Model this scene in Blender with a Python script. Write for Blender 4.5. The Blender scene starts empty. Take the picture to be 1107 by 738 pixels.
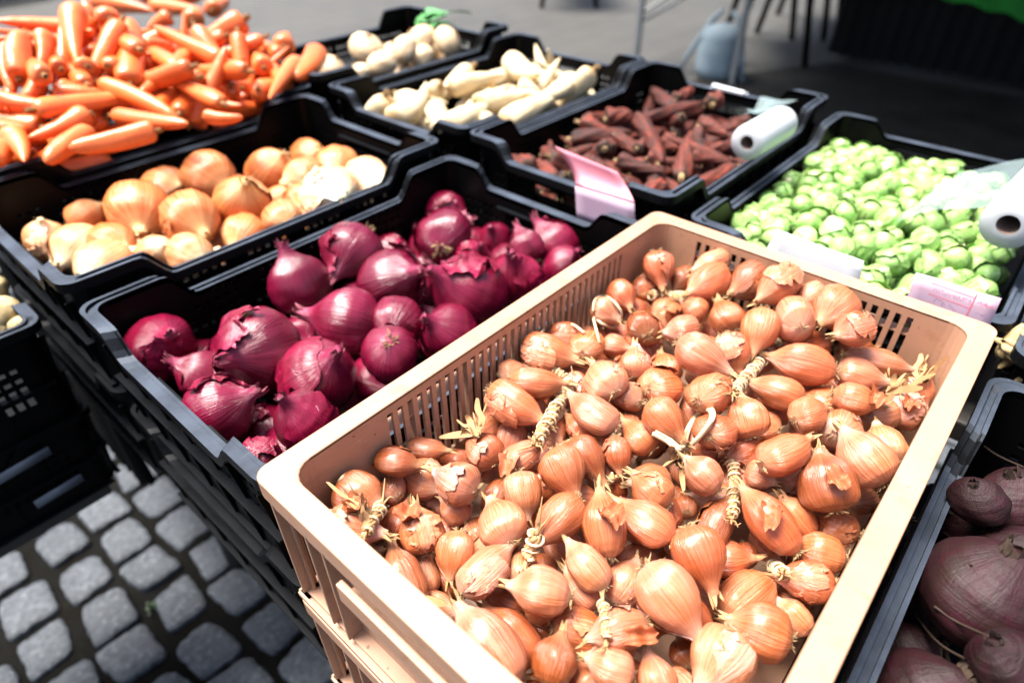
import bpy, bmesh, math, random
from mathutils import Vector, Matrix, Quaternion
R = math.radians
G = 0.95                       # height of the shallot crate's rim above the ground
S = bpy.context.scene
COL = S.collection
random.seed(11)

# ------------------------------------------------------------------ camera, sky, sun, exposure
cam_d = bpy.data.cameras.new('camera'); cam = bpy.data.objects.new('camera', cam_d); COL.objects.link(cam)
S.camera = cam
cam_d.sensor_width = 36; cam_d.lens = 22.59; cam_d.clip_start = 0.02; cam_d.clip_end = 400
right = Vector((0.66092065, -0.75043614, -0.00543057)); down = Vector((-0.46461786, -0.40349194, -0.78824140)); fwd = Vector((0.58933364, 0.52348816, -0.61534219))
M = Matrix((right, -down, -fwd)).transposed().to_4x4(); M.translation = Vector((-0.1125161, -0.37519849, 0.38961714 + G))
cam.matrix_world = M
cam_d.dof.use_dof = True; cam_d.dof.focus_distance = 0.56; cam_d.dof.aperture_fstop = 3.0; cam_d.dof.aperture_blades = 7

SUN_EL, SUN_AZ = 70, 112       # azimuth of the direction the light comes from, measured from +x towards +y
w = bpy.data.worlds.new('World'); S.world = w; w.use_nodes = True
nt = w.node_tree; nt.nodes.clear()
out = nt.nodes.new('ShaderNodeOutputWorld'); bg = nt.nodes.new('ShaderNodeBackground'); sky = nt.nodes.new('ShaderNodeTexSky')
sky.sky_type = 'NISHITA'; sky.sun_disc = False; sky.sun_elevation = R(SUN_EL); sky.sun_rotation = R(90 - SUN_AZ)
sky.air_density = 1.0; sky.dust_density = 5.0; sky.ozone_density = 1.0; sky.altitude = 50
bg.inputs[1].default_value = 0.05
nt.links.new(sky.outputs[0], bg.inputs[0]); nt.links.new(bg.outputs[0], out.inputs[0])
sd = bpy.data.lights.new('sun', 'SUN'); sun = bpy.data.objects.new('sun', sd); COL.objects.link(sun)
sd.energy = 2.2; sd.angle = R(30); sd.color = (1.0, 0.97, 0.92)
sdir = Vector((math.cos(R(SUN_EL)) * math.cos(R(SUN_AZ)), math.cos(R(SUN_EL)) * math.sin(R(SUN_AZ)), math.sin(R(SUN_EL))))
sun.rotation_euler = sdir.to_track_quat('Z', 'Y').to_euler(); sun.location = sdir * 20
S.view_settings.view_transform = 'Standard'; S.view_settings.look = 'None'; S.view_settings.gamma = 1; S.view_settings.use_curve_mapping = False
S.view_settings.exposure = 2.8
S.render.engine = 'CYCLES'
S.cycles.use_denoising = True
S.cycles.max_bounces = 8

# ------------------------------------------------------------------ object helpers
def tag(o, label=None, cat=None, group=None, kind=None):
    if label: o['label'] = label
    if cat: o['category'] = cat
    if group: o['group'] = group
    if kind: o['kind'] = kind
    return o
def empty(name, loc, label, cat, group=None, rz=0):
    o = bpy.data.objects.new(name, None); COL.objects.link(o); o.empty_display_size = .05
    o.location = loc; o.rotation_euler = (0, 0, rz)
    return tag(o, label, cat, group)
def copy_tree(o, parent=None):
    c = o.copy(); COL.objects.link(c); c.parent = parent
    for ch in list(o.children): copy_tree(ch, c)
    return c

class MB:
    """collects shapes into one mesh"""
    def __init__(s): s.v = []; s.f = []; s.c = []; s.sm = []
    def add(s, vs, fs, cs=None, smooth=True):
        n = len(s.v); s.v += [tuple(v) for v in vs]; s.f += [tuple(i + n for i in f) for f in fs]
        s.c += (list(cs) if cs else [(0, 0, 0)] * len(vs)); s.sm += [smooth] * len(fs)
    def box(s, a, b, m=None):
        x0, y0, z0 = a; x1, y1, z1 = b
        vs = [Vector(p) for p in ((x0,y0,z0),(x1,y0,z0),(x1,y1,z0),(x0,y1,z0),(x0,y0,z1),(x1,y0,z1),(x1,y1,z1),(x0,y1,z1))]
        if m: vs = [m @ v for v in vs]
        s.add(vs, [(0,3,2,1),(4,5,6,7),(0,1,5,4),(1,2,6,5),(2,3,7,6),(3,0,4,7)], smooth=False)
    def prism(s, poly, z0, z1, m=None):
        n = len(poly); vs = [Vector((p[0], p[1], z0)) for p in poly] + [Vector((p[0], p[1], z1)) for p in poly]
        if m: vs = [m @ v for v in vs]
        s.add(vs, [tuple(reversed(range(n))), tuple(range(n, 2*n))] + [(i, (i+1) % n, (i+1) % n + n, i + n) for i in range(n)], smooth=False)
    def tube(s, pts, rad, seg=6, cap=True):
        pts = [Vector(p) for p in pts]; n = len(pts)
        rads = rad if isinstance(rad, (list, tuple)) else [rad] * n
        t0 = (pts[1] - pts[0]).normalized(); up = t0.orthogonal().normalized(); vs = []; cs = []
        for i, p in enumerate(pts):
            t = (pts[min(i+1, n-1)] - pts[max(i-1, 0)])
            t = t.normalized() if t.length > 1e-9 else t0
            up = (up - t * up.dot(t)); up = up.normalized() if up.length > 1e-6 else t.orthogonal().normalized()
            b = t.cross(up)
            for k in range(seg):
                a = 2 * math.pi * k / seg
                vs.append(p + (up * math.cos(a) + b * math.sin(a)) * rads[i]); cs.append((math.cos(a), math.sin(a), i / max(n-1, 1)))
        fs = [(i*seg+k, i*seg+(k+1) % seg, (i+1)*seg+(k+1) % seg, (i+1)*seg+k) for i in range(n-1) for k in range(seg)]
        if cap: fs += [tuple(reversed(range(seg))), tuple(range((n-1)*seg, n*seg))]
        s.add(vs, fs, cs)
    def ribbon(s, pts, wid, side):
        """a thin dry strip"""
        n = len(pts); vs = []; cs = []
        for i, p in enumerate(pts):
            ww = wid[i] if isinstance(wid, (list, tuple)) else wid
            p = Vector(p); sd_ = Vector(side)
            vs += [p - sd_ * ww, p + sd_ * ww]; cs += [(-1, 0, i/(n-1)), (1, 0, i/(n-1))]
        s.add(vs, [(2*i, 2*i+1, 2*i+3, 2*i+2) for i in range(n-1)], cs)
    def mesh(s, name):
        me = bpy.data.meshes.new(name); me.from_pydata(s.v, [], s.f); me.update()
        at = me.attributes.new('co', 'FLOAT_VECTOR', 'POINT')
        at.data.foreach_set('vector', [q for c in s.c for q in c])
        me.polygons.foreach_set('use_smooth', s.sm)
        return me
    def build(s, name, mat, parent=None, bevel=0):
        me = s.mesh(name); me.materials.append(mat)
        o = bpy.data.objects.new(name, me); COL.objects.link(o); o.parent = parent
        if bevel:
            b = o.modifiers.new('bevel', 'BEVEL'); b.width = bevel; b.segments = 2; b.limit_method = 'ANGLE'; b.angle_limit = R(40)
        return o

# ------------------------------------------------------------------ materials
class NT:
    def __init__(s, name):
        s.m = bpy.data.materials.new(name); s.m.use_nodes = True; s.t = s.m.node_tree
        s.p = s.t.nodes['Principled BSDF']
    def n(s, typ, **kw):
        x = s.t.nodes.new(typ)
        for k, v in kw.items():
            if k.startswith('i_'): x.inputs[k[2:]].default_value = v
            else: setattr(x, k, v)
        return x
    def l(s, a, b): s.t.links.new(a, b)
    def set(s, **kw):
        for k, v in kw.items(): s.p.inputs[k.replace('_', ' ')].default_value = v
        return s
    def ramp(s, src, stops, interp='LINEAR'):
        r = s.n('ShaderNodeValToRGB'); e = r.color_ramp.elements; r.color_ramp.interpolation = interp
        while len(e) < len(stops): e.new(0.5)
        for el, (p, c) in zip(e, stops):
            el.position = p; el.color = (*c, 1) if len(c) == 3 else c
        s.l(src, r.inputs[0]); return r.outputs[0]
    def mix(s, fac, a, b, mode='MIX'):
        x = s.n('ShaderNodeMix', data_type='RGBA', blend_type=mode)
        for i, v in ((0, fac), (6, a), (7, b)):
            if isinstance(v, (int, float)): x.inputs[i].default_value = v
            elif isinstance(v, tuple): x.inputs[i].default_value = (*v, 1)
            else: s.l(v, x.inputs[i])
        return x.outputs[2]
    def noise(s, vec, scale, detail=4, rough=.55, w=None, dist=0):
        x = s.n('ShaderNodeTexNoise'); x.inputs['Scale'].default_value = scale; x.inputs['Detail'].default_value = detail
        x.inputs['Roughness'].default_value = rough; x.inputs['Distortion'].default_value = dist
        if w is not None: x.noise_dimensions = '4D'; s.l(w, x.inputs['W'])
        s.l(vec, x.inputs['Vector']); return x.outputs[0]
    def mapv(s, vec, sc):
        x = s.n('ShaderNodeMapping'); x.inputs['Scale'].default_value = sc; s.l(vec, x.inputs[0]); return x.outputs[0]
    def bump(s, h, strength, dist=.001):
        b = s.n('ShaderNodeBump'); b.inputs['Strength'].default_value = strength; b.inputs['Distance'].default_value = dist
        s.l(h, b.inputs['Height']); s.l(b.outputs[0], s.p.inputs['Normal']); return b
    def math(s, op, a, b=None):
        x = s.n('ShaderNodeMath', operation=op)
        for i, v in enumerate((a, b)):
            if v is None: continue
            if isinstance(v, (int, float)): x.inputs[i].default_value = v
            else: s.l(v, x.inputs[i])
        return x.outputs[0]

def m_skin(name, base, alt, dark, pale, rough=.36, vein=.5, papery=.3, coat=0., sss=0.):
    """onion skin: streaks along the bulb's axis, blotches, pale papery areas"""
    t = NT(name); co = t.n('ShaderNodeAttribute', attribute_name='co').outputs['Vector']
    oi = t.n('ShaderNodeObjectInfo'); rnd = t.math('MULTIPLY', oi.outputs['Random'], 37.0)
    big = t.noise(t.mapv(co, (1.1, 1.1, .8)), 1.3, 3, .5, rnd)
    streak = t.noise(t.mapv(co, (9, 9, .55)), 1.6, 5, .62, rnd)
    fine = t.noise(t.mapv(co, (20, 20, .7)), 2.2, 3, .6, rnd)
    c = t.mix(t.ramp(big, [(.32, (0, 0, 0)), (.68, (1, 1, 1))]), base, alt)
    c = t.mix(t.ramp(streak, [(.38, (0, 0, 0)), (.72, (papery, papery, papery))]), c, pale)
    r2 = t.math('FRACT', t.math('MULTIPLY', oi.outputs['Random'], 91.7)); r2 = t.math('ADD', .25, r2)
    c = t.mix(t.math('MULTIPLY', r2, t.ramp(streak, [(.22, (.75 * vein,) * 3), (.46, (0, 0, 0))])), c, dark)
    c = t.mix(t.math('MULTIPLY', r2, t.ramp(fine, [(.30, (vein,) * 3), (.42, (0, 0, 0))])), c, dark)
    sep = t.n('ShaderNodeSeparateXYZ'); t.l(co, sep.inputs[0])
    c = t.mix(t.ramp(sep.outputs[2], [(0, (.75,) * 3), (.09, (.12,) * 3), (.2, (0, 0, 0)), (.74, (0, 0, 0)), (.93, (.85,) * 3)]), c, pale)
    blot = t.noise(co, 2.6, 6, .7, rnd)
    c = t.mix(t.ramp(blot, [(.64, (0, 0, 0)), (.74, (.55,) * 3)]), c, dark)
    c = t.mix(1.0, c, oi.outputs['Color'], 'MULTIPLY')
    t.l(c, t.p.inputs['Base Color'])
    rr = t.ramp(streak, [(.3, (rough * .8,) * 3), (.7, (rough * 1.45,) * 3)]); t.l(rr, t.p.inputs['Roughness'])
    wr = t.noise(t.mapv(co, (3.2, 3.2, 1.1)), 1.8, 5, .62, rnd, .6)
    h = t.mix(.45, t.mix(.4, streak, fine), wr); t.bump(h, .75, .004)
    t.set(Coat_Weight=coat, Coat_Roughness=.25)
    if sss: t.set(Subsurface_Weight=sss, Subsurface_Radius=(.012, .005, .002), Subsurface_Scale=.5)
    return t.m
def m_root(name, base, alt, dark, rough=.5, ring=.5, dirt=0., dirt_c=(.05, .03, .02), crown=(.12, .14, .03), spec=.5):
    """carrot, parsnip: rings across the axis, dirt"""
    t = NT(name); co = t.n('ShaderNodeAttribute', attribute_name='co').outputs['Vector']
    oi = t.n('ShaderNodeObjectInfo'); rnd = t.math('MULTIPLY', oi.outputs['Random'], 37.0)
    big = t.noise(co, 1.2, 3, .5, rnd); rings = t.noise(t.mapv(co, (.9, .9, 22)), 1.5, 4, .6, rnd)
    c = t.mix(t.ramp(big, [(.35, (0, 0, 0)), (.65, (1, 1, 1))]), base, alt)
    c = t.mix(t.ramp(rings, [(.28, (ring,) * 3), (.44, (0, 0, 0))]), c, dark)
    if dirt:
        d = t.noise(t.mapv(co, (1.5, 1.5, 5)), 1.6, 6, .68, rnd)
        c = t.mix(t.ramp(d, [(.36, (0, 0, 0)), (.62, (dirt,) * 3)]), c, dirt_c)
    sep = t.n('ShaderNodeSeparateXYZ'); t.l(co, sep.inputs[0])
    c = t.mix(t.ramp(sep.outputs[2], [(0, (.8,) * 3), (.02, (.55,) * 3), (.045, (0, 0, 0))]), c, crown)
    c = t.mix(1.0, c, oi.outputs['Color'], 'MULTIPLY')
    t.l(c, t.p.inputs['Base Color']); t.set(Roughness=rough, Specular_IOR_Level=spec); t.bump(t.mix(.6, rings, t.noise(co, 7, 6, .7, rnd)) if dirt else rings, .7 if dirt else .4, .003 if dirt else .002)
    return t.m
def m_plain(name, col, rough=.5, var=.15, scale=40, bump=.15, spec=.5, speck=None, dist=.0008, obj=True):
    t = NT(name); tc = t.n('ShaderNodeTexCoord').outputs['Object']
    n1 = t.noise(tc, scale, 5, .6); n2 = t.noise(tc, scale * .17, 3, .5)
    lo = tuple(max(0, x * (1 - var)) for x in col); hi = tuple(min(1, x * (1 + var)) for x in col)
    c = t.mix(t.ramp(n2, [(.3, (0, 0, 0)), (.7, (1, 1, 1))]), lo, hi)
    c = t.mix(t.ramp(n1, [(.35, (.35,) * 3), (.5, (0, 0, 0))]), c, tuple(x * (1 - 1.6 * var) if var < .6 else x * .3 for x in col))
    if speck:
        n3 = t.noise(tc, scale * 2.2, 2, .5)
        c = t.mix(t.ramp(n3, [(.70, (0, 0, 0)), (.74, (1, 1, 1))]), c, speck)
    t.l(c, t.p.inputs['Base Color']); t.set(Specular_IOR_Level=spec)
    t.l(t.ramp(n2, [(.3, (rough * .85,) * 3), (.7, (min(1, rough * 1.2),) * 3)]), t.p.inputs['Roughness'])
    if bump: t.bump(n1, bump, dist)
    return t.m
def m_black_plastic(name, base=.0016, worn_sheen=.085, rough=.40):
    t = NT(name); tc = t.n('ShaderNodeTexCoord').outputs['Object']
    n1 = t.noise(tc, 90, 5, .65); n2 = t.noise(tc, 14, 4, .6); n3 = t.noise(t.mapv(tc, (30, 140, 140)), 1.5, 3, .6)
    geo = t.n('ShaderNodeNewGeometry'); sep = t.n('ShaderNodeSeparateXYZ'); t.l(geo.outputs['Normal'], sep.inputs[0])
    up = t.ramp(sep.outputs[2], [(.5, (0, 0, 0)), (.9, (1, 1, 1))])     # upward faces: dust and scuffs, with bluish sky sheen painted in
    d = t.math('MULTIPLY', up, t.ramp(n2, [(.3, (.35,) * 3), (.65, (1, 1, 1))]))
    c = t.mix(d, (base, base, base * 1.1), (worn_sheen * .80, worn_sheen * .98, worn_sheen * 1.3))
    c = t.mix(t.ramp(n3, [(.66, (0, 0, 0)), (.72, (.4,) * 3)]), c, (worn_sheen * 1.3,) * 3)
    t.l(c, t.p.inputs['Base Color']); t.l(t.ramp(n2, [(.3, (rough * .85,) * 3), (.7, (rough * 1.3,) * 3)]), t.p.inputs['Roughness'])
    t.bump(n1, .12, .0006); t.set(Specular_IOR_Level=.07)
    return t.m

SHALLOT = m_skin('shallot_skin', (.34, .068, .010), (.38, .092, .033), (.075, .010, .003), (.54, .24, .12), rough=.21, vein=.7, papery=.42, coat=.3)
REDSKIN = m_skin('red_onion_skin', (.085, .0012, .010), (.140, .0025, .022), (.006, .001, .002), (.24, .02, .06), rough=.19, vein=.45, papery=.14, coat=.1)
YELSKIN = m_skin('yellow_onion_skin', (.42, .078, .011), (.46, .12, .030), (.22, .055, .014), (.66, .38, .15), rough=.27, vein=.45, papery=.4)
DRY = m_plain('dry_husk', (.36, .21, .095), .7, .3, 60, .3, spec=.25)
DRYRED = m_plain('dry_red_husk', (.17, .035, .05), .6, .45, 60, .3, spec=.3)
ROOTS = m_plain('dry_rootlets', (.30, .20, .10), .8, .35, 80, .2, spec=.2)
DARKROOT = m_plain('dark_rootlets', (.035, .022, .015), .8, .3, 80, .2, spec=.2)
RAFFIA = m_plain('raffia', (.55, .42, .26), .65, .2, 200, .4, spec=.25)
CARROT = m_root('carrot_flesh', (.62, .100, .014), (.68, .150, .034), (.36, .045, .005), .34, .3, crown=(.40, .10, .02))
DIRTYC = m_root('dirty_carrot', (.16, .022, .008), (.08, .012, .006), (.05, .01, .006), .7, .5, .95, (.016, .008, .006), crown=(.02, .015, .008), spec=.3)
PARSNIP = m_root('parsnip_flesh', (.60, .47, .27), (.66, .55, .36), (.36, .21, .07), .6, .4, .35, (.40, .24, .07), crown=(.35, .2, .06))
TURNIP = m_root('turnip_flesh', (.50, .36, .20), (.52, .42, .27), (.6, .40, .2), .5, .15, .3, (.72, .42, .22), crown=(.5, .3, .12))
BEET = m_root('beet_skin', (.014, .0018, .0042), (.024, .0034, .0072), (.003, .001, .001), .5, .25, .7, (.0125, .0080, .0052), crown=(.12, .07, .045), spec=.25)
POTATO = m_root('potato_skin', (.42, .30, .13), (.50, .38, .18), (.25, .16, .06), .6, .0, .5, (.2, .13, .06), crown=(.42, .3, .13))
def m_tan():
    t = NT('tan_plastic'); tc = t.n('ShaderNodeTexCoord').outputs['Object']
    a = t.noise(tc, 5, 4, .6); b = t.noise(tc, 45, 5, .7); d = t.noise(t.mapv(tc, (9, 60, 60)), 2.2, 3, .6, None, .4); e = t.noise(t.mapv(tc, (70, 12, 50)), 2.0, 3, .6, None, .4); f_ = t.noise(tc, 150, 2, .5)
    c = t.mix(t.ramp(a, [(.3, (0, 0, 0)), (.7, (1, 1, 1))]), (.335, .182, .108), (.385, .218, .138))
    c = t.mix(t.ramp(b, [(.32, (.55,) * 3), (.46, (0, 0, 0))]), c, (.24, .125, .07))
    c = t.mix(t.ramp(d, [(.68, (0, 0, 0)), (.74, (.6,) * 3)]), c, (.46, .30, .22))
    c = t.mix(t.ramp(e, [(.68, (0, 0, 0)), (.75, (.55,) * 3)]), c, (.20, .105, .06))
    c = t.mix(t.ramp(f_, [(.70, (0, 0, 0)), (.75, (.8,) * 3)]), c, (.13, .07, .04))
    t.l(c, t.p.inputs['Base Color']); t.l(t.ramp(a, [(.3, (.36,) * 3), (.7, (.55,) * 3)]), t.p.inputs['Roughness']); t.set(Specular_IOR_Level=.45); t.bump(b, .12, .0008)
    return t.m
TAN = m_tan()
BLACK = m_black_plastic('black_plastic', worn_sheen=.004)
RIM = m_black_plastic('scuffed_sheen_rim', base=.004, worn_sheen=.060)
PINKCARD = m_plain('pink_card', (.55, .20, .25), .6, .04, 60, .05)
LILAC = m_plain('lilac_card', (.42, .30, .38), .6, .04, 60, .05)
GREYLABEL = m_plain('grey_label', (.10, .115, .14), .5, .1, 60, .1)
WHITE = m_plain('white_plastic', (.42, .43, .45), .4, .04, 30, .05)

def m_leaf(name, cols):
    t = NT(name); co = t.n('ShaderNodeAttribute', attribute_name='co').outputs['Vector']; oi = t.n('ShaderNodeObjectInfo')
    rnd = t.math('MULTIPLY', oi.outputs['Random'], 23.0)
    b = t.noise(co, 1.6, 3, .5, rnd); v = t.noise(t.mapv(co, (5, 5, 2)), 1.5, 3, .6, rnd)
    c = t.mix(t.ramp(b, [(.3, (0, 0, 0)), (.7, (1, 1, 1))]), cols[0], cols[1])
    c = t.mix(t.ramp(v, [(.5, (0, 0, 0)), (.75, (.6,) * 3)]), c, cols[2])
    c = t.mix(1.0, c, oi.outputs['Color'], 'MULTIPLY')
    t.l(c, t.p.inputs['Base Color']); t.set(Roughness=.42); t.bump(v, .4, .002)
    return t.m
SPROUT = m_leaf('sprout_leaf', [(.13, .30, .05), (.28, .44, .13), (.55, .62, .36)])
SPROUTCUT = m_plain('sprout_stem_cut', (.70, .66, .40), .6, .2, 60, .2)
GREENS = m_leaf('leaf_green', [(.05, .22, .05), (.10, .34, .10), (.3, .5, .25)])

# ------------------------------------------------------------------ vegetable builders (unit size: radius 1, length 1 along z)
def interp(pr, t):
    for (a, ra), (b, rb) in zip(pr, pr[1:]):
        if t <= b:
            k = (t - a) / (b - a + 1e-9); k = k * k * (3 - 2 * k) * .5 + k * .5
            return ra + (rb - ra) * k
    return pr[-1][1]
def lathe(mb, pr, seed, nt_=30, ns=36, ell=.06, lob=.03, ridge=.012, bend=.06, twist=0, nz=.03, zs=None):
    rg = random.Random(seed); ph = [rg.uniform(0, 6.28) for _ in range(8)]
    kx, ky = rg.uniform(-bend, bend), rg.uniform(-bend, bend)
    ts = zs or [.5 - .5 * math.cos(math.pi * i / nt_) for i in range(nt_ + 1)]
    vs = []; cs = []
    for t in ts:
        r0 = interp(pr, t); ox = kx * (t - .4) ** 2 * 4; oy = ky * (t - .4) ** 2 * 4
        for k in range(ns):
            a = 2 * math.pi * k / ns
            m = 1 + ell * math.cos(2 * a + ph[0]) + lob * math.cos(3 * a + ph[1] + t * 2) + ridge * (math.sin(9 * a + ph[2]) + math.sin(13 * a + ph[3] + t)) * .7
            m += nz * math.sin(5 * t + 2 * a + ph[4]) * math.sin(3.1 * a + 7 * t + ph[5])
            aa = a + twist * t
            vs.append((math.cos(aa) * r0 * m + ox, math.sin(aa) * r0 * m + oy, t - .5)); cs.append((math.cos(a), math.sin(a), t))
    n = len(ts); fs = [(i*ns+k, i*ns+(k+1) % ns, (i+1)*ns+(k+1) % ns, (i+1)*ns+k) for i in range(n-1) for k in range(ns)]
    fs += [tuple(reversed(range(ns))), tuple(range((n-1)*ns, n*ns))]
    mb.add(vs, fs, cs)
    return (kx * .36 * 4, ky * .36 * 4)
def rootlets(seed, n=26, base=.22, ln=.13, rad=.02, zlen=.07):
    mb = MB(); rg = random.Random(seed)
    for i in range(n):
        a = rg.uniform(0, 6.28); q = base * math.sqrt(rg.random()); L = ln * rg.uniform(.5, 1.4)
        x, y = math.cos(a) * q, math.sin(a) * q; sx, sy = math.cos(a) * rg.uniform(.2, 1.7), math.sin(a) * rg.uniform(.2, 1.7)
        pts = [(x, y, -.475)]
        for j in range(1, 4):
            f = j / 3; pts.append((x + sx * L * f * f * 1.3 + rg.uniform(-.03, .03), y + sy * L * f * f * 1.3 + rg.uniform(-.03, .03), -.475 - zlen * f * rg.uniform(.6, 1.2)))
        mb.tube(pts, [rad, rad * .8, rad * .7, rad * .4], 4)
    return mb
def neck(seed, off, n=9, z0=.40, zl=.22, r0=.17, spread=.35):
    """dry twisted neck: strips that leave the tip and curl apart"""
    mb = MB(); rg = random.Random(seed)
    for i in range(n):
        a = 2 * math.pi * i / n + rg.uniform(-.3, .3); L = zl * rg.uniform(.45, 1.15); sp = spread * rg.uniform(-.2, 1)
        pts = []; tw = rg.uniform(-1.6, 1.6)
        for j in range(6):
            f = j / 5; aa = a + tw * f; q = r0 * (1 - .25 * f) + sp * f * f
            pts.append((off[0] * .8 + math.cos(aa) * q, off[1] * .8 + math.sin(aa) * q, z0 + L * f))
        side = (-math.sin(a), math.cos(a), 0)
        mb.ribbon(pts, [.11, .11, .10, .075, .05, .015], side)
    return mb
def loose_skin(seed, pr, th=(0, 1.8), tr=(.25, .92), lift=.05):
    mb = MB(); rg = random.Random(seed); nu, nv = 26, 20; vs = []; cs = []
    ph = rg.uniform(0, 6)
    for i in range(nv + 1):
        for j in range(nu + 1):
            u = j / nu; v = i / nv
            ed = max(abs(u - .5) * 2, abs(v - .5) * 1.6) ** 3
            rag = .07 * math.sin(6 * u + ph) + .045 * math.sin(17 * u + 2 * ph) + .03 * math.sin(31 * u + ph)
            t = tr[0] + (tr[1] - tr[0]) * v + rag * (1 - v)
            a = th[0] + (th[1] - th[0]) * u + .22 * math.sin(5 * v + ph) + (.16 * math.sin(14 * v + ph) + .09 * math.sin(29 * v)) * (u - .5) * 2
            r = interp(pr, min(max(t, 0), 1)) * 1.03 + lift * (.35 + ed * 1.6 + .4 * math.sin(7 * a + 9 * v + ph) * ed)
            vs.append((math.cos(a) * r, math.sin(a) * r, t - .5)); cs.append((math.cos(a), math.sin(a), t))
    mb.add(vs, [(i*(nu+1)+j, i*(nu+1)+j+1, (i+1)*(nu+1)+j+1, (i+1)*(nu+1)+j) for i in range(nv) for j in range(nu)], cs)
    return mb

PROTO = {}
def keep(kind, o):
    PROTO.setdefault(kind, []).append(o)
P_SH = [[(0,.17),(.03,.40),(.08,.68),(.17,.90),(.3,1),(.45,1),(.58,.93),(.69,.78),(.78,.57),(.86,.37),(.93,.24),(1,.17)],
        [(0,.16),(.03,.42),(.09,.74),(.19,.95),(.3,1),(.44,.98),(.57,.88),(.68,.70),(.77,.50),(.86,.33),(.93,.23),(1,.19)],
        [(0,.15),(.03,.34),(.10,.66),(.22,.88),(.36,.98),(.5,1),(.63,.92),(.74,.72),(.83,.47),(.9,.28),(1,.16)],
        [(0,.20),(.03,.48),(.09,.80),(.19,.96),(.32,1),(.5,.99),(.63,.90),(.75,.70),(.84,.44),(.91,.28),(1,.2)]]
def make_bulb(kind, name, pr, seed, mat, dry, rootm, skin=None, big=1., long_neck=.27, ell=.07, lob=.035, spread=.16):
    mb = MB(); off = lathe(mb, pr, seed, ell=ell, lob=lob, bend=.10, ridge=.016, nz=.04)
    o = mb.build(name, mat)
    rootlets(seed + 1, base=.20, ln=.16 * big, rad=.016 * big).build('root_tuft', rootm, o)
    neck(seed + 2, off, n=8, z0=.40, zl=long_neck, r0=pr[-1][1] * .95, spread=spread).build('dry_neck', dry, o)
    if skin: loose_skin(seed + 3, pr, *skin).build('loose_skin', mat, o)
    keep(kind, o); return o
for i in range(8):
    make_bulb('SH', 'shallot', P_SH[i % 4], 100 + 10 * i, SHALLOT, DRY, ROOTS, [None, ((0, 2.0), (.3, .95), .05), None, ((2, 3.4), (.12, .7), .06)][(i + i // 4) % 4], ell=.05 + .015 * (i % 5), lob=.02 + .01 * (i % 3))
P_RO = [[(0,.10),(.03,.38),(.08,.68),(.17,.91),(.3,1),(.46,1),(.6,.88),(.7,.66),(.77,.42),(.84,.24),(.91,.18),(1,.14)],
        [(0,.12),(.03,.42),(.09,.75),(.18,.94),(.3,1),(.45,.99),(.59,.87),(.69,.64),(.77,.40),(.84,.25),(.91,.18),(1,.15)],
        [(0,.10),(.04,.40),(.12,.72),(.22,.92),(.34,1),(.48,.98),(.61,.84),(.71,.60),(.79,.37),(.86,.23),(1,.15)]]
for i in range(6):
    make_bulb('RO', 'red_onion', P_RO[i % 3], 300 + 10 * i, REDSKIN, DRYRED, ROOTS, [((2, 3.3), (.35, .85), .06), ((0, 1.6), (.3, .9), .07), None, ((1, 3.2), (.2, .8), .05), ((4, 5), (.35, .9), .09), ((0, 2.2), (.45, .95), .10)][i], long_neck=.17, ell=.04, lob=.03, spread=.22)
P_YO = [[(0,.12),(.03,.42),(.09,.73),(.2,.94),(.35,1.0),(.52,1.0),(.67,.9),(.79,.68),(.87,.40),(.92,.22),(1,.13)],
        [(0,.10),(.04,.44),(.12,.77),(.24,.96),(.38,1),(.54,.98),(.68,.85),(.78,.61),(.86,.36),(.92,.22),(1,.15)]]
for i in range(4):
    make_bulb('YO', 'yellow_onion', P_YO[i % 2], 500 + 10 * i, YELSKIN, DRY, ROOTS, [None, ((0, 1.4), (.4, .95), .06)][i % 2], long_neck=.16, ell=.03, lob=.02, spread=.2)
P_CA = [[(0,.0),(.001,.45),(.02,.80),(.06,.96),(.12,1),(.4,.88),(.7,.68),(.88,.48),(.96,.30),(.99,.16),(1,.03)],
        [(0,.0),(.001,.5),(.02,.84),(.06,.97),(.15,1),(.5,.93),(.8,.78),(.92,.58),(.98,.30),(1,.05)],
        [(0,.0),(.001,.4),(.02,.78),(.07,.95),(.15,1),(.35,.82),(.6,.6),(.8,.42),(.93,.25),(1,.06)]]
def make_root(kind, name, pr, seed, mat, lump=.03, bend=.5, crown=True, cmat=None, ns=20):
    mb = MB(); lathe(mb, pr, seed, 34, ns, ell=.05, lob=.02, ridge=.006, bend=bend, nz=lump)
    o = mb.build(name, mat)
    if crown:
        c = MB(); rg = random.Random(seed)
        for k in range(6):
            a = 1.05 * k; q = .20
            c.tube([(math.cos(a) * q, math.sin(a) * q, -.49), (math.cos(a) * q * 1.3, math.sin(a) * q * 1.3, -.50 - .02 * rg.uniform(.5, 1.6))], [.12, .07], 6)
        c.build('leaf_stub', cmat or GREENS, o)
    keep(kind, o)
for i in range(6): make_root('CA', 'carrot', P_CA[i % 3], 700 + i, CARROT, .03, .28, True, m_plain('carrot_stub', (.22, .09, .015), .7, .3, 60, .1))
for i in range(6): make_root('DC', 'soil_covered_carrot', P_CA[i % 3], 730 + i, DIRTYC, .24, .5, True, ROOTS)
P_PA = [[(0,.0),(.001,.4),(.03,.75),(.08,.95),(.16,1),(.3,.92),(.5,.74),(.7,.54),(.85,.36),(1,.10)],
        [(0,.0),(.001,.45),(.03,.8),(.09,.97),(.2,1),(.42,.86),(.65,.64),(.85,.40),(1,.12)]]
for i in range(4): make_root('PA', 'parsnip', P_PA[i % 2], 760 + i, PARSNIP, .06, .7, True, ROOTS)
P_TU = [(0,.06),(.02,.12),(.08,.42),(.2,.8),(.38,.98),(.52,1),(.7,.93),(.84,.74),(.93,.48),(.975,.26),(1,.20)]
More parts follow.
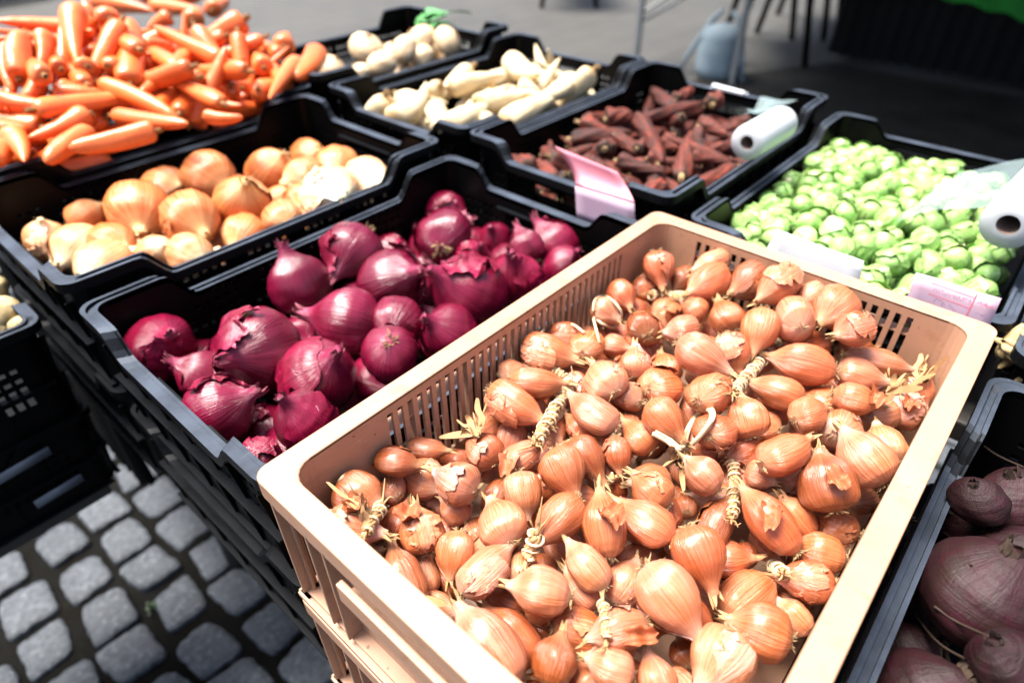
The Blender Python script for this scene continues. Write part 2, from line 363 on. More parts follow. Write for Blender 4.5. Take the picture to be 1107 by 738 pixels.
for i in range(3):
    mb = MB(); lathe(mb, P_TU, 780 + i, 30, 30, ell=.04, lob=.03, ridge=.008, bend=.05, nz=.04); o = mb.build('turnip', TURNIP)
    neck(790 + i, (0, 0), 6, .48, .10, .13, .05).build('leaf_stub', DRY, o); keep('TU', o)
P_BE = [(0,.03),(.04,.06),(.10,.16),(.17,.40),(.28,.76),(.42,.96),(.55,1),(.7,.93),(.83,.74),(.92,.5),(.97,.32),(1,.22)]
for i in range(4):
    mb = MB(); lathe(mb, P_BE, 800 + i, 40, 36, ell=.06, lob=.04, ridge=.008, bend=.12, nz=.05); o = mb.build('beetroot', BEET)
    neck(810 + i, (0, 0), 9, .47, .14, .18, .10).build('leaf_stub', DARKROOT, o)
    tp = MB(); rg = random.Random(820 + i)
    for k in range(3 if i % 2 else 2):
        a = rg.uniform(0, 6.28); pts = [(0, 0, -.46)]
        d = Vector((math.cos(a) * .3, math.sin(a) * .3, -.12)); p = Vector(pts[0])
        for j in range(9):
            d = (d + Vector((rg.uniform(-.2, .2), rg.uniform(-.2, .2), rg.uniform(-.03, .04)))); p = p + d * (.55 if j else .3); pts.append(tuple(p))
        tp.tube(pts, [.05, .03, .022, .018, .015, .013, .011, .01, .008, .006], 5)
    tp.build('thin_root', DARKROOT, o); keep('BE', o)
P_PO = [(0,.1),(.04,.45),(.12,.74),(.25,.93),(.42,1),(.6,.98),(.76,.86),(.88,.64),(.96,.38),(1,.1)]
for i in range(3):
    mb = MB(); lathe(mb, P_PO, 840 + i, 24, 26, ell=.1, lob=.05, ridge=.004, bend=.2, nz=.06); keep('PO', mb.build('potato', POTATO))
    mb = MB(); lathe(mb, P_PO, 850 + i, 26, 24, ell=.15, lob=.13, ridge=.01, bend=.5, nz=.25)
    for q in range(3):
        a = q * 2.1 + i; mb.tube([(math.cos(a) * .4, math.sin(a) * .4, -.2 + .2 * q), (math.cos(a) * 1.1, math.sin(a) * 1.1, -.18 + .22 * q), (math.cos(a) * 1.45, math.sin(a) * 1.45, -.15 + .23 * q)], [.6, .5, .2], 10)
    keep('GI', mb.build('knobbly_root', POTATO))
def make_sprout(seed):
    mb = MB(); rg = random.Random(seed)
    lathe(mb, [(0,.2),(.03,.34),(.08,.55),(.2,.84),(.36,.98),(.5,1),(.66,.93),(.8,.76),(.9,.55),(.97,.3),(1,.05)], seed, 22, 26, ell=.04, lob=.04, ridge=.0, bend=.05, nz=.03)
    for k in range(7):   # wrapper leaves hugging the head, their rims lifting
        a0 = k * 2.4 + rg.uniform(-.3, .3); wd = rg.uniform(1.0, 1.35); t1 = rg.uniform(.55, .95); nu, nv = 10, 10; vs = []; cs = []
        for i in range(nv + 1):
            for j in range(nu + 1):
                v = i / nv; u = j / nu * 2 - 1; t = .05 + (t1 - .05) * v
                half = wd * math.sin(min(v * 1.15 + .12, 1) * math.pi * .62) * (1 - .25 * v ** 6)
                th = a0 + u * half * .75
                rr = math.sin(math.acos(max(-1, min(1, 1 - 2 * t)))) ** .8
                lift = 1.03 + .012 * k + (.10 * (abs(u) ** 4) + .12 * v ** 5) * rg.uniform(.8, 1.1)
                zz = (t - .5) * (1 + .05 * v)
                vs.append((math.cos(th) * rr * lift, math.sin(th) * rr * lift, zz)); cs.append((math.cos(th) + .3 * k, math.sin(th), t + (1 - abs(u)) * .4))
        mb.add(vs, [(i*(nu+1)+j, i*(nu+1)+j+1, (i+1)*(nu+1)+j+1, (i+1)*(nu+1)+j) for i in range(nv) for j in range(nu)], cs)
    o = mb.build('brussels_sprout', SPROUT)
    c = MB(); c.tube([(0, 0, -.46), (0, 0, -.54)], [.36, .30], 14); c.build('cut_stem', SPROUTCUT, o)
    keep('SP', o)
for i in range(5): make_sprout(900 + 7 * i)

# ------------------------------------------------------------------ crates
def contour(L, W, inset, r, n=5, cols=None):
    """samples of a rounded rectangle, four sides in turn; each sample: (point, side, u along the side or None in a corner)"""
    x0, y0, x1, y1 = inset, inset, L - inset, W - inset; res = []
    sides = [((x0 + r, y0), (x1 - r, y0), 0), ((x1, y0 + r), (x1, y1 - r), 1), ((x1 - r, y1), (x0 + r, y1), 2), ((x0, y1 - r), (x0, y0 + r), 3)]
    cc = [(x1 - r, y0 + r, -90), (x1 - r, y1 - r, 0), (x0 + r, y1 - r, 90), (x0 + r, y0 + r, 180)]
    for (a, b, k), c in zip(sides, cc):
        us = cols[k % 2]
        for f in us: res.append((a[0] + (b[0] - a[0]) * f, a[1] + (b[1] - a[1]) * f, k, f))
        for j in range(1, n):
            g_ = R(c[2] + 90 * j / n); res.append((c[0] + r * math.cos(g_), c[1] + r * math.sin(g_), k, None))
    return res
def slot_cols(Ls, zone, pitch, slot):
    """column positions (fractions) such that slots fall between them, and the slot columns"""
    us = [0.0]; marks = set(); x = zone[0]
    while x + slot < zone[1]:
        us += [x / Ls, (x + slot) / Ls]; marks.add(len(us) - 2); x += pitch
    us.append(1.0); return us, marks
def crate(name, parent_loc, label, group, L, W, H, inset, rin, rout, colsL, colsW, rows, holes, topf, section, mats, cat='crate', ribs=None, skirt=.012):
    e = empty(name, parent_loc, label, cat, group); mat = mats
    cols = (colsL[0], colsW[0]); inner = contour(L, W, inset, rin, cols=cols); outer = contour(L, W, 0, rout, cols=cols); N = len(inner)
    tops = [topf(k, f) for (_, _, k, f) in inner]
    # rim: one closed section swept round
    rim = MB(); ns = len(section); vs = []
    for (ix, iy, k, f), (ox, oy, _, _), tz in zip(inner, outer, tops):
        for (o, dz) in section: vs.append((ix + (ox - ix) * o, iy + (oy - iy) * o, tz + (dz if not (0 > dz > -.005 and k % 2 and mat is BLACK) else -.0003)))
    rim.add(vs, [(i*ns+j, ((i+1) % N)*ns+j, ((i+1) % N)*ns+(j+1) % ns, i*ns+(j+1) % ns) for i in range(N) for j in range(ns)], smooth=False)
    rim.build('rim', RIM if mat is BLACK else mat, e, bevel=.0012)
    # four walls of the given row heights, holes left out
    th = .0035
    starts = [i for i in range(N) if inner[i][3] == 0.0] + [N]
    for k in range(4):
        idx = list(range(starts[k], starts[k+1])) + [starts[k+1] % N]
        wm = MB(); zr = rows; nr = len(zr); vs = []
        lowtop = H - .045
        for ii, i in enumerate(idx):
            x, y, kk, f = inner[i]; px = inner[(i+1) % N]; mx = inner[i-1]
            tx, ty = px[0] - mx[0], px[1] - mx[1]; l = math.hypot(tx, ty) or 1; nx, ny = ty / l, -tx / l
            for z in zr:
                zz = z if z < lowtop else z + (tops[i] - .001 - zr[-1]) * (z - lowtop) / (zr[-1] - lowtop + 1e-9)
                vs += [(x, y, zz), (x + nx * th, y + ny * th, zz)]
        nc = len(idx)
        fill = [[not holes(k, j, r) for r in range(nr - 1)] for j in range(nc - 1)]
        V = lambda j, r, s: (j * nr + r) * 2 + s
        fs = []
        for j in range(nc - 1):
            for r in range(nr - 1):
                if not fill[j][r]: continue
                fs.append((V(j, r, 0), V(j, r+1, 0), V(j+1, r+1, 0), V(j+1, r, 0))); fs.append((V(j, r, 1), V(j+1, r, 1), V(j+1, r+1, 1), V(j, r+1, 1)))
                if j == 0 or not fill[j-1][r]: fs.append((V(j, r, 0), V(j, r, 1), V(j, r+1, 1), V(j, r+1, 0)))
                if j == nc - 2 or not fill[j+1][r]: fs.append((V(j+1, r, 0), V(j+1, r+1, 0), V(j+1, r+1, 1), V(j+1, r, 1)))
                if r == 0 or not fill[j][r-1]: fs.append((V(j, r, 0), V(j+1, r, 0), V(j+1, r, 1), V(j, r, 1)))
                if r == nr - 2 or not fill[j][r+1]: fs.append((V(j, r+1, 0), V(j, r+1, 1), V(j+1, r+1, 1), V(j+1, r+1, 0)))
        used = sorted({q for f_ in fs for q in f_}); mp = {q: i for i, q in enumerate(used)}
        wm.add([vs[q] for q in used], [tuple(mp[q] for q in f_) for f_ in fs], smooth=False)
        wm.build('long_side' if k % 2 == 0 else 'short_side', mat, e)
    b = MB(); b.box((inset + .001, inset + .001, .004), (L - inset - .001, W - inset - .001, .009)); b.build('crate_floor', mat, e)
    rb = MB(); ribs(rb); rb.build('outer_ribs', mat, e, bevel=.0006)
    return e

# -- black crate with raised corners
def smooth(a, b, x):
    t = min(1, max(0, (x - a) / (b - a))); return t * t * (3 - 2 * t)
def black_crate(name, loc, label, group, hs=1.0, tall=False, L=.595, W=.395, H=.165):
    INS = .015
    cL = slot_cols(L - .06, (.02, L - .08), .0135, .008); cW = slot_cols(W - .06, (.012, W - .072), .0135, .008)
    dipL, dipW = .036, .030
    def top(k, f):
        ln = (L - .06) if k % 2 == 0 else (W - .06)
        if f is None: return H
        u = min(f, 1 - f) * ln
        return H - (dipL * smooth(.065, .100, u) if k % 2 == 0 else dipW * smooth(.042, .072, u))
    rows = [.004, .022, .034, .046, .058, .064, .078, .084, .094, .100, .110, .116, .1295, H - .009, H]
    rows = [.004, .020, .034, .048, .060, .074, .080, .088, .094, .104, .110, .1165]
    rows = rows + [.1165 + .0485 * q for q in (.34, .62, 1.0)]
    nL, nW = len(cL[0]), len(cW[0])
    def holes(k, j, r):
        if k % 2 == 0:
            if j not in cL[1]: return False
            u = cL[0][j] * (L - .06)
            if tall: return r in (2, 4, 5, 7, 9) and (int(u / .0135) % 9) not in (0,)
            mid = .10 < u < L - .17
            if mid and r in (11, 12): return (int(u / .0135) % 7) not in (6,)
            return r in (3, 5, 7, 9) and (int(u / .0135) % 7) not in (6,) and (r != 9 or int(u / .0135) % 7 < 5)
        else:
            u = cW[0][j] * (W - .06) if j < nW else 0
            if j >= nW - 1: return False
            if .105 < u < .225 and r in (8, 9): return True
            if j not in cW[1]: return False
            return (u < .085 or u > .24) and r in (5, 7, 9) and u > .02
    sec = [(0, 0), (.26, 0), (.26, -.0045), (.68, -.0045), (.68, 0), (1, 0), (1, -.013), (.86, -.013), (.86, -.0075), (0, -.0075)]
    def ribs(rb):
        o = .002
        for k in range(4):
            ln = L if k % 2 == 0 else W
            m = [Matrix.Identity(4), Matrix.Translation((L, 0, 0)) @ Matrix.Rotation(R(90), 4, 'Z'), Matrix.Translation((L, W, 0)) @ Matrix.Rotation(R(180), 4, 'Z'), Matrix.Translation((0, W, 0)) @ Matrix.Rotation(R(270), 4, 'Z')][k]
            hi = H - (dipL if k % 2 == 0 else dipW) - .0085
            rb.box((.02, o, .070), (ln - .02, INS - .0032, .0735), m)
            rb.box((.02, o + .003, .001), (ln - .02, INS - .0032, .005), m)
            n = 11 if k % 2 == 0 else 7
            for q in range(n):
                u = .035 + (ln - .07) * q / (n - 1)
                for z0, z1 in ((.0735, hi), (.005, .070)):
                    y0, y1 = o + .0005, INS - .0032
                    vs = [Vector((u + dx, y, z)) for dx in (-.0013, .0013) for (y, z) in ((y1, z0), (y1, z1), (y0, z1), (y1 - .003, z0))]
                    rb.add([m @ v for v in vs], [(0, 1, 2, 3), (7, 6, 5, 4), (0, 4, 5, 1), (1, 5, 6, 2), (2, 6, 7, 3), (3, 7, 4, 0)], smooth=False)
    e = crate(name, loc, label, group, L, W, H, INS, .016, .02, cL, cW, rows, holes, top, sec, BLACK, ribs=ribs)
    # ledge over the hand hole, inside each short side
    for sx in (INS + .0005, L - INS - .0085):
        lb = MB(); lb.box((sx, W / 2 - .075, .1125), (sx + .008, W / 2 + .075, .1150)); lb.box((sx, W / 2 - .075, .0815), (sx + .008, W / 2 + .075, .0840))
        lb.build('hand_grip', BLACK, e)
    e.scale = (1, 1, hs)
    return e
def dup_crate(src, loc, label, hs=1.0, rz=0):
    c = copy_tree(src); c.location = loc; c.scale = (1, 1, hs); c.rotation_euler = (0, 0, rz); c['label'] = label; return c

BG = 'black plastic vegetable crates'
TB = -.345 + G                                      # top of the low display table
red_crate = black_crate('vegetable_crate', (.006, -.001, -.190 + G), 'black crate of red onions with worn grey front rim', BG)  # the rim's grey is partly painted sky sheen
CRATES = [
 ((.004, .408, -.170 + G), 'black crate of yellow onions between the carrots and the red onions', 1.0),
 ((.035, .815, -.165 + G), 'black crate heaped above its rim with orange carrots', 1.0),
 ((.640, .000, -.165 + G), 'black crate of soil covered dark carrots with a bag roll on it', 1.0),
 ((.645, .405, -.165 + G), 'black crate of cream parsnips beside the dark carrots', 1.0),
 ((.660, -.412, -.165 + G), 'black crate of green brussels sprouts behind the tan crate', .82),
 ((-.030, -.806, -.195 + G), 'black crate of dusty beetroots beside the tan crate', 1.0),
 ((.612, -.815, -.195 + G), 'black crate of pale knobbly roots beyond the beetroots', 1.0),
 ((-.606, .530, -.265 + G), 'low black crate of potatoes at the left of the yellow onions', 1.0),
]
cr_objs = [dup_crate(red_crate, a, b, c) for a, b, c in CRATES]
turnip_crate = black_crate('vegetable_crate', (.635, .812, -.165 + G), 'black crate of pale turnips with tall slots, farthest from the tan crate', BG, hs=1.10, tall=True)
LOW = [((.006, -.001, -.345 + G), 'empty black crate under the red onion crate', 1.0),
       ((.004, .408, -.345 + G), 'black crate underneath the yellow onion crate', 1.06),
       ((-.030, -.806, -.345 + G), 'black crate underneath the beetroot crate', .95),
       ((-.606, .530, -.405 + G), 'black crate underneath the potato crate', .90)]
for a, b, c in LOW:
    lo = dup_crate(red_crate, a, b, c)
    for ch in lo.children:                    # these rims go without the scuffs and painted grey sheen
        if ch.name.startswith('rim'): ch.material_slots[0].link = 'OBJECT'; ch.material_slots[0].material = BLACK

# -- tan crate
def tan_crate(loc, label):
    L, W, H, INS = .6, .4, .172, .021
    cL = slot_cols(L - .082, (.068, L - .150), .0118, .0062); cW = slot_cols(W - .082, (.030, W - .112), .0118, .0062)
    rows = [.004, .040, .060, .100, .128, H - .013, H - .003]
    def holes(k, j, r):
        if k == 3:
            u = cW[0][j] if j < len(cW[0]) - 1 else 0
            return .36 < u < .62 and r == 3 and j < len(cW[0]) - 1
        s = cL[1] if k % 2 == 0 else cW[1]
        return j in s and r in (2, 3, 4) if True else False
    sec = [(0, 0), (1, 0), (1, -.020), (.88, -.020), (.88, -.004), (0, -.004)]
    def holes2(k, j, r):
        if k == 3: return holes(k, j, r)
        s = cL[1] if k % 2 == 0 else cW[1]
        return j in s and r in (2, 3, 4)
    def ribs(rb):
        for k in range(4):
            ln = L if k % 2 == 0 else W
            m = [Matrix.Identity(4), Matrix.Translation((L, 0, 0)) @ Matrix.Rotation(R(90), 4, 'Z'), Matrix.Translation((L, W, 0)) @ Matrix.Rotation(R(180), 4, 'Z'), Matrix.Translation((0, W, 0)) @ Matrix.Rotation(R(270), 4, 'Z')][k]
            rb.box((.003, .001, .0005), (ln - .003, INS - .003, .006), m)      # foot ledge
            rb.box((.012, .006, .010), (ln - .012, INS - .003, .013), m)
            us = [.012, .058, .080, ln - .080, ln - .058, ln - .012] + ([ln * q / 8 for q in (2, 3, 4, 5, 6)] if k % 2 == 0 else [])
            for u in us: rb.box((u - .0015, .003, .013), (u + .0015, INS - .003, H - .0185), m)
            rb.box((.014, .004, H - .036), (ln - .014, INS - .003, H - .0335), m)
    e = crate('shallot_crate', loc, label, 'tan plastic crates', L, W, H, INS, .020, .013, cL, cW, rows, holes2, lambda k, f: H, sec, TAN, ribs=ribs)
    for k, m in ((1, Matrix.Translation((L, 0, 0)) @ Matrix.Rotation(R(90), 4, 'Z')), (3, Matrix.Translation((0, W, 0)) @ Matrix.Rotation(R(270), 4, 'Z'))):
        g_ = MB()
        g_.box((.105, -.004, H - .058), (W - .105, .002, H - .0365), m); g_.box((.105, .0025, H - .058), (W - .105, .017, H - .0555), m)
        for q in range(15): u = .112 + (W - .224) * q / 14; g_.add([m @ Vector(p) for p in ((u-.001, .002, H-.0585), (u+.001, .002, H-.0585), (u+.001, .016, H-.0585), (u-.001, .016, H-.0585), (u-.001, .016, H-.078), (u+.001, .016, H-.078))], [(0,1,2,3), (3,2,5,4), (0,3,4), (1,5,2), (0,4,5,1)], smooth=False)
        g_.build('hand_grip', TAN, e, bevel=.001)
    for (x, y) in ((.235, .036), (.30, .036), (.17, .036), (.10, .036)):
        dots = MB(); dots.tube([(x, y, .0085), (x, y, .0097)], .0055, 14); dots.build('drain_hole', BLACK, e)
    return e
tan = tan_crate((0, -.4, -.172 + G), 'tan slotted crate heaped with shallots')
tan2 = copy_tree(tan); tan2.location = (0, -.4, -.345 + G); tan2['label'] = 'lower tan crate under the one heaped with shallots'

BLACKCLOTH = m_plain('black_cloth', (.006, .006, .006), .9, .2, 40, .2, spec=.1)
# ------------------------------------------------------------------ tables that carry the crates
STEEL = m_plain('galvanised_steel', (.16, .17, .175), .4, .15, 30, .1)
DARKWOOD = m_plain('dark_table_board', (.035, .030, .027), .6, .3, 20, .2)
def table(loc, sx, sy, h, label, mat=DARKWOOD, name='trestle_table', skirt=None, legs=None):  # skirt: lower edge of the added black gap sheet
    e = empty(name, loc, label, 'table')
    t_ = MB(); t_.box((0, 0, h - .03), (sx, sy, h)); t_.build('tabletop', mat, e, bevel=.003)
    if skirt:
        sk = MB(); vs = []
        for i in range(61): vs += [(-.012 + .006 * math.sin(i * 1.3), sy * i / 60, h - .03), (-.012 + .016 * math.sin(i * 1.3), sy * i / 60, skirt)]
        sk.add(vs, [(2*i, 2*i+1, 2*i+3, 2*i+2) for i in range(60)]); sk.build('gap_sheet', BLACKCLOTH, e)  # added black sheet that fills the gap below the table
    if legs is None: legs = [(x, y) for x in (.08, sx - .08) for y in (.08, sy - .08)]
    for x, y in legs:
        l_ = MB(); l_.tube([(x, y, 0), (x, y, h - .03)], .018, 8); l_.build('leg', DARKWOOD, e)
    return e
table((.03, -.78, 0), .56, 1.56, TB - .0005, 'low dark display table under the tan and red onion crates')
table((.655, -.80, 0), .56, 1.98, -.1655 + G, 'raised dark table under the sprouts, parsnips and turnips')
table((.06, .835, 0), .55, .36, -.1655 + G, 'dark table under the carrot crate with an added black sheet filling the gap', skirt=.22)
table((-.58, .55, 0), .54, .36, -.4055 + G, 'dark stand under the stacked potato crates', legs=[(.03, .03), (.03, .33), (.12, .18)])

# ------------------------------------------------------------------ vegetables
INFO = {'SH': ('shallot', 'shallots heaped in the tan crate'), 'RO': ('red onion', 'red onions in the black crate'), 'YO': ('yellow onion', 'yellow onions in the black crate'),
        'CA': ('carrot', 'orange carrots in a heap'), 'DC': ('carrot', 'soil covered carrots'), 'PA': ('parsnip', 'parsnips in the black crate'), 'TU': ('turnip', 'turnips in the far crate'),
        'SP': ('brussels sprout', 'brussels sprouts in the black crate'), 'BE': ('beetroot', 'beetroots in the black crate'), 'PO': ('potato', 'potatoes in the low crate'), 'GI': ('root', 'pale knobbly roots')}
ITEMS = [
('SH', 0.064, -0.0457, -0.051, 0.161, -0.984, -0.078, 5.47, 0.0198, 0.0468, 23, (0.928, 0.928, 0.928), 'large shallot, nearest to the near left corner of the tan crate'),
('SH', 0.1097, -0.0404, -0.0498, 0.52, -0.854, -0.024, 3.79, 0.0142, 0.046, 6, (0.646, 0.573, 0.469), 'small shallot with its neck to the right, fourth nearest to the looped white string'),
('SH', 0.1473, -0.0381, -0.0661, 0.518, -0.855, -0.024, 4.88, 0.0118, 0.0432, 15, (0.993, 0.993, 0.993), 'small shallot with its neck to the right, seventh nearest to the straw coloured husk tuft'),
('SH', 0.1311, -0.0894, -0.0563, -0.174, 0.985, 0.004, 5.75, 0.0198, 0.0468, 17, (0.948, 1.128, 1.535), 'large shallot, twelfth nearest to the straw coloured husk tuft'),
('SH', 0.1752, -0.0806, -0.057, 0.044, 0.977, 0.209, 5.4, 0.0181, 0.0427, 17, (0.888, 0.754, 0.754), 'medium shallot, second nearest to the straw coloured husk tuft'),
('SH', 0.1262, -0.0922, -0.0874, -0.032, 0.987, 0.155, 0.17, 0.0137, 0.0337, 22, (1.072, 1.276, 1.735), 'small shallot, sixteenth nearest to the near left corner of the tan crate'),
('SH', 0.1948, -0.1172, -0.0538, 0.977, -0.178, 0.119, 2.75, 0.0144, 0.0468, 17, (1.096, 1.305, 1.774), 'small shallot, tenth nearest to the straw coloured husk tuft'),
('SH', 0.233, -0.0743, -0.0489, 0.044, -0.99, -0.133, 0.41, 0.0193, 0.0687, 11, (1.166, 0.991, 0.991), 'large shallot, fourth nearest to the straw coloured husk tuft'),
('SH', 0.3144, -0.0492, -0.046, 0.297, -0.954, -0.047, 0.04, 0.0202, 0.0645, 3, (1.064, 1.064, 1.064), 'large shallot, second nearest to the middle of the left slotted side'),
('SH', 0.3593, -0.0415, -0.0538, 0.603, -0.797, -0.009, 6.18, 0.0164, 0.0461, 19, (0.947, 0.805, 0.805), 'medium shallot, fourth nearest to the middle of the left slotted side'),
('SH', 0.3522, -0.0724, -0.0451, 0.937, 0.294, -0.187, 4.93, 0.0192, 0.0454, 23, (1.171, 1.171, 1.171), 'large shallot, eighth nearest to the middle of the left slotted side'),
('SH', 0.2695, -0.0722, -0.0454, 0.558, -0.83, -0.016, 4.43, 0.0181, 0.0601, 7, (0.954, 0.954, 0.954), 'medium shallot, third nearest to the middle of the left slotted side'),
('SH', 0.3111, -0.1209, -0.0368, 0.431, 0.903, -0.008, 1.88, 0.0207, 0.0489, 12, (1.2, 1.565, 2.086), 'large shallot, fourteenth nearest to the middle of the left slotted side'),
('SH', 0.3595, -0.1284, -0.0395, 0.711, 0.52, 0.474, 1.76, 0.0159, 0.0387, 17, (1.16, 1.381, 1.879), 'small shallot, number 24 in distance to the coil of raffia'),
('SH', 0.3946, -0.1449, -0.0629, 0.735, 0.622, 0.27, 4.91, 0.0179, 0.0423, 20, (1.083, 1.083, 1.083), 'medium shallot with its neck to the top, eighteenth nearest to the raffia bow'),
('SH', 0.2693, -0.1363, -0.0427, -0.019, 0.99, 0.136, 6.19, 0.0178, 0.0591, 23, (0.924, 1.1, 1.496), 'medium shallot with its neck to the upper left, eighth nearest to the plaited bundle'),
('SH', 0.3593, -0.1644, -0.0556, 0.893, -0.286, -0.348, 5.54, 0.0221, 0.0522, 20, (1.157, 0.984, 0.984), 'large shallot with its neck to the right, eleventh nearest to the raffia bow'),
('SH', 0.297, -0.2018, -0.036, -0.243, -0.917, -0.316, 4.45, 0.019, 0.051, 21, (1.058, 1.058, 1.058), 'large shallot with its neck to the lower right, fifth nearest to the raffia bow'),
('SH', 0.2892, -0.1786, -0.0617, 0.116, 0.965, 0.233, 3.48, 0.0178, 0.0421, 1, (1.095, 1.095, 1.095), 'medium shallot with its neck to the upper left, sixteenth nearest to the raffia bow'),
('SH', 0.2493, -0.1814, -0.055, -0.656, -0.602, -0.455, 0.56, 0.0133, 0.0367, 22, (0.922, 0.784, 0.784), 'small shallot with its neck to the bottom, number 28 in distance to the plaited bundle'),
('SH', 0.2253, -0.1664, -0.0532, -0.299, -0.89, -0.346, 2.32, 0.0174, 0.0505, 17, (0.662, 0.587, 0.48), 'medium shallot, number 18 in distance to the plaited bundle'),
('SH', 0.2672, -0.126, -0.0693, 0.052, 0.979, 0.195, 3.0, 0.0128, 0.0383, 14, (1.121, 0.953, 0.953), 'small shallot with its neck to the upper left, sixth nearest to the plaited bundle'),
('SH', 0.3944, -0.0853, -0.0656, 0.206, -0.969, 0.133, 4.98, 0.0148, 0.0348, 21, (1.155, 1.375, 1.871), 'small shallot, number 19 in distance to the middle of the left slotted side'),
('SH', 0.3268, -0.141, -0.0608, 0.183, 0.941, -0.286, 0.39, 0.0162, 0.0382, 4, (1.016, 1.326, 1.768), 'medium shallot, number 23 in distance to the raffia bow'),
('SH', 0.4184, -0.1, -0.0424, 0.686, 0.705, -0.182, 0.79, 0.0198, 0.0467, 9, (0.608, 0.539, 0.441), 'large shallot with its root towards us, twelfth nearest to the coil of raffia'),
('SH', 0.4306, -0.1406, -0.0364, -0.833, 0.552, -0.028, 0.83, 0.0168, 0.0415, 23, (0.943, 1.123, 1.527), 'medium shallot with its neck to the left, tenth nearest to the coil of raffia'),
('SH', 0.4721, -0.055, -0.073, -0.983, -0.163, 0.085, 1.42, 0.016, 0.0377, 0, (0.946, 0.804, 0.804), 'medium shallot, eleventh nearest to the far corner of the tan crate'),
('SH', 0.272, -0.0368, -0.0524, 0.977, -0.202, -0.07, 3.92, 0.0154, 0.0364, 9, (1.082, 1.411, 1.882), 'small shallot, nearest to the middle of the left slotted side'),
('SH', 0.5287, -0.0551, -0.0389, -0.603, -0.628, -0.492, 5.85, 0.0192, 0.0526, 1, (0.915, 0.778, 0.778), 'large shallot, nearest to the far corner of the tan crate'),
('SH', 0.5259, -0.0436, -0.0717, -0.06, -0.965, -0.257, 4.79, 0.0182, 0.043, 19, (1.096, 1.096, 1.096), 'medium shallot, third nearest to the far corner of the tan crate'),
('SH', 0.4574, -0.0491, -0.0454, -0.379, -0.917, -0.126, 1.19, 0.018, 0.0425, 7, (1.037, 0.882, 0.882), 'medium shallot, sixth nearest to the far corner of the tan crate'),
('SH', 0.4215, -0.0502, -0.0495, -0.076, -0.997, -0.007, 3.74, 0.0174, 0.041, 5, (1.056, 1.377, 1.836), 'medium shallot, fifteenth nearest to the far corner of the tan crate'),
('SH', 0.5572, -0.0746, -0.0599, -0.95, 0.022, -0.31, 1.68, 0.0166, 0.0437, 14, (0.562, 0.498, 0.408), 'medium shallot, second nearest to the far corner of the tan crate'),
('SH', 0.5554, -0.107, -0.0229, -0.939, 0.341, -0.049, 1.06, 0.0172, 0.0532, 7, (1.214, 1.584, 2.112), 'medium shallot, fourth nearest to the far corner of the tan crate'),
('SH', 0.518, -0.123, -0.0233, -0.961, 0.226, -0.162, 4.22, 0.0207, 0.0657, 18, (1.17, 0.995, 0.995), 'large shallot, fifth nearest to the far corner of the tan crate'),
('SH', 0.5496, -0.1582, -0.0251, -0.958, 0.222, -0.179, 5.03, 0.0229, 0.0585, 17, (0.689, 0.611, 0.5), 'large shallot with its neck to the lower left, fifth nearest to the blank white card'),
('SH', 0.4831, -0.127, -0.0396, -0.047, 0.956, 0.289, 4.54, 0.015, 0.0355, 5, (0.972, 0.972, 0.972), 'small shallot with its neck to the upper left, fifth nearest to the coil of raffia'),
('SH', 0.4914, -0.163, -0.0377, 0.544, 0.802, 0.246, 0.47, 0.021, 0.0496, 5, (0.914, 0.914, 0.914), 'large shallot with its neck to the upper left, eleventh nearest to the blank white card'),
('SH', 0.4688, -0.2102, -0.0249, -0.845, -0.279, -0.456, 1.13, 0.0203, 0.0563, 0, (1.133, 1.133, 1.133), 'large shallot with its neck to the bottom, fifth nearest to the long raffia bundle'),
('SH', 0.5369, -0.1965, -0.0062, -0.955, 0.239, -0.175, 4.91, 0.0215, 0.0685, 6, (0.948, 0.948, 0.948), 'large shallot with its neck to the lower left, second nearest to the blank white card'),
('SH', 0.5081, -0.2288, -0.0167, 0.795, 0.595, -0.118, 3.87, 0.0233, 0.0549, 12, (1.187, 1.413, 1.922), 'large shallot with its neck to the upper left, fourth nearest to the blank white card'),
('SH', 0.5571, -0.2268, -0.02, -0.948, 0.284, -0.145, 3.72, 0.0175, 0.045, 5, (1.246, 1.626, 2.167), 'medium shallot with its neck to the lower left, nearest to the blank white card'),
('SH', 0.5401, -0.2589, -0.0107, -0.984, 0.122, -0.132, 2.03, 0.0228, 0.0537, 15, (1.03, 1.03, 1.03), 'large shallot with its neck to the lower left, third nearest to the blank white card'),
('SH', 0.5133, -0.2861, -0.0094, -0.88, 0.474, -0.037, 4.53, 0.0177, 0.0436, 3, (0.867, 0.737, 0.737), 'medium shallot with its neck to the left, fourth nearest to the pink price tag'),
('SH', 0.5138, -0.2461, -0.0586, -0.849, 0.528, -0.032, 2.37, 0.0208, 0.0705, 0, (0.972, 0.826, 0.826), 'large shallot with its neck to the left, seventh nearest to the blank white card'),
('SH', 0.4676, -0.2602, -0.0404, -0.337, 0.94, 0.043, 0.34, 0.0202, 0.0704, 2, (1.071, 0.91, 0.91), 'large shallot with its neck to the left, seventh nearest to the long raffia bundle'),
('SH', 0.431, -0.2, -0.0387, -0.552, -0.69, -0.468, 5.68, 0.0203, 0.0478, 3, (1.023, 0.869, 0.869), 'large shallot with its neck to the bottom, third nearest to the long raffia bundle'),
('SH', 0.3954, -0.1858, -0.028, -0.029, -0.985, -0.17, 3.78, 0.0221, 0.0631, 0, (0.961, 1.144, 1.556), 'large shallot with its neck to the lower right, fourteenth nearest to the long raffia bundle'),
('SH', 0.5386, -0.3198, -0.0532, 0.393, -0.919, -0.037, 3.8, 0.0177, 0.0707, 18, (0.936, 1.114, 1.515), 'medium shallot with its neck to the right, nearest to the pink price tag'),
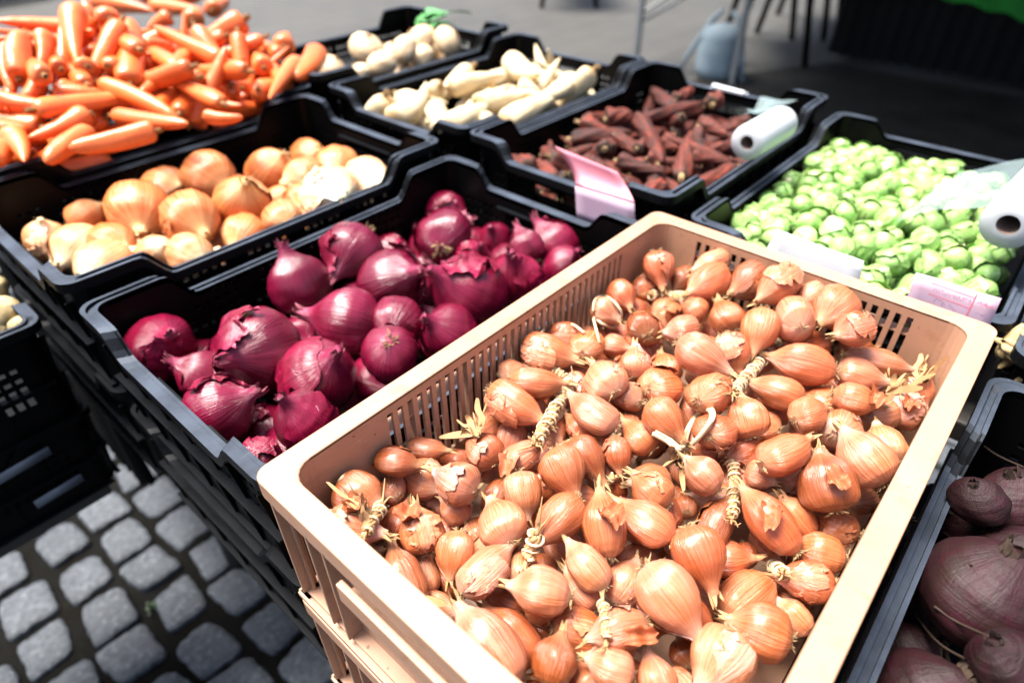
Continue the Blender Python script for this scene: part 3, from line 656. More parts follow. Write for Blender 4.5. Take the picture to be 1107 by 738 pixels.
('SH', 0.5039, -0.3139, -0.0501, 0.313, -0.949, -0.047, 3.59, 0.0172, 0.0515, 1, (1.078, 1.284, 1.746), 'medium shallot, fifth nearest to the right far corner of the tan crate'),
('SH', 0.5603, -0.2922, -0.0599, 0.782, -0.623, 0.019, 3.91, 0.0159, 0.0459, 19, (0.608, 0.539, 0.441), 'small shallot with its neck to the right, third nearest to the pink price tag'),
('SH', 0.4109, -0.2566, -0.0405, -0.244, 0.968, 0.056, 3.2, 0.0182, 0.0597, 21, (1.024, 1.024, 1.024), 'medium shallot with its neck to the left, fourth nearest to the long raffia bundle'),
('SH', 0.3931, -0.2978, -0.032, 0.896, -0.442, 0.047, 3.57, 0.0169, 0.0399, 13, (1.095, 1.095, 1.095), 'medium shallot, number 19 in distance to the right far corner of the tan crate'),
('SH', 0.4146, -0.3203, -0.0542, 0.897, 0.108, -0.43, 2.15, 0.0219, 0.0518, 20, (1.024, 1.219, 1.658), 'large shallot, tenth nearest to the right rim of the tan crate'),
('SH', 0.4744, -0.3423, -0.0641, 0.936, -0.112, -0.332, 2.56, 0.0199, 0.0469, 16, (1.127, 1.47, 1.959), 'large shallot, seventh nearest to the right far corner of the tan crate'),
('SH', 0.4494, -0.3222, -0.0412, 0.282, -0.958, -0.052, 4.11, 0.0183, 0.0439, 18, (0.965, 0.965, 0.965), 'medium shallot, ninth nearest to the right far corner of the tan crate'),
('SH', 0.5133, -0.3517, -0.0759, -0.098, 0.992, 0.073, 4.7, 0.021, 0.0557, 11, (0.925, 1.101, 1.497), 'large shallot, third nearest to the right far corner of the tan crate'),
('SH', 0.5479, -0.3624, -0.074, -0.534, -0.661, -0.528, 4.35, 0.0168, 0.0397, 16, (1.212, 1.443, 1.962), 'medium shallot, nearest to the right far corner of the tan crate'),
('SH', 0.3795, -0.3503, -0.0412, 0.299, 0.888, 0.349, 4.91, 0.0245, 0.0579, 0, (1.15, 1.369, 1.862), 'large shallot, fourth nearest to the right rim of the tan crate'),
('SH', 0.4257, -0.3596, -0.0555, 0.703, 0.689, 0.176, 5.63, 0.0181, 0.0427, 7, (1.297, 1.692, 2.256), 'medium shallot, third nearest to the right rim of the tan crate'),
('SH', 0.335, -0.3005, -0.0362, 0.923, -0.381, 0.058, 4.6, 0.0185, 0.0572, 7, (1.118, 0.951, 0.951), 'large shallot with its neck to the upper right, thirteenth nearest to the white raffia knot'),
('SH', 0.3367, -0.3364, -0.046, 0.599, 0.648, 0.47, 5.31, 0.0231, 0.0544, 7, (0.579, 0.514, 0.42), 'large shallot, sixth nearest to the right rim of the tan crate'),
('SH', 0.3528, -0.3071, -0.0765, 0.959, -0.222, 0.174, 0.81, 0.0146, 0.0344, 11, (1.011, 1.204, 1.637), 'small shallot with its neck to the upper right, fourteenth nearest to the white raffia knot'),
('SH', 0.3566, -0.2526, -0.0379, 0.567, 0.683, 0.461, 4.59, 0.0184, 0.0433, 15, (1.039, 1.039, 1.039), 'medium shallot with its neck to the top, tenth nearest to the long raffia bundle'),
('SH', 0.363, -0.2135, -0.0349, 0.987, -0.107, -0.116, 1.96, 0.0217, 0.0512, 20, (1.054, 1.054, 1.054), 'large shallot with its neck to the upper right, sixth nearest to the raffia bow'),
('SH', 0.324, -0.2392, -0.0408, 0.926, 0.009, -0.376, 1.37, 0.018, 0.0425, 11, (0.884, 0.752, 0.752), 'medium shallot with its root towards us, third nearest to the raffia bow'),
('SH', 0.2735, -0.2521, -0.0474, 0.154, 0.956, 0.251, 3.24, 0.017, 0.04, 18, (1.028, 1.223, 1.664), 'medium shallot with its neck to the upper left, sixth nearest to the white raffia knot'),
('SH', 0.3417, -0.2611, -0.0703, -0.957, 0.28, 0.082, 0.09, 0.0174, 0.0411, 20, (0.879, 0.747, 0.747), 'medium shallot with its neck to the lower left, second nearest to the white raffia knot'),
('SH', 0.2303, -0.2267, -0.0491, 0.061, 0.981, 0.186, 1.36, 0.0174, 0.0415, 4, (1.019, 1.019, 1.019), 'medium shallot, number 29 in distance to the raffia bow'),
('SH', 0.3268, -0.2883, -0.0692, -0.095, -0.977, 0.19, 3.65, 0.0127, 0.03, 12, (1.123, 1.337, 1.818), 'small shallot with its neck to the lower right, fourth nearest to the white raffia knot'),
('SH', 0.2776, -0.2357, -0.0979, 0.908, -0.128, -0.4, 3.25, 0.0119, 0.0281, 13, (0.915, 0.915, 0.915), 'half hidden shallot, number 18 in distance to the white raffia knot'),
('SH', 0.1608, -0.1441, -0.0597, -0.533, -0.728, -0.431, 2.14, 0.016, 0.0432, 15, (1.07, 1.396, 1.861), 'small shallot, tenth nearest to the papery bound neck in the front middle'),
('SH', 0.1914, -0.1656, -0.0415, -0.38, -0.826, -0.416, 3.14, 0.0204, 0.0481, 9, (0.942, 0.942, 0.942), 'large shallot, number 21 in distance to the plaited bundle'),
('SH', 0.1536, -0.1857, -0.0523, -0.978, 0.105, -0.183, 3.57, 0.0192, 0.0574, 13, (0.924, 0.924, 0.924), 'large shallot, fifth nearest to the papery bound neck in the front middle'),
('SH', 0.1279, -0.1473, -0.0572, 0.473, 0.881, 0.036, 4.49, 0.0202, 0.0477, 13, (1.217, 1.449, 1.971), 'large shallot, sixth nearest to the papery bound neck in the front middle'),
('SH', 0.1737, -0.2178, -0.0441, 0.603, 0.666, 0.44, 6.24, 0.019, 0.057, 18, (0.987, 0.987, 0.987), 'large shallot, number 19 in distance to the papery bound neck in the front middle'),
('SH', 0.2004, -0.2386, -0.0485, -0.043, 0.994, 0.101, 3.08, 0.0168, 0.0563, 17, (1.142, 0.971, 0.971), 'medium shallot, number 40 in distance to the bottom edge of the photo'),
('SH', 0.1407, -0.2247, -0.0571, 0.145, 0.957, 0.251, 6.14, 0.0138, 0.0475, 16, (1.032, 1.346, 1.795), 'small shallot, twelfth nearest to the papery bound neck in the front middle'),
('SH', 0.0917, -0.1672, -0.065, 0.981, -0.121, 0.154, 5.98, 0.0154, 0.0573, 3, (1.198, 1.426, 1.939), 'small shallot, ninth nearest to the papery bound neck in the front middle'),
('SH', 0.0834, -0.1373, -0.0683, -0.761, -0.485, -0.432, 3.15, 0.015, 0.0404, 20, (1.044, 1.044, 1.044), 'small shallot, seventh nearest to the near rim of the tan crate'),
('SH', 0.0835, -0.0979, -0.0672, 0.406, 0.717, 0.567, 5.33, 0.018, 0.0425, 11, (1.103, 1.103, 1.103), 'medium shallot, eighth nearest to the near left corner of the tan crate'),
('SH', 0.0669, -0.1119, -0.0942, 0.336, 0.864, 0.376, 3.82, 0.0125, 0.0452, 11, (1.182, 1.541, 2.055), 'small shallot, third nearest to the near rim of the tan crate'),
('SH', 0.0449, -0.1145, -0.0752, 0.322, 0.87, 0.374, 2.32, 0.0178, 0.055, 19, (0.871, 0.871, 0.871), 'medium shallot, nearest to the near rim of the tan crate'),
('SH', 0.0399, -0.0707, -0.0466, 0.465, -0.885, -0.035, 3.48, 0.0175, 0.0521, 21, (1.186, 1.412, 1.92), 'medium shallot, second nearest to the near left corner of the tan crate'),
('SH', 0.0465, -0.2061, -0.0667, 0.163, 0.946, 0.28, 4.8, 0.0204, 0.0696, 15, (0.984, 1.172, 1.594), 'large shallot, twelfth nearest to the near rim of the tan crate'),
('SH', 0.0738, -0.2043, -0.0955, 0.078, 0.972, 0.222, 0.84, 0.0178, 0.0571, 3, (0.952, 0.809, 0.809), 'medium shallot, sixteenth nearest to the bottom edge of the photo'),
('SH', 0.1001, -0.2113, -0.0577, -0.469, 0.882, 0.037, 1.69, 0.0185, 0.0497, 10, (1.158, 1.378, 1.874), 'large shallot, seventh nearest to the papery bound neck in the front middle'),
('SH', 0.1357, -0.2255, -0.0841, 0.138, 0.959, 0.247, 2.99, 0.0148, 0.0405, 19, (1.164, 1.386, 1.885), 'small shallot, fifteenth nearest to the bottom edge of the photo'),
('SH', 0.1182, -0.2711, -0.0685, -0.823, 0.566, -0.04, 0.22, 0.0156, 0.0485, 22, (0.948, 1.128, 1.535), 'small shallot, eighth nearest to the bottom edge of the photo'),
('SH', 0.1615, -0.2914, -0.0619, -0.194, -0.942, -0.273, 3.54, 0.0226, 0.0632, 4, (1.195, 1.423, 1.935), 'large shallot, number 20 in distance to the bottom edge of the photo'),
('SH', 0.161, -0.2527, -0.0759, 0.948, 0.073, 0.31, 0.38, 0.0164, 0.0404, 22, (1.227, 1.46, 1.986), 'medium shallot, number 18 in distance to the bottom edge of the photo'),
('SH', 0.0996, -0.2126, -0.1125, 0.358, 0.933, -0.041, 1.33, 0.0103, 0.0244, 7, (0.962, 0.962, 0.962), 'half hidden shallot, tenth nearest to the bottom edge of the photo'),
('SH', 0.074, -0.2486, -0.0723, 0.864, 0.313, 0.394, 4.33, 0.0159, 0.038, 2, (0.667, 0.592, 0.484), 'small shallot, fifth nearest to the bottom edge of the photo'),
('SH', 0.0923, -0.2822, -0.0704, -0.425, 0.904, 0.049, 2.33, 0.0151, 0.0357, 3, (1.122, 1.336, 1.817), 'small shallot, second nearest to the bottom edge of the photo'),
('SH', 0.1133, -0.2724, -0.0916, -0.743, 0.669, -0.019, 2.82, 0.0097, 0.0388, 6, (1.237, 1.613, 2.151), 'small shallot, fourth nearest to the bottom edge of the photo'),
('SH', 0.1143, -0.3074, -0.0779, 0.488, 0.77, 0.41, 2.54, 0.0145, 0.0341, 21, (1.087, 1.295, 1.761), 'small shallot, ninth nearest to the bottom edge of the photo'),
('SH', 0.2057, -0.2914, -0.0598, -0.467, -0.784, -0.408, 0.85, 0.0229, 0.054, 21, (0.957, 0.813, 0.813), 'large shallot, number 19 in distance to the exposed tan floor at the lower right'),
('SH', 0.2823, -0.3136, -0.0633, 0.249, 0.917, 0.31, 2.33, 0.0203, 0.0689, 10, (1.053, 0.895, 0.895), 'large shallot with its neck to the upper left, sixteenth nearest to the white raffia knot'),
('SH', 0.263, -0.2798, -0.0762, 0.921, 0.134, 0.366, 3.57, 0.0153, 0.0543, 3, (0.625, 0.555, 0.454), 'small shallot with its neck to the upper right, twelfth nearest to the white raffia knot'),
('SH', 0.2938, -0.3557, -0.0843, -0.366, 0.929, 0.053, 2.65, 0.0192, 0.0454, 2, (1.027, 1.027, 1.027), 'large shallot, ninth nearest to the exposed tan floor at the lower right'),
('SH', 0.334, -0.3577, -0.0872, -0.133, 0.988, 0.082, 4.11, 0.0172, 0.0406, 14, (0.658, 0.584, 0.478), 'medium shallot, fifth nearest to the right rim of the tan crate'),
('SH', 0.259, -0.3576, -0.0824, -0.469, 0.882, 0.037, 5.94, 0.0173, 0.0491, 9, (0.979, 0.832, 0.832), 'medium shallot, fifth nearest to the exposed tan floor at the lower right'),
('SH', 0.2273, -0.3296, -0.0956, 0.958, -0.254, 0.131, 2.28, 0.0204, 0.0611, 11, (1.087, 1.087, 1.087), 'large shallot, sixth nearest to the exposed tan floor at the lower right'),
('SH', 0.2574, -0.3522, -0.1089, 0.34, 0.774, -0.534, 2.09, 0.0108, 0.0254, 20, (1.136, 1.136, 1.136), 'small shallot, fourth nearest to the exposed tan floor at the lower right'),
('SH', 0.2336, -0.3623, -0.0966, 0.136, 0.962, 0.238, 2.51, 0.0131, 0.035, 6, (1.343, 1.751, 2.335), 'small shallot, nearest to the exposed tan floor at the lower right'),
('SH', 0.1944, -0.3481, -0.0801, -0.326, 0.943, 0.064, 3.38, 0.0207, 0.0487, 16, (0.888, 0.888, 0.888), 'large shallot, second nearest to the exposed tan floor at the lower right'),
('SH', 0.1491, -0.3378, -0.0771, -0.999, 0.011, -0.034, 5.85, 0.0231, 0.0544, 9, (1.13, 1.474, 1.965), 'large shallot, eighth nearest to the exposed tan floor at the lower right'),
('SH', 0.2629, -0.2483, -0.0838, 0.74, 0.505, -0.444, 1.79, 0.0109, 0.0258, 21, (0.976, 0.976, 0.976), 'half hidden shallot with its root towards us, eighteenth nearest to the white raffia knot'),
('SH', 0.2691, -0.3081, -0.106, 0.874, 0.453, -0.179, 2.03, 0.0113, 0.0267, 8, (0.903, 0.768, 0.768), 'half hidden shallot, thirteenth nearest to the exposed tan floor at the lower right'),
('SH', 0.0854, -0.2673, -0.0931, 0.254, 0.861, -0.44, 4.98, 0.0115, 0.0272, 15, (1.121, 1.335, 1.815), 'small shallot, nearest to the bottom edge of the photo'),
('SH', 0.1655, -0.3096, -0.1192, 0.667, 0.687, -0.287, 2.23, 0.0131, 0.031, 21, (0.616, 0.546, 0.447), 'half hidden shallot, fourteenth nearest to the exposed tan floor at the lower right'),
('SH', 0.0996, -0.0369, -0.0801, 0.195, 0.941, -0.277, 0.9, 0.0135, 0.0318, 18, (1.087, 1.294, 1.76), 'half hidden shallot, third nearest to the near left corner of the tan crate'),
('SH', 0.129, -0.119, -0.1016, 0.562, 0.751, -0.347, 5.01, 0.0142, 0.0334, 6, (1.143, 1.143, 1.143), 'half hidden shallot, eleventh nearest to the papery bound neck in the front middle'),
('SH', 0.1383, -0.184, -0.1004, 0.539, 0.827, -0.159, 1.61, 0.0134, 0.0316, 5, (1.029, 1.029, 1.029), 'half hidden shallot, nearest to the papery bound neck in the front middle'),
('SH', 0.2243, -0.2425, -0.1053, 0.941, 0.217, -0.26, 3.75, 0.0161, 0.0379, 2, (1.053, 1.053, 1.053), 'half hidden shallot, number 31 in distance to the bottom edge of the photo'),
('SH', 0.472, -0.1592, -0.0771, 0.732, 0.631, -0.258, 5.73, 0.0182, 0.043, 13, (1.312, 1.712, 2.283), 'half hidden shallot with its root towards us, thirteenth nearest to the long raffia bundle'),
('SH', 0.3442, -0.1537, -0.0872, 0.876, 0.207, -0.436, 3.21, 0.0163, 0.0385, 7, (1.056, 1.056, 1.056), 'half hidden shallot with its root towards us, fifteenth nearest to the raffia bow'),
('SH', 0.3926, -0.3612, -0.1042, -0.889, 0.126, 0.441, 2.44, 0.0174, 0.041, 21, (1.054, 1.374, 1.832), 'half hidden shallot, second nearest to the right rim of the tan crate'),
('RO', 0.0601, 0.3399, -0.0828, 0.159, -0.728, 0.666, 3.07, 0.0418, 0.1021, 5, (1.132, 1.132, 1.132), 'large red onion with its neck towards us, nearest to the left corner of its crate'),
('RO', 0.1202, 0.2245, -0.0699, -0.782, -0.427, 0.453, 1.4, 0.0494, 0.1206, 23, (1.003, 1.003, 1.003), 'large red onion, seventh nearest to the left corner of its crate'),
('RO', 0.056, 0.1761, -0.08, 0.712, -0.57, 0.41, 2.62, 0.035, 0.0853, 16, (1.087, 1.087, 1.087), 'medium red onion, fifth nearest to the left corner of its crate'),
('RO', 0.0682, 0.2735, -0.0947, -0.569, 0.536, 0.624, 4.83, 0.0294, 0.0718, 13, (1.101, 1.101, 1.101), 'small red onion, second nearest to the left corner of its crate'),
('RO', 0.0959, 0.0966, -0.0703, -0.325, 0.077, 0.943, 4.42, 0.0324, 0.0791, 9, (0.959, 0.959, 0.959), 'medium red onion, sixth nearest to the near corner of the tan crate'),
('RO', 0.09, 0.1229, -0.1291, 0.267, -0.729, 0.631, 5.89, 0.0297, 0.0724, 10, (1.093, 1.093, 1.093), 'small red onion, third nearest to the near corner of the tan crate'),
('RO', 0.152, 0.1418, -0.0767, 0.164, -0.606, 0.779, 6.17, 0.0431, 0.1051, 3, (1.06, 1.06, 1.06), 'large red onion, thirteenth nearest to the near corner of the tan crate'),
('RO', 0.2285, 0.2103, -0.0758, -0.571, 0.809, 0.142, 2.85, 0.0429, 0.1047, 20, (1.114, 1.114, 1.114), 'large red onion with its neck to the left, fourth nearest to the yellow onions'),
('RO', 0.2625, 0.1474, -0.0748, -0.829, -0.546, 0.122, 5.15, 0.032, 0.078, 19, (1.03, 1.03, 1.03), 'medium red onion, sixth nearest to the middle of the tan rim'),
('RO', 0.2945, 0.0915, -0.0724, -0.629, 0.142, 0.765, 1.09, 0.0352, 0.086, 6, (0.951, 0.951, 0.951), 'medium red onion, second nearest to the middle of the tan rim'),
('RO', 0.2152, 0.1014, -0.0714, 0.17, 0.409, -0.897, 0.48, 0.0334, 0.0815, 11, (0.995, 0.995, 0.995), 'medium red onion, seventh nearest to the middle of the tan rim'),
('RO', 0.2133, 0.1312, -0.1238, -0.099, -0.961, 0.26, 6.13, 0.0295, 0.0721, 19, (1.215, 1.215, 1.215), 'small red onion, fourteenth nearest to the middle of the tan rim'),
('RO', 0.2454, 0.3313, -0.0739, 0.036, 0.368, 0.929, 1.87, 0.0412, 0.1006, 12, (0.884, 0.884, 0.884), 'large red onion with its neck to the top, nearest to the yellow onions'),
('RO', 0.328, 0.3228, -0.0742, -0.902, -0.381, -0.203, 1.65, 0.0432, 0.1053, 17, (0.867, 0.867, 0.867), 'large red onion with its neck to the lower left, second nearest to the yellow onions'),
('RO', 0.3263, 0.22, -0.0706, 0.103, -0.822, 0.559, 4.85, 0.0452, 0.1103, 23, (0.805, 0.805, 0.805), 'large red onion with its neck to the right, seventh nearest to the yellow onions'),
('RO', 0.3646, 0.1334, -0.0645, -0.716, 0.172, 0.676, 3.25, 0.0494, 0.1206, 4, (1.183, 1.183, 1.183), 'large red onion, fourth nearest to the middle of the tan rim'),
('RO', 0.4474, 0.1187, -0.0784, -0.308, -0.186, 0.933, 4.97, 0.0397, 0.0968, 7, (1.245, 1.245, 1.245), 'large red onion with its neck to the top, fifth nearest to the pink folded card'),
('RO', 0.4806, 0.2862, -0.088, 0.783, 0.616, -0.088, 4.23, 0.0439, 0.1071, 23, (0.906, 0.906, 0.906), 'large red onion, second nearest to the far corner of its crate'),
('RO', 0.5501, 0.3457, -0.1005, 0.163, -0.981, 0.104, 4.32, 0.0354, 0.0863, 16, (0.92, 0.92, 0.92), 'medium red onion, nearest to the far corner of its crate'),
('RO', 0.5512, 0.2494, -0.113, -0.497, -0.228, 0.837, 1.07, 0.0283, 0.069, 9, (0.889, 0.889, 0.889), 'small red onion, fifth nearest to the far corner of its crate'),
('RO', 0.5553, 0.1397, -0.0791, -0.083, 0.629, 0.773, 5.06, 0.0365, 0.0889, 16, (1.07, 1.07, 1.07), 'medium red onion with its neck to the upper left, nearest to the pink folded card'),
('RO', 0.5001, 0.1446, -0.0595, 0.142, 0.683, 0.717, 4.7, 0.025, 0.061, 1, (1.018, 1.018, 1.018), 'small red onion, third nearest to the pink folded card'),
('RO', 0.4744, 0.2193, -0.0967, -0.156, -0.551, 0.82, 1.95, 0.0271, 0.066, 13, (1.169, 1.169, 1.169), 'small red onion, sixth nearest to the far corner of its crate'),
('RO', 0.4266, 0.3508, -0.1211, 0.031, -0.777, 0.629, 0.93, 0.0304, 0.0742, 1, (0.894, 0.894, 0.894), 'small red onion with its neck towards us, fifth nearest to the yellow onions'),
('RO', 0.2026, 0.2742, -0.1208, 0.006, -0.994, 0.111, 3.35, 0.0251, 0.0612, 14, (1.195, 1.195, 1.195), 'small red onion with its neck to the lower right, sixth nearest to the yellow onions'),
('RO', 0.0405, 0.1011, -0.0945, -0.865, -0.414, 0.285, 0.83, 0.0211, 0.0515, 7, (1.009, 1.009, 1.009), 'small red onion, nearest to the near corner of the tan crate'),
('RO', 0.5217, 0.0868, -0.0804, -0.05, -0.591, 0.805, 2.03, 0.0295, 0.0721, 12, (1.164, 1.164, 1.164), 'small red onion, second nearest to the pink folded card'),
('YO', 0.1841, 0.6604, -0.064, -0.424, -0.863, -0.276, 4.57, 0.0455, 0.1047, 19, (1.06, 1.06, 1.06), 'large yellow onion with its neck to the bottom, fifth nearest to the heap of carrots'),
('YO', 0.2191, 0.5526, -0.0542, -0.199, -0.975, -0.098, 2.92, 0.0414, 0.0953, 15, (1.0, 1.0, 1.0), 'large yellow onion, third nearest to the heap of carrots'),
('YO', 0.2686, 0.7481, -0.0784, 0.26, -0.92, 0.294, 6.23, 0.0381, 0.0876, 8, (1.093, 1.164, 1.265), 'medium yellow onion with its neck to the right, second nearest to the heap of carrots'),
('YO', 0.3198, 0.6859, -0.0558, 0.075, -0.986, -0.152, 3.21, 0.0406, 0.0934, 12, (1.0, 1.0, 1.0), 'large yellow onion with its neck to the lower right, nearest to the heap of carrots'),
('YO', 0.1317, 0.723, -0.0678, 0.808, -0.389, 0.443, 5.26, 0.0261, 0.0601, 16, (1.168, 1.244, 1.352), 'small yellow onion, third nearest to the left corner of its crate'),
('YO', 0.0654, 0.7167, -0.0786, 0.099, -0.288, 0.952, 3.19, 0.0317, 0.073, 21, (1.291, 1.859, 2.685), 'medium yellow onion, nearest to the left corner of its crate'),
('YO', 0.0852, 0.6524, -0.0837, -0.9, -0.434, 0.044, 2.8, 0.0384, 0.0884, 15, (1.159, 1.669, 2.411), 'medium yellow onion, nearest to the near corner of its crate'),
('YO', 0.1195, 0.5982, -0.0686, 0.076, -0.988, 0.135, 5.26, 0.0306, 0.0703, 12, (1.059, 1.059, 1.059), 'medium yellow onion, fourth nearest to the near corner of its crate'),
('YO', 0.0794, 0.5327, -0.0617, -0.814, -0.552, 0.179, 2.81, 0.0357, 0.082, 18, (1.255, 1.807, 2.611), 'medium yellow onion, second nearest to the near corner of its crate'),
('YO', 0.1444, 0.5017, -0.0556, 0.273, -0.766, 0.582, 5.21, 0.0248, 0.0569, 2, (1.252, 1.804, 2.605), 'small yellow onion, eighth nearest to the near corner of its crate'),
('YO', 0.1373, 0.5447, -0.0858, -0.223, -0.441, 0.87, 2.2, 0.031, 0.0713, 5, (1.312, 1.889, 2.728), 'medium yellow onion, sixth nearest to the near corner of its crate'),
('YO', 0.1686, 0.4544, -0.0561, 0.006, -0.995, 0.102, 4.22, 0.0309, 0.0711, 0, (1.178, 1.697, 2.451), 'medium yellow onion, tenth nearest to the near corner of its crate'),
('YO', 0.3064, 0.5643, -0.0584, 0.121, -0.625, 0.771, 5.84, 0.0433, 0.0995, 3, (0.999, 0.999, 0.999), 'large yellow onion, fourth nearest to the heap of carrots'),
('YO', 0.4134, 0.6532, -0.0651, 0.337, -0.555, 0.761, 0.14, 0.0396, 0.091, 2, (1.056, 1.056, 1.056), 'medium yellow onion, sixth nearest to the heap of carrots'),
('YO', 0.5245, 0.7055, -0.0915, -0.023, -0.786, 0.618, 1.81, 0.0364, 0.0838, 22, (1.047, 1.047, 1.047), 'medium yellow onion, fourth nearest to the right corner of its crate'),
('YO', 0.4308, 0.582, -0.0691, -0.999, -0.015, 0.029, 5.6, 0.037, 0.0852, 23, (1.022, 1.088, 1.182), 'medium yellow onion, fifth nearest to the right corner of its crate'),
('YO', 0.5016, 0.5892, -0.0706, -0.81, -0.573, 0.124, 4.91, 0.0374, 0.0861, 7, (1.187, 1.264, 1.373), 'medium yellow onion, second nearest to the right corner of its crate'),
('YO', 0.3738, 0.5792, -0.0845, 0.156, -0.72, 0.677, 3.35, 0.0246, 0.0567, 14, (1.038, 1.038, 1.038), 'small yellow onion with its neck to the upper right, fourth nearest to the red onions'),
('YO', 0.3126, 0.459, -0.0561, -0.265, -0.964, -0.033, 3.39, 0.0267, 0.0614, 10, (1.022, 1.088, 1.183), 'small yellow onion with its neck towards us, nearest to the red onions'),
('YO', 0.393, 0.5302, -0.0796, -0.788, -0.615, 0.021, 6.25, 0.0309, 0.0711, 5, (0.98, 0.98, 0.98), 'medium yellow onion with its neck towards us, fifth nearest to the red onions'),
('YO', 0.4101, 0.4671, -0.0503, -0.166, -0.963, 0.213, 1.91, 0.0438, 0.1006, 21, (1.439, 2.481, 4.168), 'large yellow onion, third nearest to the right corner of its crate'),
('YO', 0.492, 0.4807, -0.071, -0.077, -0.906, 0.416, 1.52, 0.0453, 0.1042, 6, (1.578, 2.721, 4.571), 'large yellow onion with its neck towards us, nearest to the right corner of its crate'),
('YO', 0.2678, 0.5087, -0.0849, -0.808, -0.588, 0.027, 0.77, 0.0325, 0.0748, 22, (1.176, 1.252, 1.361), 'medium yellow onion with its neck to the lower left, third nearest to the red onions'),
('YO', 0.3555, 0.4921, -0.1002, 0.106, -0.856, 0.505, 0.53, 0.0291, 0.0669, 11, (1.088, 1.088, 1.088), 'small yellow onion with its neck towards us, second nearest to the red onions'),
('YO', 0.2052, 0.4654, -0.0946, -0.885, -0.453, 0.111, 1.18, 0.0267, 0.0614, 15, (1.307, 1.882, 2.718), 'small yellow onion with its neck to the lower left, seventh nearest to the red onions'),
('CA', 0.1895, 0.9658, 0.119, 0.41, 0.719, 0.56, 0.05, 0.0205, 0.0987, 13, (0.992, 0.992, 0.992), 'large orange carrot pointing to the top, eighth nearest to the left edge of the photo'),
('CA', 0.1646, 0.9684, 0.094, -0.336, -0.763, -0.552, 0.64, 0.0135, 0.0794, 15, (1.028, 1.028, 1.028), 'small orange carrot pointing to the bottom, nearest to the left edge of the photo'),
('CA', 0.2276, 0.9704, 0.1106, -0.523, -0.692, -0.498, 1.46, 0.0157, 0.0876, 2, (1.021, 1.021, 1.021), 'medium orange carrot pointing to the bottom, sixteenth nearest to the left edge of the photo'),
('CA', 0.2846, 0.9844, 0.1291, -0.451, -0.78, -0.434, 6.02, 0.0208, 0.1381, 17, (1.049, 1.049, 1.049), 'large orange carrot pointing to the bottom, fourteenth nearest to the top edge of the photo'),
('CA', 0.4118, 1.2573, 0.0616, 0.264, 0.595, 0.759, 2.84, 0.0246, 0.1626, 18, (0.945, 0.945, 0.945), 'large orange carrot pointing to the top, fifth nearest to the top edge of the photo'),
('CA', 0.3822, 1.0901, 0.1314, 0.21, 0.977, -0.026, 0.35, 0.0202, 0.1211, 11, (0.984, 0.984, 0.984), 'large orange carrot seen end on, second nearest to the top edge of the photo'),
('CA', 0.3601, 0.9547, 0.0932, 0.502, 0.804, 0.319, 3.17, 0.0218, 0.1953, 10, (1.018, 1.018, 1.018), 'large orange carrot pointing to the top, tenth nearest to the top edge of the photo'),
('CA', 0.2395, 0.9726, 0.0938, 0.171, 0.984, 0.041, 3.39, 0.0139, 0.0832, 4, (0.925, 0.925, 0.925), 'small orange carrot seen end on, seventeenth nearest to the left edge of the photo'),
('CA', 0.2752, 0.9631, 0.0831, 0.135, 0.975, -0.178, 0.66, 0.0157, 0.0943, 3, (1.054, 1.054, 1.054), 'medium orange carrot, number 24 in distance to the top edge of the photo'),
('CA', 0.174, 0.9055, 0.0729, -0.79, -0.467, -0.397, 5.45, 0.0157, 0.0471, 6, (0.987, 0.987, 0.987), 'medium orange carrot, ninth nearest to the left edge of the photo'),
('CA', 0.2296, 0.8779, 0.0619, 0.882, -0.435, -0.181, 2.1, 0.0176, 0.0726, 1, (0.959, 0.959, 0.959), 'large orange carrot pointing to the right, sixteenth nearest to the yellow onions'),
('CA', 0.1495, 0.8858, 0.0619, 0.694, -0.678, -0.24, 4.16, 0.0162, 0.0894, 19, (0.956, 0.956, 0.956), 'medium orange carrot pointing to the right, seventh nearest to the left edge of the photo'),
('CA', 0.2977, 0.8207, 0.0511, 0.296, -0.934, -0.202, 0.69, 0.0147, 0.1612, 13, (1.024, 1.024, 1.024), 'medium orange carrot pointing to the lower right, eighth nearest to the middle of its heap'),
('CA', 0.2771, 0.7471, 0.0363, 0.365, -0.931, 0.002, 3.27, 0.0127, 0.1483, 10, (0.928, 0.928, 0.928), 'small orange carrot pointing to the right, second nearest to the near rim of its crate'),
('CA', 0.1678, 0.8154, 0.0391, -0.979, -0.159, -0.125, 3.01, 0.0191, 0.0969, 11, (0.959, 0.959, 0.959), 'large orange carrot pointing to the lower left, eighth nearest to the yellow onions'),
('CA', 0.152, 0.7552, 0.0303, -0.86, -0.506, -0.065, 1.9, 0.0154, 0.1003, 4, (0.969, 0.969, 0.969), 'medium orange carrot pointing to the lower left, third nearest to the yellow onions'),
('CA', 0.2036, 0.7101, 0.0325, -0.968, 0.248, -0.047, 4.7, 0.0147, 0.1194, 16, (0.961, 0.961, 0.961), 'medium orange carrot pointing to the left, second nearest to the yellow onions'),
('CA', 0.1034, 0.7974, 0.0327, -0.111, -0.99, -0.091, 2.57, 0.0181, 0.0994, 14, (1.037, 1.037, 1.037), 'large orange carrot seen end on, number 18 in distance to the yellow onions'),
('CA', 0.1139, 0.8624, 0.0426, 0.922, -0.387, -0.012, 2.85, 0.0144, 0.0432, 8, (1.015, 1.015, 1.015), 'small orange carrot pointing to the right, fourteenth nearest to the left edge of the photo'),
('CA', 0.0717, 0.8031, 0.0259, -0.481, -0.872, -0.091, 3.1, 0.0165, 0.0496, 10, (1.065, 1.065, 1.065), 'medium orange carrot, number 23 in distance to the left edge of the photo'),
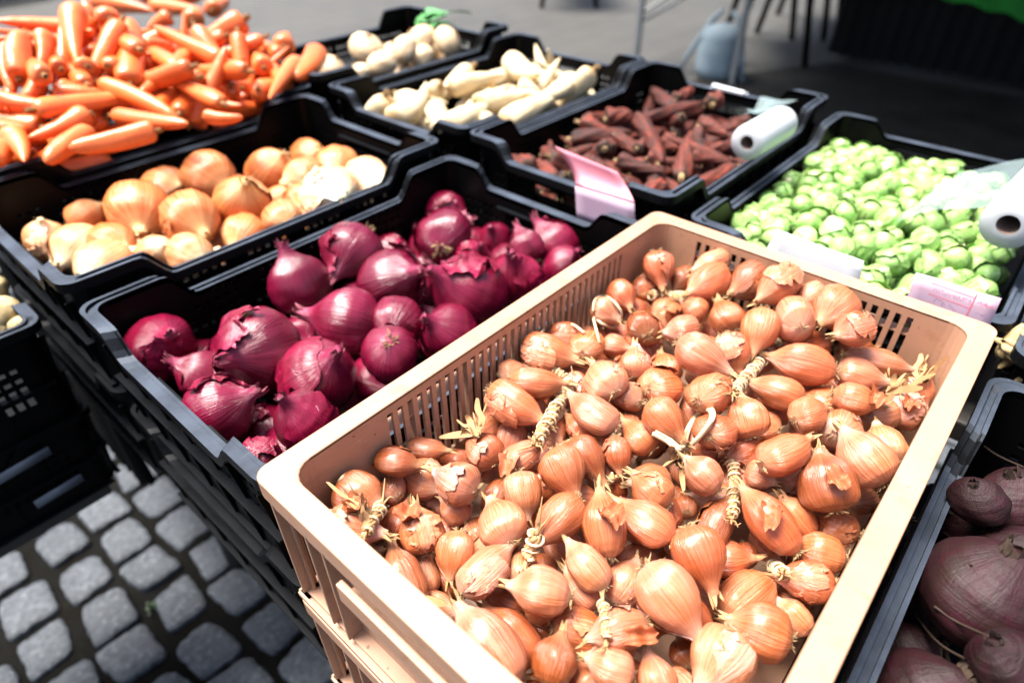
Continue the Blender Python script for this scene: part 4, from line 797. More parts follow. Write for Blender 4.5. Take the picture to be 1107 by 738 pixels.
('CA', 0.4922, 1.1181, 0.0165, 0.65, 0.145, 0.746, 3.5, 0.0246, 0.1554, 11, (1.032, 1.032, 1.032), 'large orange carrot pointing to the top, eleventh nearest to the middle of its heap'),
('CA', 0.418, 0.8917, 0.0289, 0.661, 0.729, 0.175, 0.11, 0.0147, 0.1877, 21, (0.967, 0.967, 0.967), 'medium orange carrot, sixth nearest to the near rim of its crate'),
('CA', 0.4348, 0.8491, 0.0344, 0.722, 0.0, 0.692, 3.84, 0.0179, 0.1544, 18, (0.972, 0.972, 0.972), 'large orange carrot, ninth nearest to the near rim of its crate'),
('CA', 0.5687, 0.9773, 0.0096, -0.375, -0.498, -0.782, 0.55, 0.0173, 0.1627, 1, (0.94, 0.94, 0.94), 'large orange carrot pointing to the bottom, eleventh nearest to the turnips'),
('CA', 0.6098, 1.1659, 0.0368, -0.807, 0.413, -0.422, 6.0, 0.024, 0.1737, 0, (0.959, 0.959, 0.959), 'large orange carrot pointing to the lower left, number 19 in distance to the turnips'),
('CA', 0.7503, 1.5271, 0.0172, 0.519, 0.854, -0.034, 3.18, 0.0266, 0.1594, 15, (1.017, 1.017, 1.017), 'large orange carrot, number 25 in distance to the top edge of the photo'),
('CA', 0.8607, 1.6096, 0.0165, 0.678, 0.734, -0.031, 5.03, 0.0231, 0.1389, 7, (1.037, 1.037, 1.037), 'large orange carrot seen end on, number 21 in distance to the turnips'),
('CA', 0.7356, 1.0789, 0.0234, 0.542, 0.839, -0.048, 5.49, 0.0235, 0.1408, 12, (0.967, 0.967, 0.967), 'large orange carrot seen end on, second nearest to the turnips'),
('CA', 0.6738, 0.8852, 0.0184, -0.745, -0.665, -0.063, 5.58, 0.0214, 0.1707, 19, (0.975, 0.975, 0.975), 'large orange carrot seen end on, nearest to the right corner of its crate'),
('CA', 0.5668, 0.8218, 0.0241, -0.706, -0.708, 0.017, 0.38, 0.0181, 0.2608, 23, (1.048, 1.048, 1.048), 'large orange carrot seen end on, third nearest to the right corner of its crate'),
('CA', 0.5995, 0.9542, 0.0262, 0.39, 0.919, -0.053, 2.44, 0.0197, 0.1183, 15, (1.073, 1.073, 1.073), 'large orange carrot seen end on, seventh nearest to the turnips'),
('CA', 0.6803, 1.0802, 0.0232, 0.173, 0.985, -0.003, 4.41, 0.0156, 0.1945, 4, (0.934, 0.934, 0.934), 'medium orange carrot seen end on, fifth nearest to the turnips'),
('CA', 0.4938, 0.9095, 0.0283, 0.305, 0.951, -0.056, 3.91, 0.0149, 0.0892, 2, (0.931, 0.931, 0.931), 'medium orange carrot seen end on, seventeenth nearest to the turnips'),
('CA', 0.4349, 0.805, 0.0088, 0.53, -0.843, -0.092, 0.89, 0.0128, 0.0608, 8, (1.041, 1.041, 1.041), 'small orange carrot pointing to the right, eighth nearest to the near rim of its crate'),
('CA', 0.3635, 0.6736, 0.033, 0.549, -0.835, -0.028, 3.21, 0.0113, 0.0638, 0, (0.999, 0.999, 0.999), 'small orange carrot pointing to the right, fourth nearest to the near rim of its crate'),
('CA', 0.6861, 1.8337, 0.0186, 0.24, -0.971, -0.0, 4.75, 0.0294, 0.2412, 2, (0.988, 0.988, 0.988), 'large orange carrot pointing to the right, nearest to the top edge of the photo'),
('CA', 0.7723, 1.6773, 0.0175, 0.24, -0.971, -0.001, 3.04, 0.0249, 0.1732, 21, (1.021, 1.021, 1.021), 'large orange carrot pointing to the right, twelfth nearest to the top edge of the photo'),
('CA', 0.5631, 1.3082, 0.0636, -0.799, 0.491, -0.348, 4.77, 0.0181, 0.0619, 2, (1.042, 1.042, 1.042), 'large orange carrot, sixth nearest to the top edge of the photo'),
('CA', 0.4203, 0.9799, 0.0872, 0.928, 0.209, -0.308, 1.59, 0.0133, 0.0615, 7, (0.931, 0.931, 0.931), 'small orange carrot pointing to the right, thirteenth nearest to the middle of its heap'),
('CA', 0.3946, 0.9501, 0.0635, 0.948, -0.082, -0.308, 4.48, 0.0137, 0.0493, 12, (1.074, 1.074, 1.074), 'small orange carrot pointing to the right, second nearest to the middle of its heap'),
('CA', 0.8348, 1.8467, 0.0186, 0.512, -0.859, 0.001, 2.39, 0.0239, 0.1957, 19, (1.073, 1.073, 1.073), 'large orange carrot pointing to the right, seventh nearest to the top edge of the photo'),
('CA', 0.2141, 0.9996, 0.1125, 0.986, -0.014, 0.165, 3.52, 0.014, 0.0421, 4, (0.987, 0.987, 0.987), 'small orange carrot pointing to the right, thirteenth nearest to the left edge of the photo'),
('CA', 0.2023, 0.8827, 0.0394, 0.992, -0.109, 0.071, 1.23, 0.0153, 0.0459, 20, (0.964, 0.964, 0.964), 'medium orange carrot pointing to the right, tenth nearest to the yellow onions'),
('CA', 0.2326, 0.9095, 0.0626, 0.732, -0.596, -0.332, 2.61, 0.0141, 0.0422, 2, (1.014, 1.014, 1.014), 'small orange carrot pointing to the right, number 19 in distance to the yellow onions'),
('CA', 0.5638, 0.8759, 0.0024, 0.958, 0.272, -0.091, 0.18, 0.0149, 0.0519, 16, (1.006, 1.006, 1.006), 'medium orange carrot pointing to the right, fifth nearest to the right corner of its crate'),
('CA', 0.294, 0.8807, 0.0347, 0.851, -0.455, -0.264, 2.28, 0.0144, 0.0433, 21, (1.065, 1.065, 1.065), 'small orange carrot pointing to the right, fifteenth nearest to the yellow onions'),
('CA', 0.3394, 0.8793, 0.028, -0.659, -0.698, -0.279, 5.34, 0.0139, 0.0695, 15, (1.001, 1.001, 1.001), 'small orange carrot pointing to the bottom, seventh nearest to the middle of its heap'),
('CA', 0.5451, 0.9133, 0.0143, 0.673, 0.739, 0.024, 2.9, 0.015, 0.1186, 5, (1.061, 1.061, 1.061), 'medium orange carrot seen end on, tenth nearest to the turnips'),
('CA', 0.4469, 1.0187, 0.0719, 0.218, 0.942, 0.257, 1.39, 0.0143, 0.0568, 6, (0.94, 0.94, 0.94), 'small orange carrot pointing to the upper left, fourteenth nearest to the middle of its heap'),
('CA', 0.5873, 0.8645, -0.0038, -0.837, -0.546, 0.029, 1.74, 0.015, 0.0834, 4, (0.954, 0.954, 0.954), 'medium orange carrot, second nearest to the right corner of its crate'),
('CA', 0.1565, 0.815, 0.0113, -0.217, -0.969, -0.121, 2.13, 0.0131, 0.0767, 9, (1.035, 1.035, 1.035), 'small orange carrot seen end on, fourth nearest to the yellow onions'),
('CA', 0.1824, 1.0242, 0.1051, 0.599, 0.625, 0.501, 3.34, 0.0123, 0.0707, 4, (0.968, 0.968, 0.968), 'small orange carrot pointing to the top, third nearest to the left edge of the photo'),
('CA', 0.3133, 0.9876, 0.1051, 0.581, 0.722, 0.376, 5.57, 0.0139, 0.0518, 8, (0.939, 0.939, 0.939), 'small orange carrot pointing to the top, eleventh nearest to the top edge of the photo'),
('DC', 1.1384, 0.3105, -0.0433, 0.709, 0.701, -0.078, 0.97, 0.0143, 0.1828, 12, (0.769, 0.769, 0.769), 'medium soil covered carrot seen end on, seventeenth nearest to the white label clip'),
('DC', 0.9956, 0.3176, -0.0497, 0.798, -0.6, 0.058, 0.89, 0.0176, 0.0561, 1, (1.335, 1.335, 1.335), 'large soil covered carrot, number 19 in distance to the middle of its crate'),
('DC', 0.8872, 0.285, -0.0474, 0.692, -0.716, 0.099, 2.08, 0.0147, 0.116, 18, (0.716, 0.716, 0.716), 'large soil covered carrot pointing to the right, seventeenth nearest to the parsnips'),
('DC', 1.0495, 0.2377, -0.0369, -0.934, 0.354, 0.047, 0.45, 0.016, 0.1651, 15, (0.745, 0.745, 0.745), 'large soil covered carrot pointing to the left, thirteenth nearest to the white label clip'),
('DC', 1.1691, 0.1961, -0.0305, 0.959, 0.275, -0.073, 6.0, 0.0178, 0.1069, 20, (1.456, 1.456, 1.456), 'large soil covered carrot seen end on, nearest to the white label clip'),
('DC', 1.1721, 0.2768, -0.0422, 0.986, 0.153, -0.067, 3.73, 0.0151, 0.0907, 4, (1.326, 1.326, 1.326), 'large soil covered carrot seen end on, sixth nearest to the white label clip'),
('DC', 0.899, 0.1886, -0.0354, -0.712, -0.702, -0.023, 1.5, 0.016, 0.1967, 1, (0.996, 0.996, 0.996), 'large soil covered carrot seen end on, second nearest to the middle of its crate'),
('DC', 0.8772, 0.2627, -0.0567, 0.865, 0.459, -0.204, 4.4, 0.0174, 0.1043, 3, (0.854, 0.854, 0.854), 'large soil covered carrot seen end on, thirteenth nearest to the pink folded card'),
('DC', 0.9313, 0.132, -0.0475, 0.898, 0.437, 0.043, 0.52, 0.0174, 0.222, 17, (1.394, 1.394, 1.394), 'large soil covered carrot seen end on, seventeenth nearest to the blank white card'),
('DC', 1.04, 0.136, -0.0444, -0.329, -0.943, -0.053, 6.1, 0.0141, 0.0732, 6, (1.33, 1.33, 1.33), 'medium soil covered carrot pointing to the lower right, fifth nearest to the white label clip'),
('DC', 0.9762, 0.0884, -0.0489, -0.852, 0.519, 0.067, 6.27, 0.0125, 0.0634, 3, (1.235, 1.235, 1.235), 'small soil covered carrot pointing to the left, fourth nearest to the bag roll'),
('DC', 0.8458, 0.047, -0.0578, -0.99, 0.136, -0.027, 3.93, 0.0145, 0.1658, 18, (1.124, 1.124, 1.124), 'medium soil covered carrot pointing to the lower left, nearest to the blank white card'),
('DC', 0.9183, 0.0766, -0.0485, 0.45, -0.887, -0.108, 5.08, 0.0121, 0.0657, 11, (1.12, 1.12, 1.12), 'small soil covered carrot pointing to the right, seventh nearest to the bag roll'),
('DC', 0.7453, 0.0955, -0.0558, -0.992, 0.101, -0.069, 5.07, 0.0141, 0.0779, 1, (1.482, 1.482, 1.482), 'medium soil covered carrot pointing to the lower left, eleventh nearest to the blank white card'),
('DC', 0.8458, 0.1329, -0.0464, 0.319, -0.946, -0.058, 1.14, 0.0135, 0.0468, 2, (1.118, 1.118, 1.118), 'medium soil covered carrot pointing to the right, seventh nearest to the middle of its crate'),
('DC', 0.7968, 0.1443, -0.044, 0.097, -0.994, -0.052, 5.9, 0.0133, 0.0839, 8, (0.767, 0.767, 0.767), 'medium soil covered carrot pointing to the right, tenth nearest to the middle of its crate'),
('DC', 0.7686, 0.2137, -0.05, 0.034, -0.999, 0.011, 5.27, 0.0135, 0.0529, 22, (0.76, 0.76, 0.76), 'medium soil covered carrot pointing to the right, third nearest to the pink folded card'),
('DC', 0.6923, 0.324, -0.0566, 0.476, 0.85, -0.226, 0.01, 0.02, 0.12, 6, (1.176, 1.176, 1.176), 'large soil covered carrot seen end on, nearest to the parsnips'),
('DC', 0.7042, 0.2684, -0.0565, 0.632, 0.772, -0.061, 1.77, 0.0147, 0.0879, 13, (1.286, 1.286, 1.286), 'large soil covered carrot seen end on, fifth nearest to the parsnips'),
('DC', 0.7656, 0.2975, -0.0547, 0.307, -0.947, 0.089, 3.57, 0.014, 0.0527, 23, (1.203, 1.203, 1.203), 'medium soil covered carrot pointing to the right, second nearest to the parsnips'),
('DC', 0.6782, 0.1799, -0.0604, 0.304, -0.952, 0.031, 4.77, 0.0119, 0.0423, 2, (1.294, 1.294, 1.294), 'small soil covered carrot pointing to the right, fifth nearest to the pink folded card'),
('DC', 0.8952, 0.1966, -0.0444, 0.978, 0.189, -0.091, 1.44, 0.0124, 0.0743, 6, (0.997, 0.997, 0.997), 'small soil covered carrot seen end on, nearest to the middle of its crate'),
('DC', 1.0753, 0.1198, -0.0497, -0.726, 0.678, 0.116, 5.57, 0.0133, 0.0471, 22, (0.912, 0.912, 0.912), 'small soil covered carrot pointing to the left, third nearest to the white label clip'),
('DC', 0.8966, 0.2381, -0.0674, -0.673, -0.74, 0.006, 2.05, 0.0137, 0.0691, 2, (0.913, 0.913, 0.913), 'medium soil covered carrot seen end on, eighth nearest to the middle of its crate'),
('DC', 0.9676, 0.1774, -0.0641, -0.605, -0.796, -0.022, 3.36, 0.0139, 0.067, 10, (1.367, 1.367, 1.367), 'medium soil covered carrot, ninth nearest to the middle of its crate'),
('DC', 0.8486, 0.2983, -0.0749, -0.427, -0.902, 0.066, 1.48, 0.0138, 0.0722, 11, (1.018, 1.018, 1.018), 'medium soil covered carrot pointing to the lower right, ninth nearest to the parsnips'),
('DC', 0.9987, 0.2348, -0.0645, 0.992, 0.122, -0.043, 5.03, 0.0135, 0.0698, 4, (0.973, 0.973, 0.973), 'medium soil covered carrot seen end on, fourth nearest to the middle of its crate'),
('DC', 0.7616, 0.3113, -0.0797, 0.139, -0.987, 0.083, 2.78, 0.0142, 0.0487, 9, (1.415, 1.415, 1.415), 'medium soil covered carrot pointing to the right, third nearest to the parsnips'),
('DC', 0.9258, 0.0735, -0.0703, 0.049, -0.991, -0.121, 4.64, 0.0123, 0.0368, 20, (0.875, 0.875, 0.875), 'small soil covered carrot pointing to the right, fourth nearest to the blank white card'),
('DC', 0.8268, 0.1344, -0.0736, 0.088, -0.994, -0.06, 5.78, 0.0135, 0.0529, 15, (0.824, 0.824, 0.824), 'medium soil covered carrot pointing to the right, twelfth nearest to the blank white card'),
('PA', 0.7391, 0.6348, -0.0355, 0.948, 0.296, 0.116, 1.82, 0.0237, 0.1557, 2, (0.999, 0.999, 0.999), 'large parsnip pointing to the upper right, third nearest to the turnips'),
('PA', 0.8865, 0.6044, -0.0082, 0.945, -0.319, 0.07, 2.64, 0.0185, 0.1302, 0, (1.012, 1.012, 1.012), 'medium parsnip pointing to the right, eleventh nearest to the turnips'),
('PA', 1.0029, 0.5698, -0.0127, -0.394, -0.918, -0.033, 5.42, 0.0232, 0.1453, 7, (0.975, 0.975, 0.975), 'large parsnip pointing to the lower right, thirteenth nearest to the dark carrots'),
('PA', 0.9881, 0.4704, -0.0279, -0.978, -0.209, -0.014, 0.26, 0.0184, 0.1884, 13, (1.015, 1.015, 1.015), 'medium parsnip pointing to the lower left, third nearest to the dark carrots'),
('PA', 0.8608, 0.5023, -0.0203, 0.945, -0.326, 0.024, 5.61, 0.0213, 0.1189, 4, (1.029, 1.029, 1.029), 'large parsnip pointing to the right, fifteenth nearest to the dark carrots'),
('PA', 0.755, 0.4915, -0.0205, 0.993, 0.001, 0.116, 0.66, 0.0205, 0.1243, 22, (1.05, 1.05, 1.05), 'large parsnip pointing to the upper right, third nearest to the red onions'),
('PA', 0.8845, 0.4468, -0.0292, 0.998, 0.032, 0.046, 2.96, 0.0194, 0.1764, 23, (0.959, 0.959, 0.959), 'large parsnip pointing to the upper right, sixth nearest to the dark carrots'),
('PA', 0.6944, 0.5153, -0.0274, -0.581, -0.803, -0.134, 5.74, 0.0167, 0.1196, 11, (1.023, 1.023, 1.023), 'small parsnip seen end on, fourth nearest to the red onions'),
('PA', 0.8597, 0.5661, -0.034, 0.741, 0.647, -0.178, 4.02, 0.0137, 0.0823, 17, (0.929, 0.929, 0.929), 'small parsnip seen end on, eighth nearest to the red onions'),
('PA', 0.7792, 0.4954, -0.0383, 0.343, 0.924, -0.168, 1.79, 0.0149, 0.0896, 16, (0.93, 0.93, 0.93), 'small parsnip seen end on, second nearest to the red onions'),
('PA', 0.7965, 0.6708, -0.0472, 0.875, -0.457, 0.161, 0.29, 0.0194, 0.0821, 21, (0.939, 0.939, 0.939), 'large parsnip pointing to the right, second nearest to the turnips'),
('PA', 0.8929, 0.6144, -0.0316, 0.784, -0.618, 0.069, 2.59, 0.0177, 0.0598, 7, (1.045, 1.045, 1.045), 'medium parsnip pointing to the right, tenth nearest to the turnips'),
('PA', 0.9746, 0.5288, -0.033, 0.574, -0.808, -0.134, 0.39, 0.0198, 0.0604, 9, (0.979, 0.979, 0.979), 'large parsnip pointing to the right, tenth nearest to the dark carrots'),
('PA', 0.8385, 0.5445, -0.0527, 0.416, -0.907, -0.071, 3.3, 0.0185, 0.0685, 10, (0.999, 0.999, 0.999), 'medium parsnip pointing to the right, fifth nearest to the red onions'),
('PA', 1.0502, 0.5518, -0.0363, 0.07, -0.992, -0.106, 0.24, 0.0186, 0.0557, 14, (0.953, 0.953, 0.953), 'medium parsnip pointing to the right, ninth nearest to the dark carrots'),
('PA', 0.7397, 0.6194, -0.0665, -0.064, -0.998, -0.019, 3.09, 0.0183, 0.0695, 0, (0.949, 0.949, 0.949), 'medium parsnip pointing to the lower right, second nearest to the yellow onions'),
('TU', 0.9399, 1.0438, -0.0258, -0.033, -0.425, 0.905, 0.4, 0.0443, 0.0753, 23, (1.057, 1.057, 1.057), 'large turnip, third nearest to the carrots'),
('TU', 0.7816, 0.9786, -0.0307, 0.358, -0.455, 0.815, 0.87, 0.0376, 0.064, 10, (0.974, 0.974, 0.974), 'medium turnip, nearest to the carrots'),
('TU', 1.0976, 1.0147, -0.0298, -0.566, 0.374, 0.735, 5.49, 0.0428, 0.0727, 18, (0.987, 0.987, 0.987), 'large turnip, fourth nearest to the green leaves'),
('TU', 1.1272, 0.9432, -0.0267, 0.361, -0.657, 0.662, 1.54, 0.038, 0.0645, 21, (0.962, 0.962, 0.962), 'medium turnip, nearest to the green leaves'),
('TU', 0.9862, 0.952, -0.0222, -0.676, 0.389, 0.627, 0.6, 0.0371, 0.0631, 1, (1.039, 1.039, 1.039), 'medium turnip, third nearest to the parsnips'),
('TU', 0.8857, 0.9174, -0.029, -0.181, 0.175, 0.968, 3.83, 0.0362, 0.0615, 14, (1.032, 1.032, 1.032), 'medium turnip, fourth nearest to the carrots'),
('TU', 1.0476, 0.9595, -0.055, -0.558, 0.373, 0.742, 4.15, 0.0359, 0.061, 23, (0.981, 0.981, 0.981), 'medium turnip, second nearest to the parsnips'),
('TU', 0.8114, 0.9072, -0.0325, -0.361, 0.284, 0.888, 5.42, 0.0266, 0.0451, 6, (1.001, 1.001, 1.001), 'small turnip, second nearest to the carrots'),
('TU', 1.1589, 1.031, -0.0691, 0.358, -0.596, 0.719, 0.46, 0.0349, 0.0594, 1, (0.983, 0.983, 0.983), 'small turnip, second nearest to the green leaves'),
('TU', 1.0249, 1.0498, -0.0562, -0.46, 0.332, 0.823, 5.98, 0.0365, 0.062, 6, (1.012, 1.012, 1.012), 'medium turnip, fourth nearest to the parsnips'),
('BE', 0.4089, -0.4439, -0.0584, -0.189, 0.501, 0.844, 1.2, 0.0211, 0.0423, 17, (1.058, 1.058, 1.058), 'small beetroot, nearest to the far end of its crate'),
('BE', 0.4684, -0.4629, -0.1407, -0.394, 0.601, 0.696, 4.57, 0.0406, 0.0811, 5, (1.052, 1.052, 1.052), 'medium beetroot, third nearest to the far end of its crate'),
('BE', 0.3289, -0.4651, -0.079, 0.304, -0.056, 0.951, 1.66, 0.0435, 0.0871, 16, (1.166, 1.166, 1.166), 'large beetroot, third nearest to the tan crate'),
('BE', 0.4469, -0.4677, -0.0796, 0.024, 0.346, 0.938, 0.37, 0.031, 0.062, 17, (1.183, 1.183, 1.183), 'medium beetroot, second nearest to the far end of its crate'),
('BE', 0.3943, -0.4931, -0.0885, -0.5, 0.641, 0.582, 1.91, 0.0335, 0.0669, 20, (0.868, 0.868, 0.868), 'medium beetroot, nearest to the right edge of the photo'),
('BE', 0.2357, -0.4667, -0.1188, 0.389, -0.159, 0.908, 4.01, 0.0439, 0.0879, 19, (0.983, 0.983, 0.983), 'large beetroot, second nearest to the bottom edge of the photo'),
('BE', 0.2718, -0.4915, -0.0608, -0.257, 0.592, 0.764, 3.35, 0.0246, 0.0492, 17, (0.864, 0.864, 0.864), 'medium beetroot, nearest to the bottom edge of the photo'),
('BE', 0.3977, -0.4934, -0.1559, 0.372, -0.243, 0.896, 0.7, 0.0249, 0.0497, 19, (0.981, 0.981, 0.981), 'half hidden beetroot, second nearest to the right edge of the photo'),
('BE', 0.3094, -0.4463, -0.1567, 0.396, -0.326, 0.858, 1.29, 0.024, 0.048, 12, (1.131, 1.131, 1.131), 'half hidden beetroot, nearest to the tan crate'),
('PO', -0.0301, 0.627, -0.117, 0.544, -0.626, 0.559, 0.94, 0.018, 0.0469, 5, (1.029, 1.029, 1.029), 'medium potato, nearest to the left edge of the photo'),
('PO', -0.028, 0.5833, -0.1224, 0.523, -0.725, 0.447, 1.56, 0.0137, 0.0357, 4, (1.011, 1.011, 1.011), 'small potato, nearest to the yellow onions'),
('PO', -0.0234, 0.7131, -0.1224, 0.539, -0.682, 0.494, 2.32, 0.0175, 0.0456, 16, (0.934, 0.934, 0.934), 'medium potato, second nearest to the left edge of the photo'),
('PO', -0.0433, 0.6554, -0.1514, 0.506, -0.781, 0.367, 5.22, 0.0158, 0.041, 21, (1.05, 1.05, 1.05), 'medium potato, third nearest to the yellow onions'),
('GI', 0.6648, -0.422, -0.0484, 0.274, -0.231, 0.934, 4.19, 0.0102, 0.0407, 9, (1.046, 1.046, 1.046), 'medium knobbly root, nearest to the pink price tag'),
('GI', 0.6484, -0.4251, -0.0472, -0.234, -0.967, -0.101, 4.95, 0.008, 0.0321, 1, (1.046, 1.046, 1.046), 'small knobbly root, second nearest to the pink price tag'),
('GI', 0.644, -0.4454, -0.0553, 0.297, -0.305, 0.905, 0.32, 0.0098, 0.0392, 5, (0.927, 0.927, 0.927), 'medium knobbly root, nearest to the beetroots'),
('GI', 0.6794, -0.4321, -0.0493, -0.295, -0.942, -0.162, 0.86, 0.0092, 0.0368, 8, (0.941, 0.941, 0.941), 'medium knobbly root, third nearest to the pink price tag'),
('SP', 0.9516, -0.1534, -0.0661, -0.77, 0.615, 0.169, 1.08, 0.0148, 0.0332, 16, (1.001, 1.001, 1.001), 'small brussels sprout, second nearest to the middle of its heap'),
('SP', 0.8398, -0.0877, -0.0711, 0.252, -0.955, -0.157, 4.27, 0.0148, 0.0332, 2, (1.295, 1.139, 1.243), 'small brussels sprout, eighth nearest to the dark carrots'),
('SP', 1.147, -0.2973, -0.0833, -0.184, 0.918, 0.351, 1.82, 0.019, 0.0425, 14, (0.91, 0.91, 0.91), 'large brussels sprout, fifth nearest to the bag roll'),
('SP', 0.922, -0.305, -0.0743, 0.051, 0.998, 0.049, 5.02, 0.0161, 0.0361, 2, (0.801, 0.801, 0.801), 'medium brussels sprout, thirteenth nearest to the pink price tag'),
('SP', 0.8596, -0.3223, -0.0663, -0.695, -0.108, 0.71, 3.13, 0.018, 0.0403, 7, (1.465, 1.29, 1.407), 'large brussels sprout, fifth nearest to the pink price tag'),
('SP', 0.9583, -0.208, -0.0617, -0.499, -0.135, 0.856, 2.97, 0.0157, 0.0351, 10, (1.08, 1.08, 1.08), 'medium brussels sprout, eleventh nearest to the middle of its heap'),
('SP', 1.1813, -0.3426, -0.0795, 0.072, 0.928, 0.367, 0.76, 0.0187, 0.0419, 18, (1.324, 1.165, 1.271), 'large brussels sprout, tenth nearest to the bag roll'),
('SP', 1.1904, -0.2421, -0.0721, -0.068, -0.973, 0.22, 2.32, 0.0192, 0.043, 7, (1.0, 1.0, 1.0), 'large brussels sprout, eighteenth nearest to the hand hole in the far side'),
('SP', 0.8178, -0.1333, -0.0621, -0.234, -0.431, 0.872, 1.32, 0.0179, 0.04, 21, (1.15, 1.15, 1.15), 'medium brussels sprout, sixth nearest to the blank white card'),
('SP', 0.7541, -0.1473, -0.0733, 0.459, -0.163, 0.873, 5.38, 0.0177, 0.0396, 21, (1.105, 1.105, 1.105), 'medium brussels sprout, fourth nearest to the blank white card'),
('SP', 1.1136, -0.2479, -0.0697, -0.362, -0.824, 0.437, 2.48, 0.0181, 0.0405, 16, (1.119, 1.119, 1.119), 'large brussels sprout, seventeenth nearest to the hand hole in the far side'),
('SP', 1.1853, -0.0524, -0.0788, 0.379, 0.263, -0.887, 4.64, 0.0181, 0.0406, 13, (0.948, 0.948, 0.948), 'large brussels sprout, second nearest to the far corner of its crate'),
('SP', 0.9013, -0.1934, -0.056, -0.258, -0.422, 0.869, 2.0, 0.0169, 0.0379, 8, (1.081, 0.951, 1.038), 'medium brussels sprout, third nearest to the middle of its heap'),
('SP', 0.8605, -0.2413, -0.0654, 0.334, -0.607, 0.721, 4.03, 0.0145, 0.0325, 3, (1.36, 1.197, 1.306), 'small brussels sprout, number 32 in distance to the middle of its heap'),
('SP', 1.0228, -0.071, -0.0806, -0.379, -0.505, 0.775, 1.28, 0.0191, 0.0428, 11, (1.301, 1.145, 1.249), 'large brussels sprout, eighteenth nearest to the far corner of its crate'),
('SP', 1.2106, -0.3099, -0.0818, -0.019, 0.393, 0.919, 2.27, 0.0186, 0.0417, 14, (1.068, 1.068, 1.068), 'large brussels sprout, eighth nearest to the bag roll'),
('SP', 0.9056, -0.3461, -0.0774, -0.147, -0.139, 0.979, 1.68, 0.0188, 0.0421, 11, (1.176, 1.176, 1.176), 'large brussels sprout, sixth nearest to the right rim of its crate'),
('SP', 0.7674, -0.2014, -0.0585, 0.632, 0.425, 0.648, 1.58, 0.0158, 0.0354, 3, (0.956, 0.956, 0.956), 'medium brussels sprout, seventh nearest to the blank white card'),
('SP', 0.9854, -0.3358, -0.0734, 0.505, 0.232, -0.832, 5.27, 0.0188, 0.0422, 6, (1.082, 1.082, 1.082), 'large brussels sprout, fourth nearest to the bag roll'),
('SP', 0.7928, -0.261, -0.0659, -0.958, 0.213, 0.194, 0.15, 0.0191, 0.0429, 13, (0.846, 0.846, 0.846), 'large brussels sprout, number 27 in distance to the pink price tag'),
('SP', 1.1444, -0.2619, -0.0787, -0.162, 0.428, 0.889, 2.47, 0.0185, 0.0414, 14, (1.028, 0.904, 0.987), 'large brussels sprout, number 20 in distance to the bag roll'),
('SP', 1.0034, -0.1341, -0.0639, -0.713, 0.528, 0.462, 5.29, 0.017, 0.0381, 14, (1.093, 1.093, 1.093), 'medium brussels sprout, sixth nearest to the middle of its heap'),
('SP', 0.8061, -0.305, -0.0631, 0.646, 0.067, 0.76, 5.64, 0.0147, 0.033, 7, (0.961, 0.961, 0.961), 'small brussels sprout, seventh nearest to the pink price tag'),
('SP', 0.8726, -0.1063, -0.0611, -0.674, 0.601, 0.428, 3.92, 0.0157, 0.0351, 19, (1.113, 1.113, 1.113), 'medium brussels sprout, thirteenth nearest to the blank white card'),
('SP', 0.8648, -0.2111, -0.0653, -0.076, 0.518, -0.852, 1.68, 0.0148, 0.033, 15, (0.858, 0.858, 0.858), 'small brussels sprout, twelfth nearest to the middle of its heap'),
('SP', 1.0685, -0.2031, -0.0692, 0.515, -0.844, -0.149, 2.09, 0.0173, 0.0388, 2, (1.012, 1.012, 1.012), 'medium brussels sprout, ninth nearest to the hand hole in the far side'),
('SP', 1.0153, -0.2906, -0.0746, 0.57, -0.777, 0.266, 2.57, 0.0173, 0.0387, 22, (1.122, 1.122, 1.122), 'medium brussels sprout, fifteenth nearest to the bag roll'),
('SP', 0.7911, -0.0539, -0.0786, 0.635, -0.093, 0.767, 0.2, 0.0182, 0.0408, 9, (0.873, 0.873, 0.873), 'large brussels sprout, nearest to the tan crate corner'),
('SP', 0.7856, -0.1477, -0.0696, 0.34, 0.927, 0.16, 4.32, 0.0157, 0.0353, 13, (1.5, 1.32, 1.44), 'medium brussels sprout, third nearest to the blank white card'),
('SP', 0.7406, -0.0716, -0.0796, 0.113, -0.991, 0.069, 1.32, 0.0163, 0.0366, 10, (0.802, 0.802, 0.802), 'medium brussels sprout, second nearest to the tan crate corner'),
('SP', 0.821, -0.1743, -0.0627, -0.537, -0.594, -0.598, 5.43, 0.0191, 0.0428, 17, (1.186, 1.186, 1.186), 'large brussels sprout, fifth nearest to the blank white card'),
('SP', 0.8628, -0.1698, -0.0483, -0.928, -0.153, 0.34, 2.48, 0.017, 0.0382, 15, (1.172, 1.172, 1.172), 'medium brussels sprout, fifth nearest to the middle of its heap'),
('SP', 1.0899, -0.1067, -0.0754, -0.55, 0.831, 0.083, 0.06, 0.0169, 0.0379, 17, (1.367, 1.203, 1.312), 'medium brussels sprout, twelfth nearest to the far corner of its crate'),
('SP', 0.9127, -0.2505, -0.0571, -0.354, -0.879, 0.32, 1.49, 0.0163, 0.0365, 16, (1.322, 1.163, 1.269), 'medium brussels sprout, number 31 in distance to the hand hole in the far side'),
('SP', 0.8443, -0.2962, -0.0748, -0.681, 0.503, -0.533, 4.81, 0.0148, 0.0332, 11, (0.804, 0.804, 0.804), 'small brussels sprout, eleventh nearest to the pink price tag'),
('SP', 1.0494, -0.2866, -0.0788, 0.239, -0.049, 0.97, 0.68, 0.0169, 0.0379, 7, (1.012, 1.012, 1.012), 'medium brussels sprout, thirteenth nearest to the bag roll'),
('SP', 1.1574, -0.0665, -0.0826, -0.04, 0.532, 0.846, 5.07, 0.0149, 0.0333, 13, (1.056, 1.056, 1.056), 'small brussels sprout, fourth nearest to the far corner of its crate'),
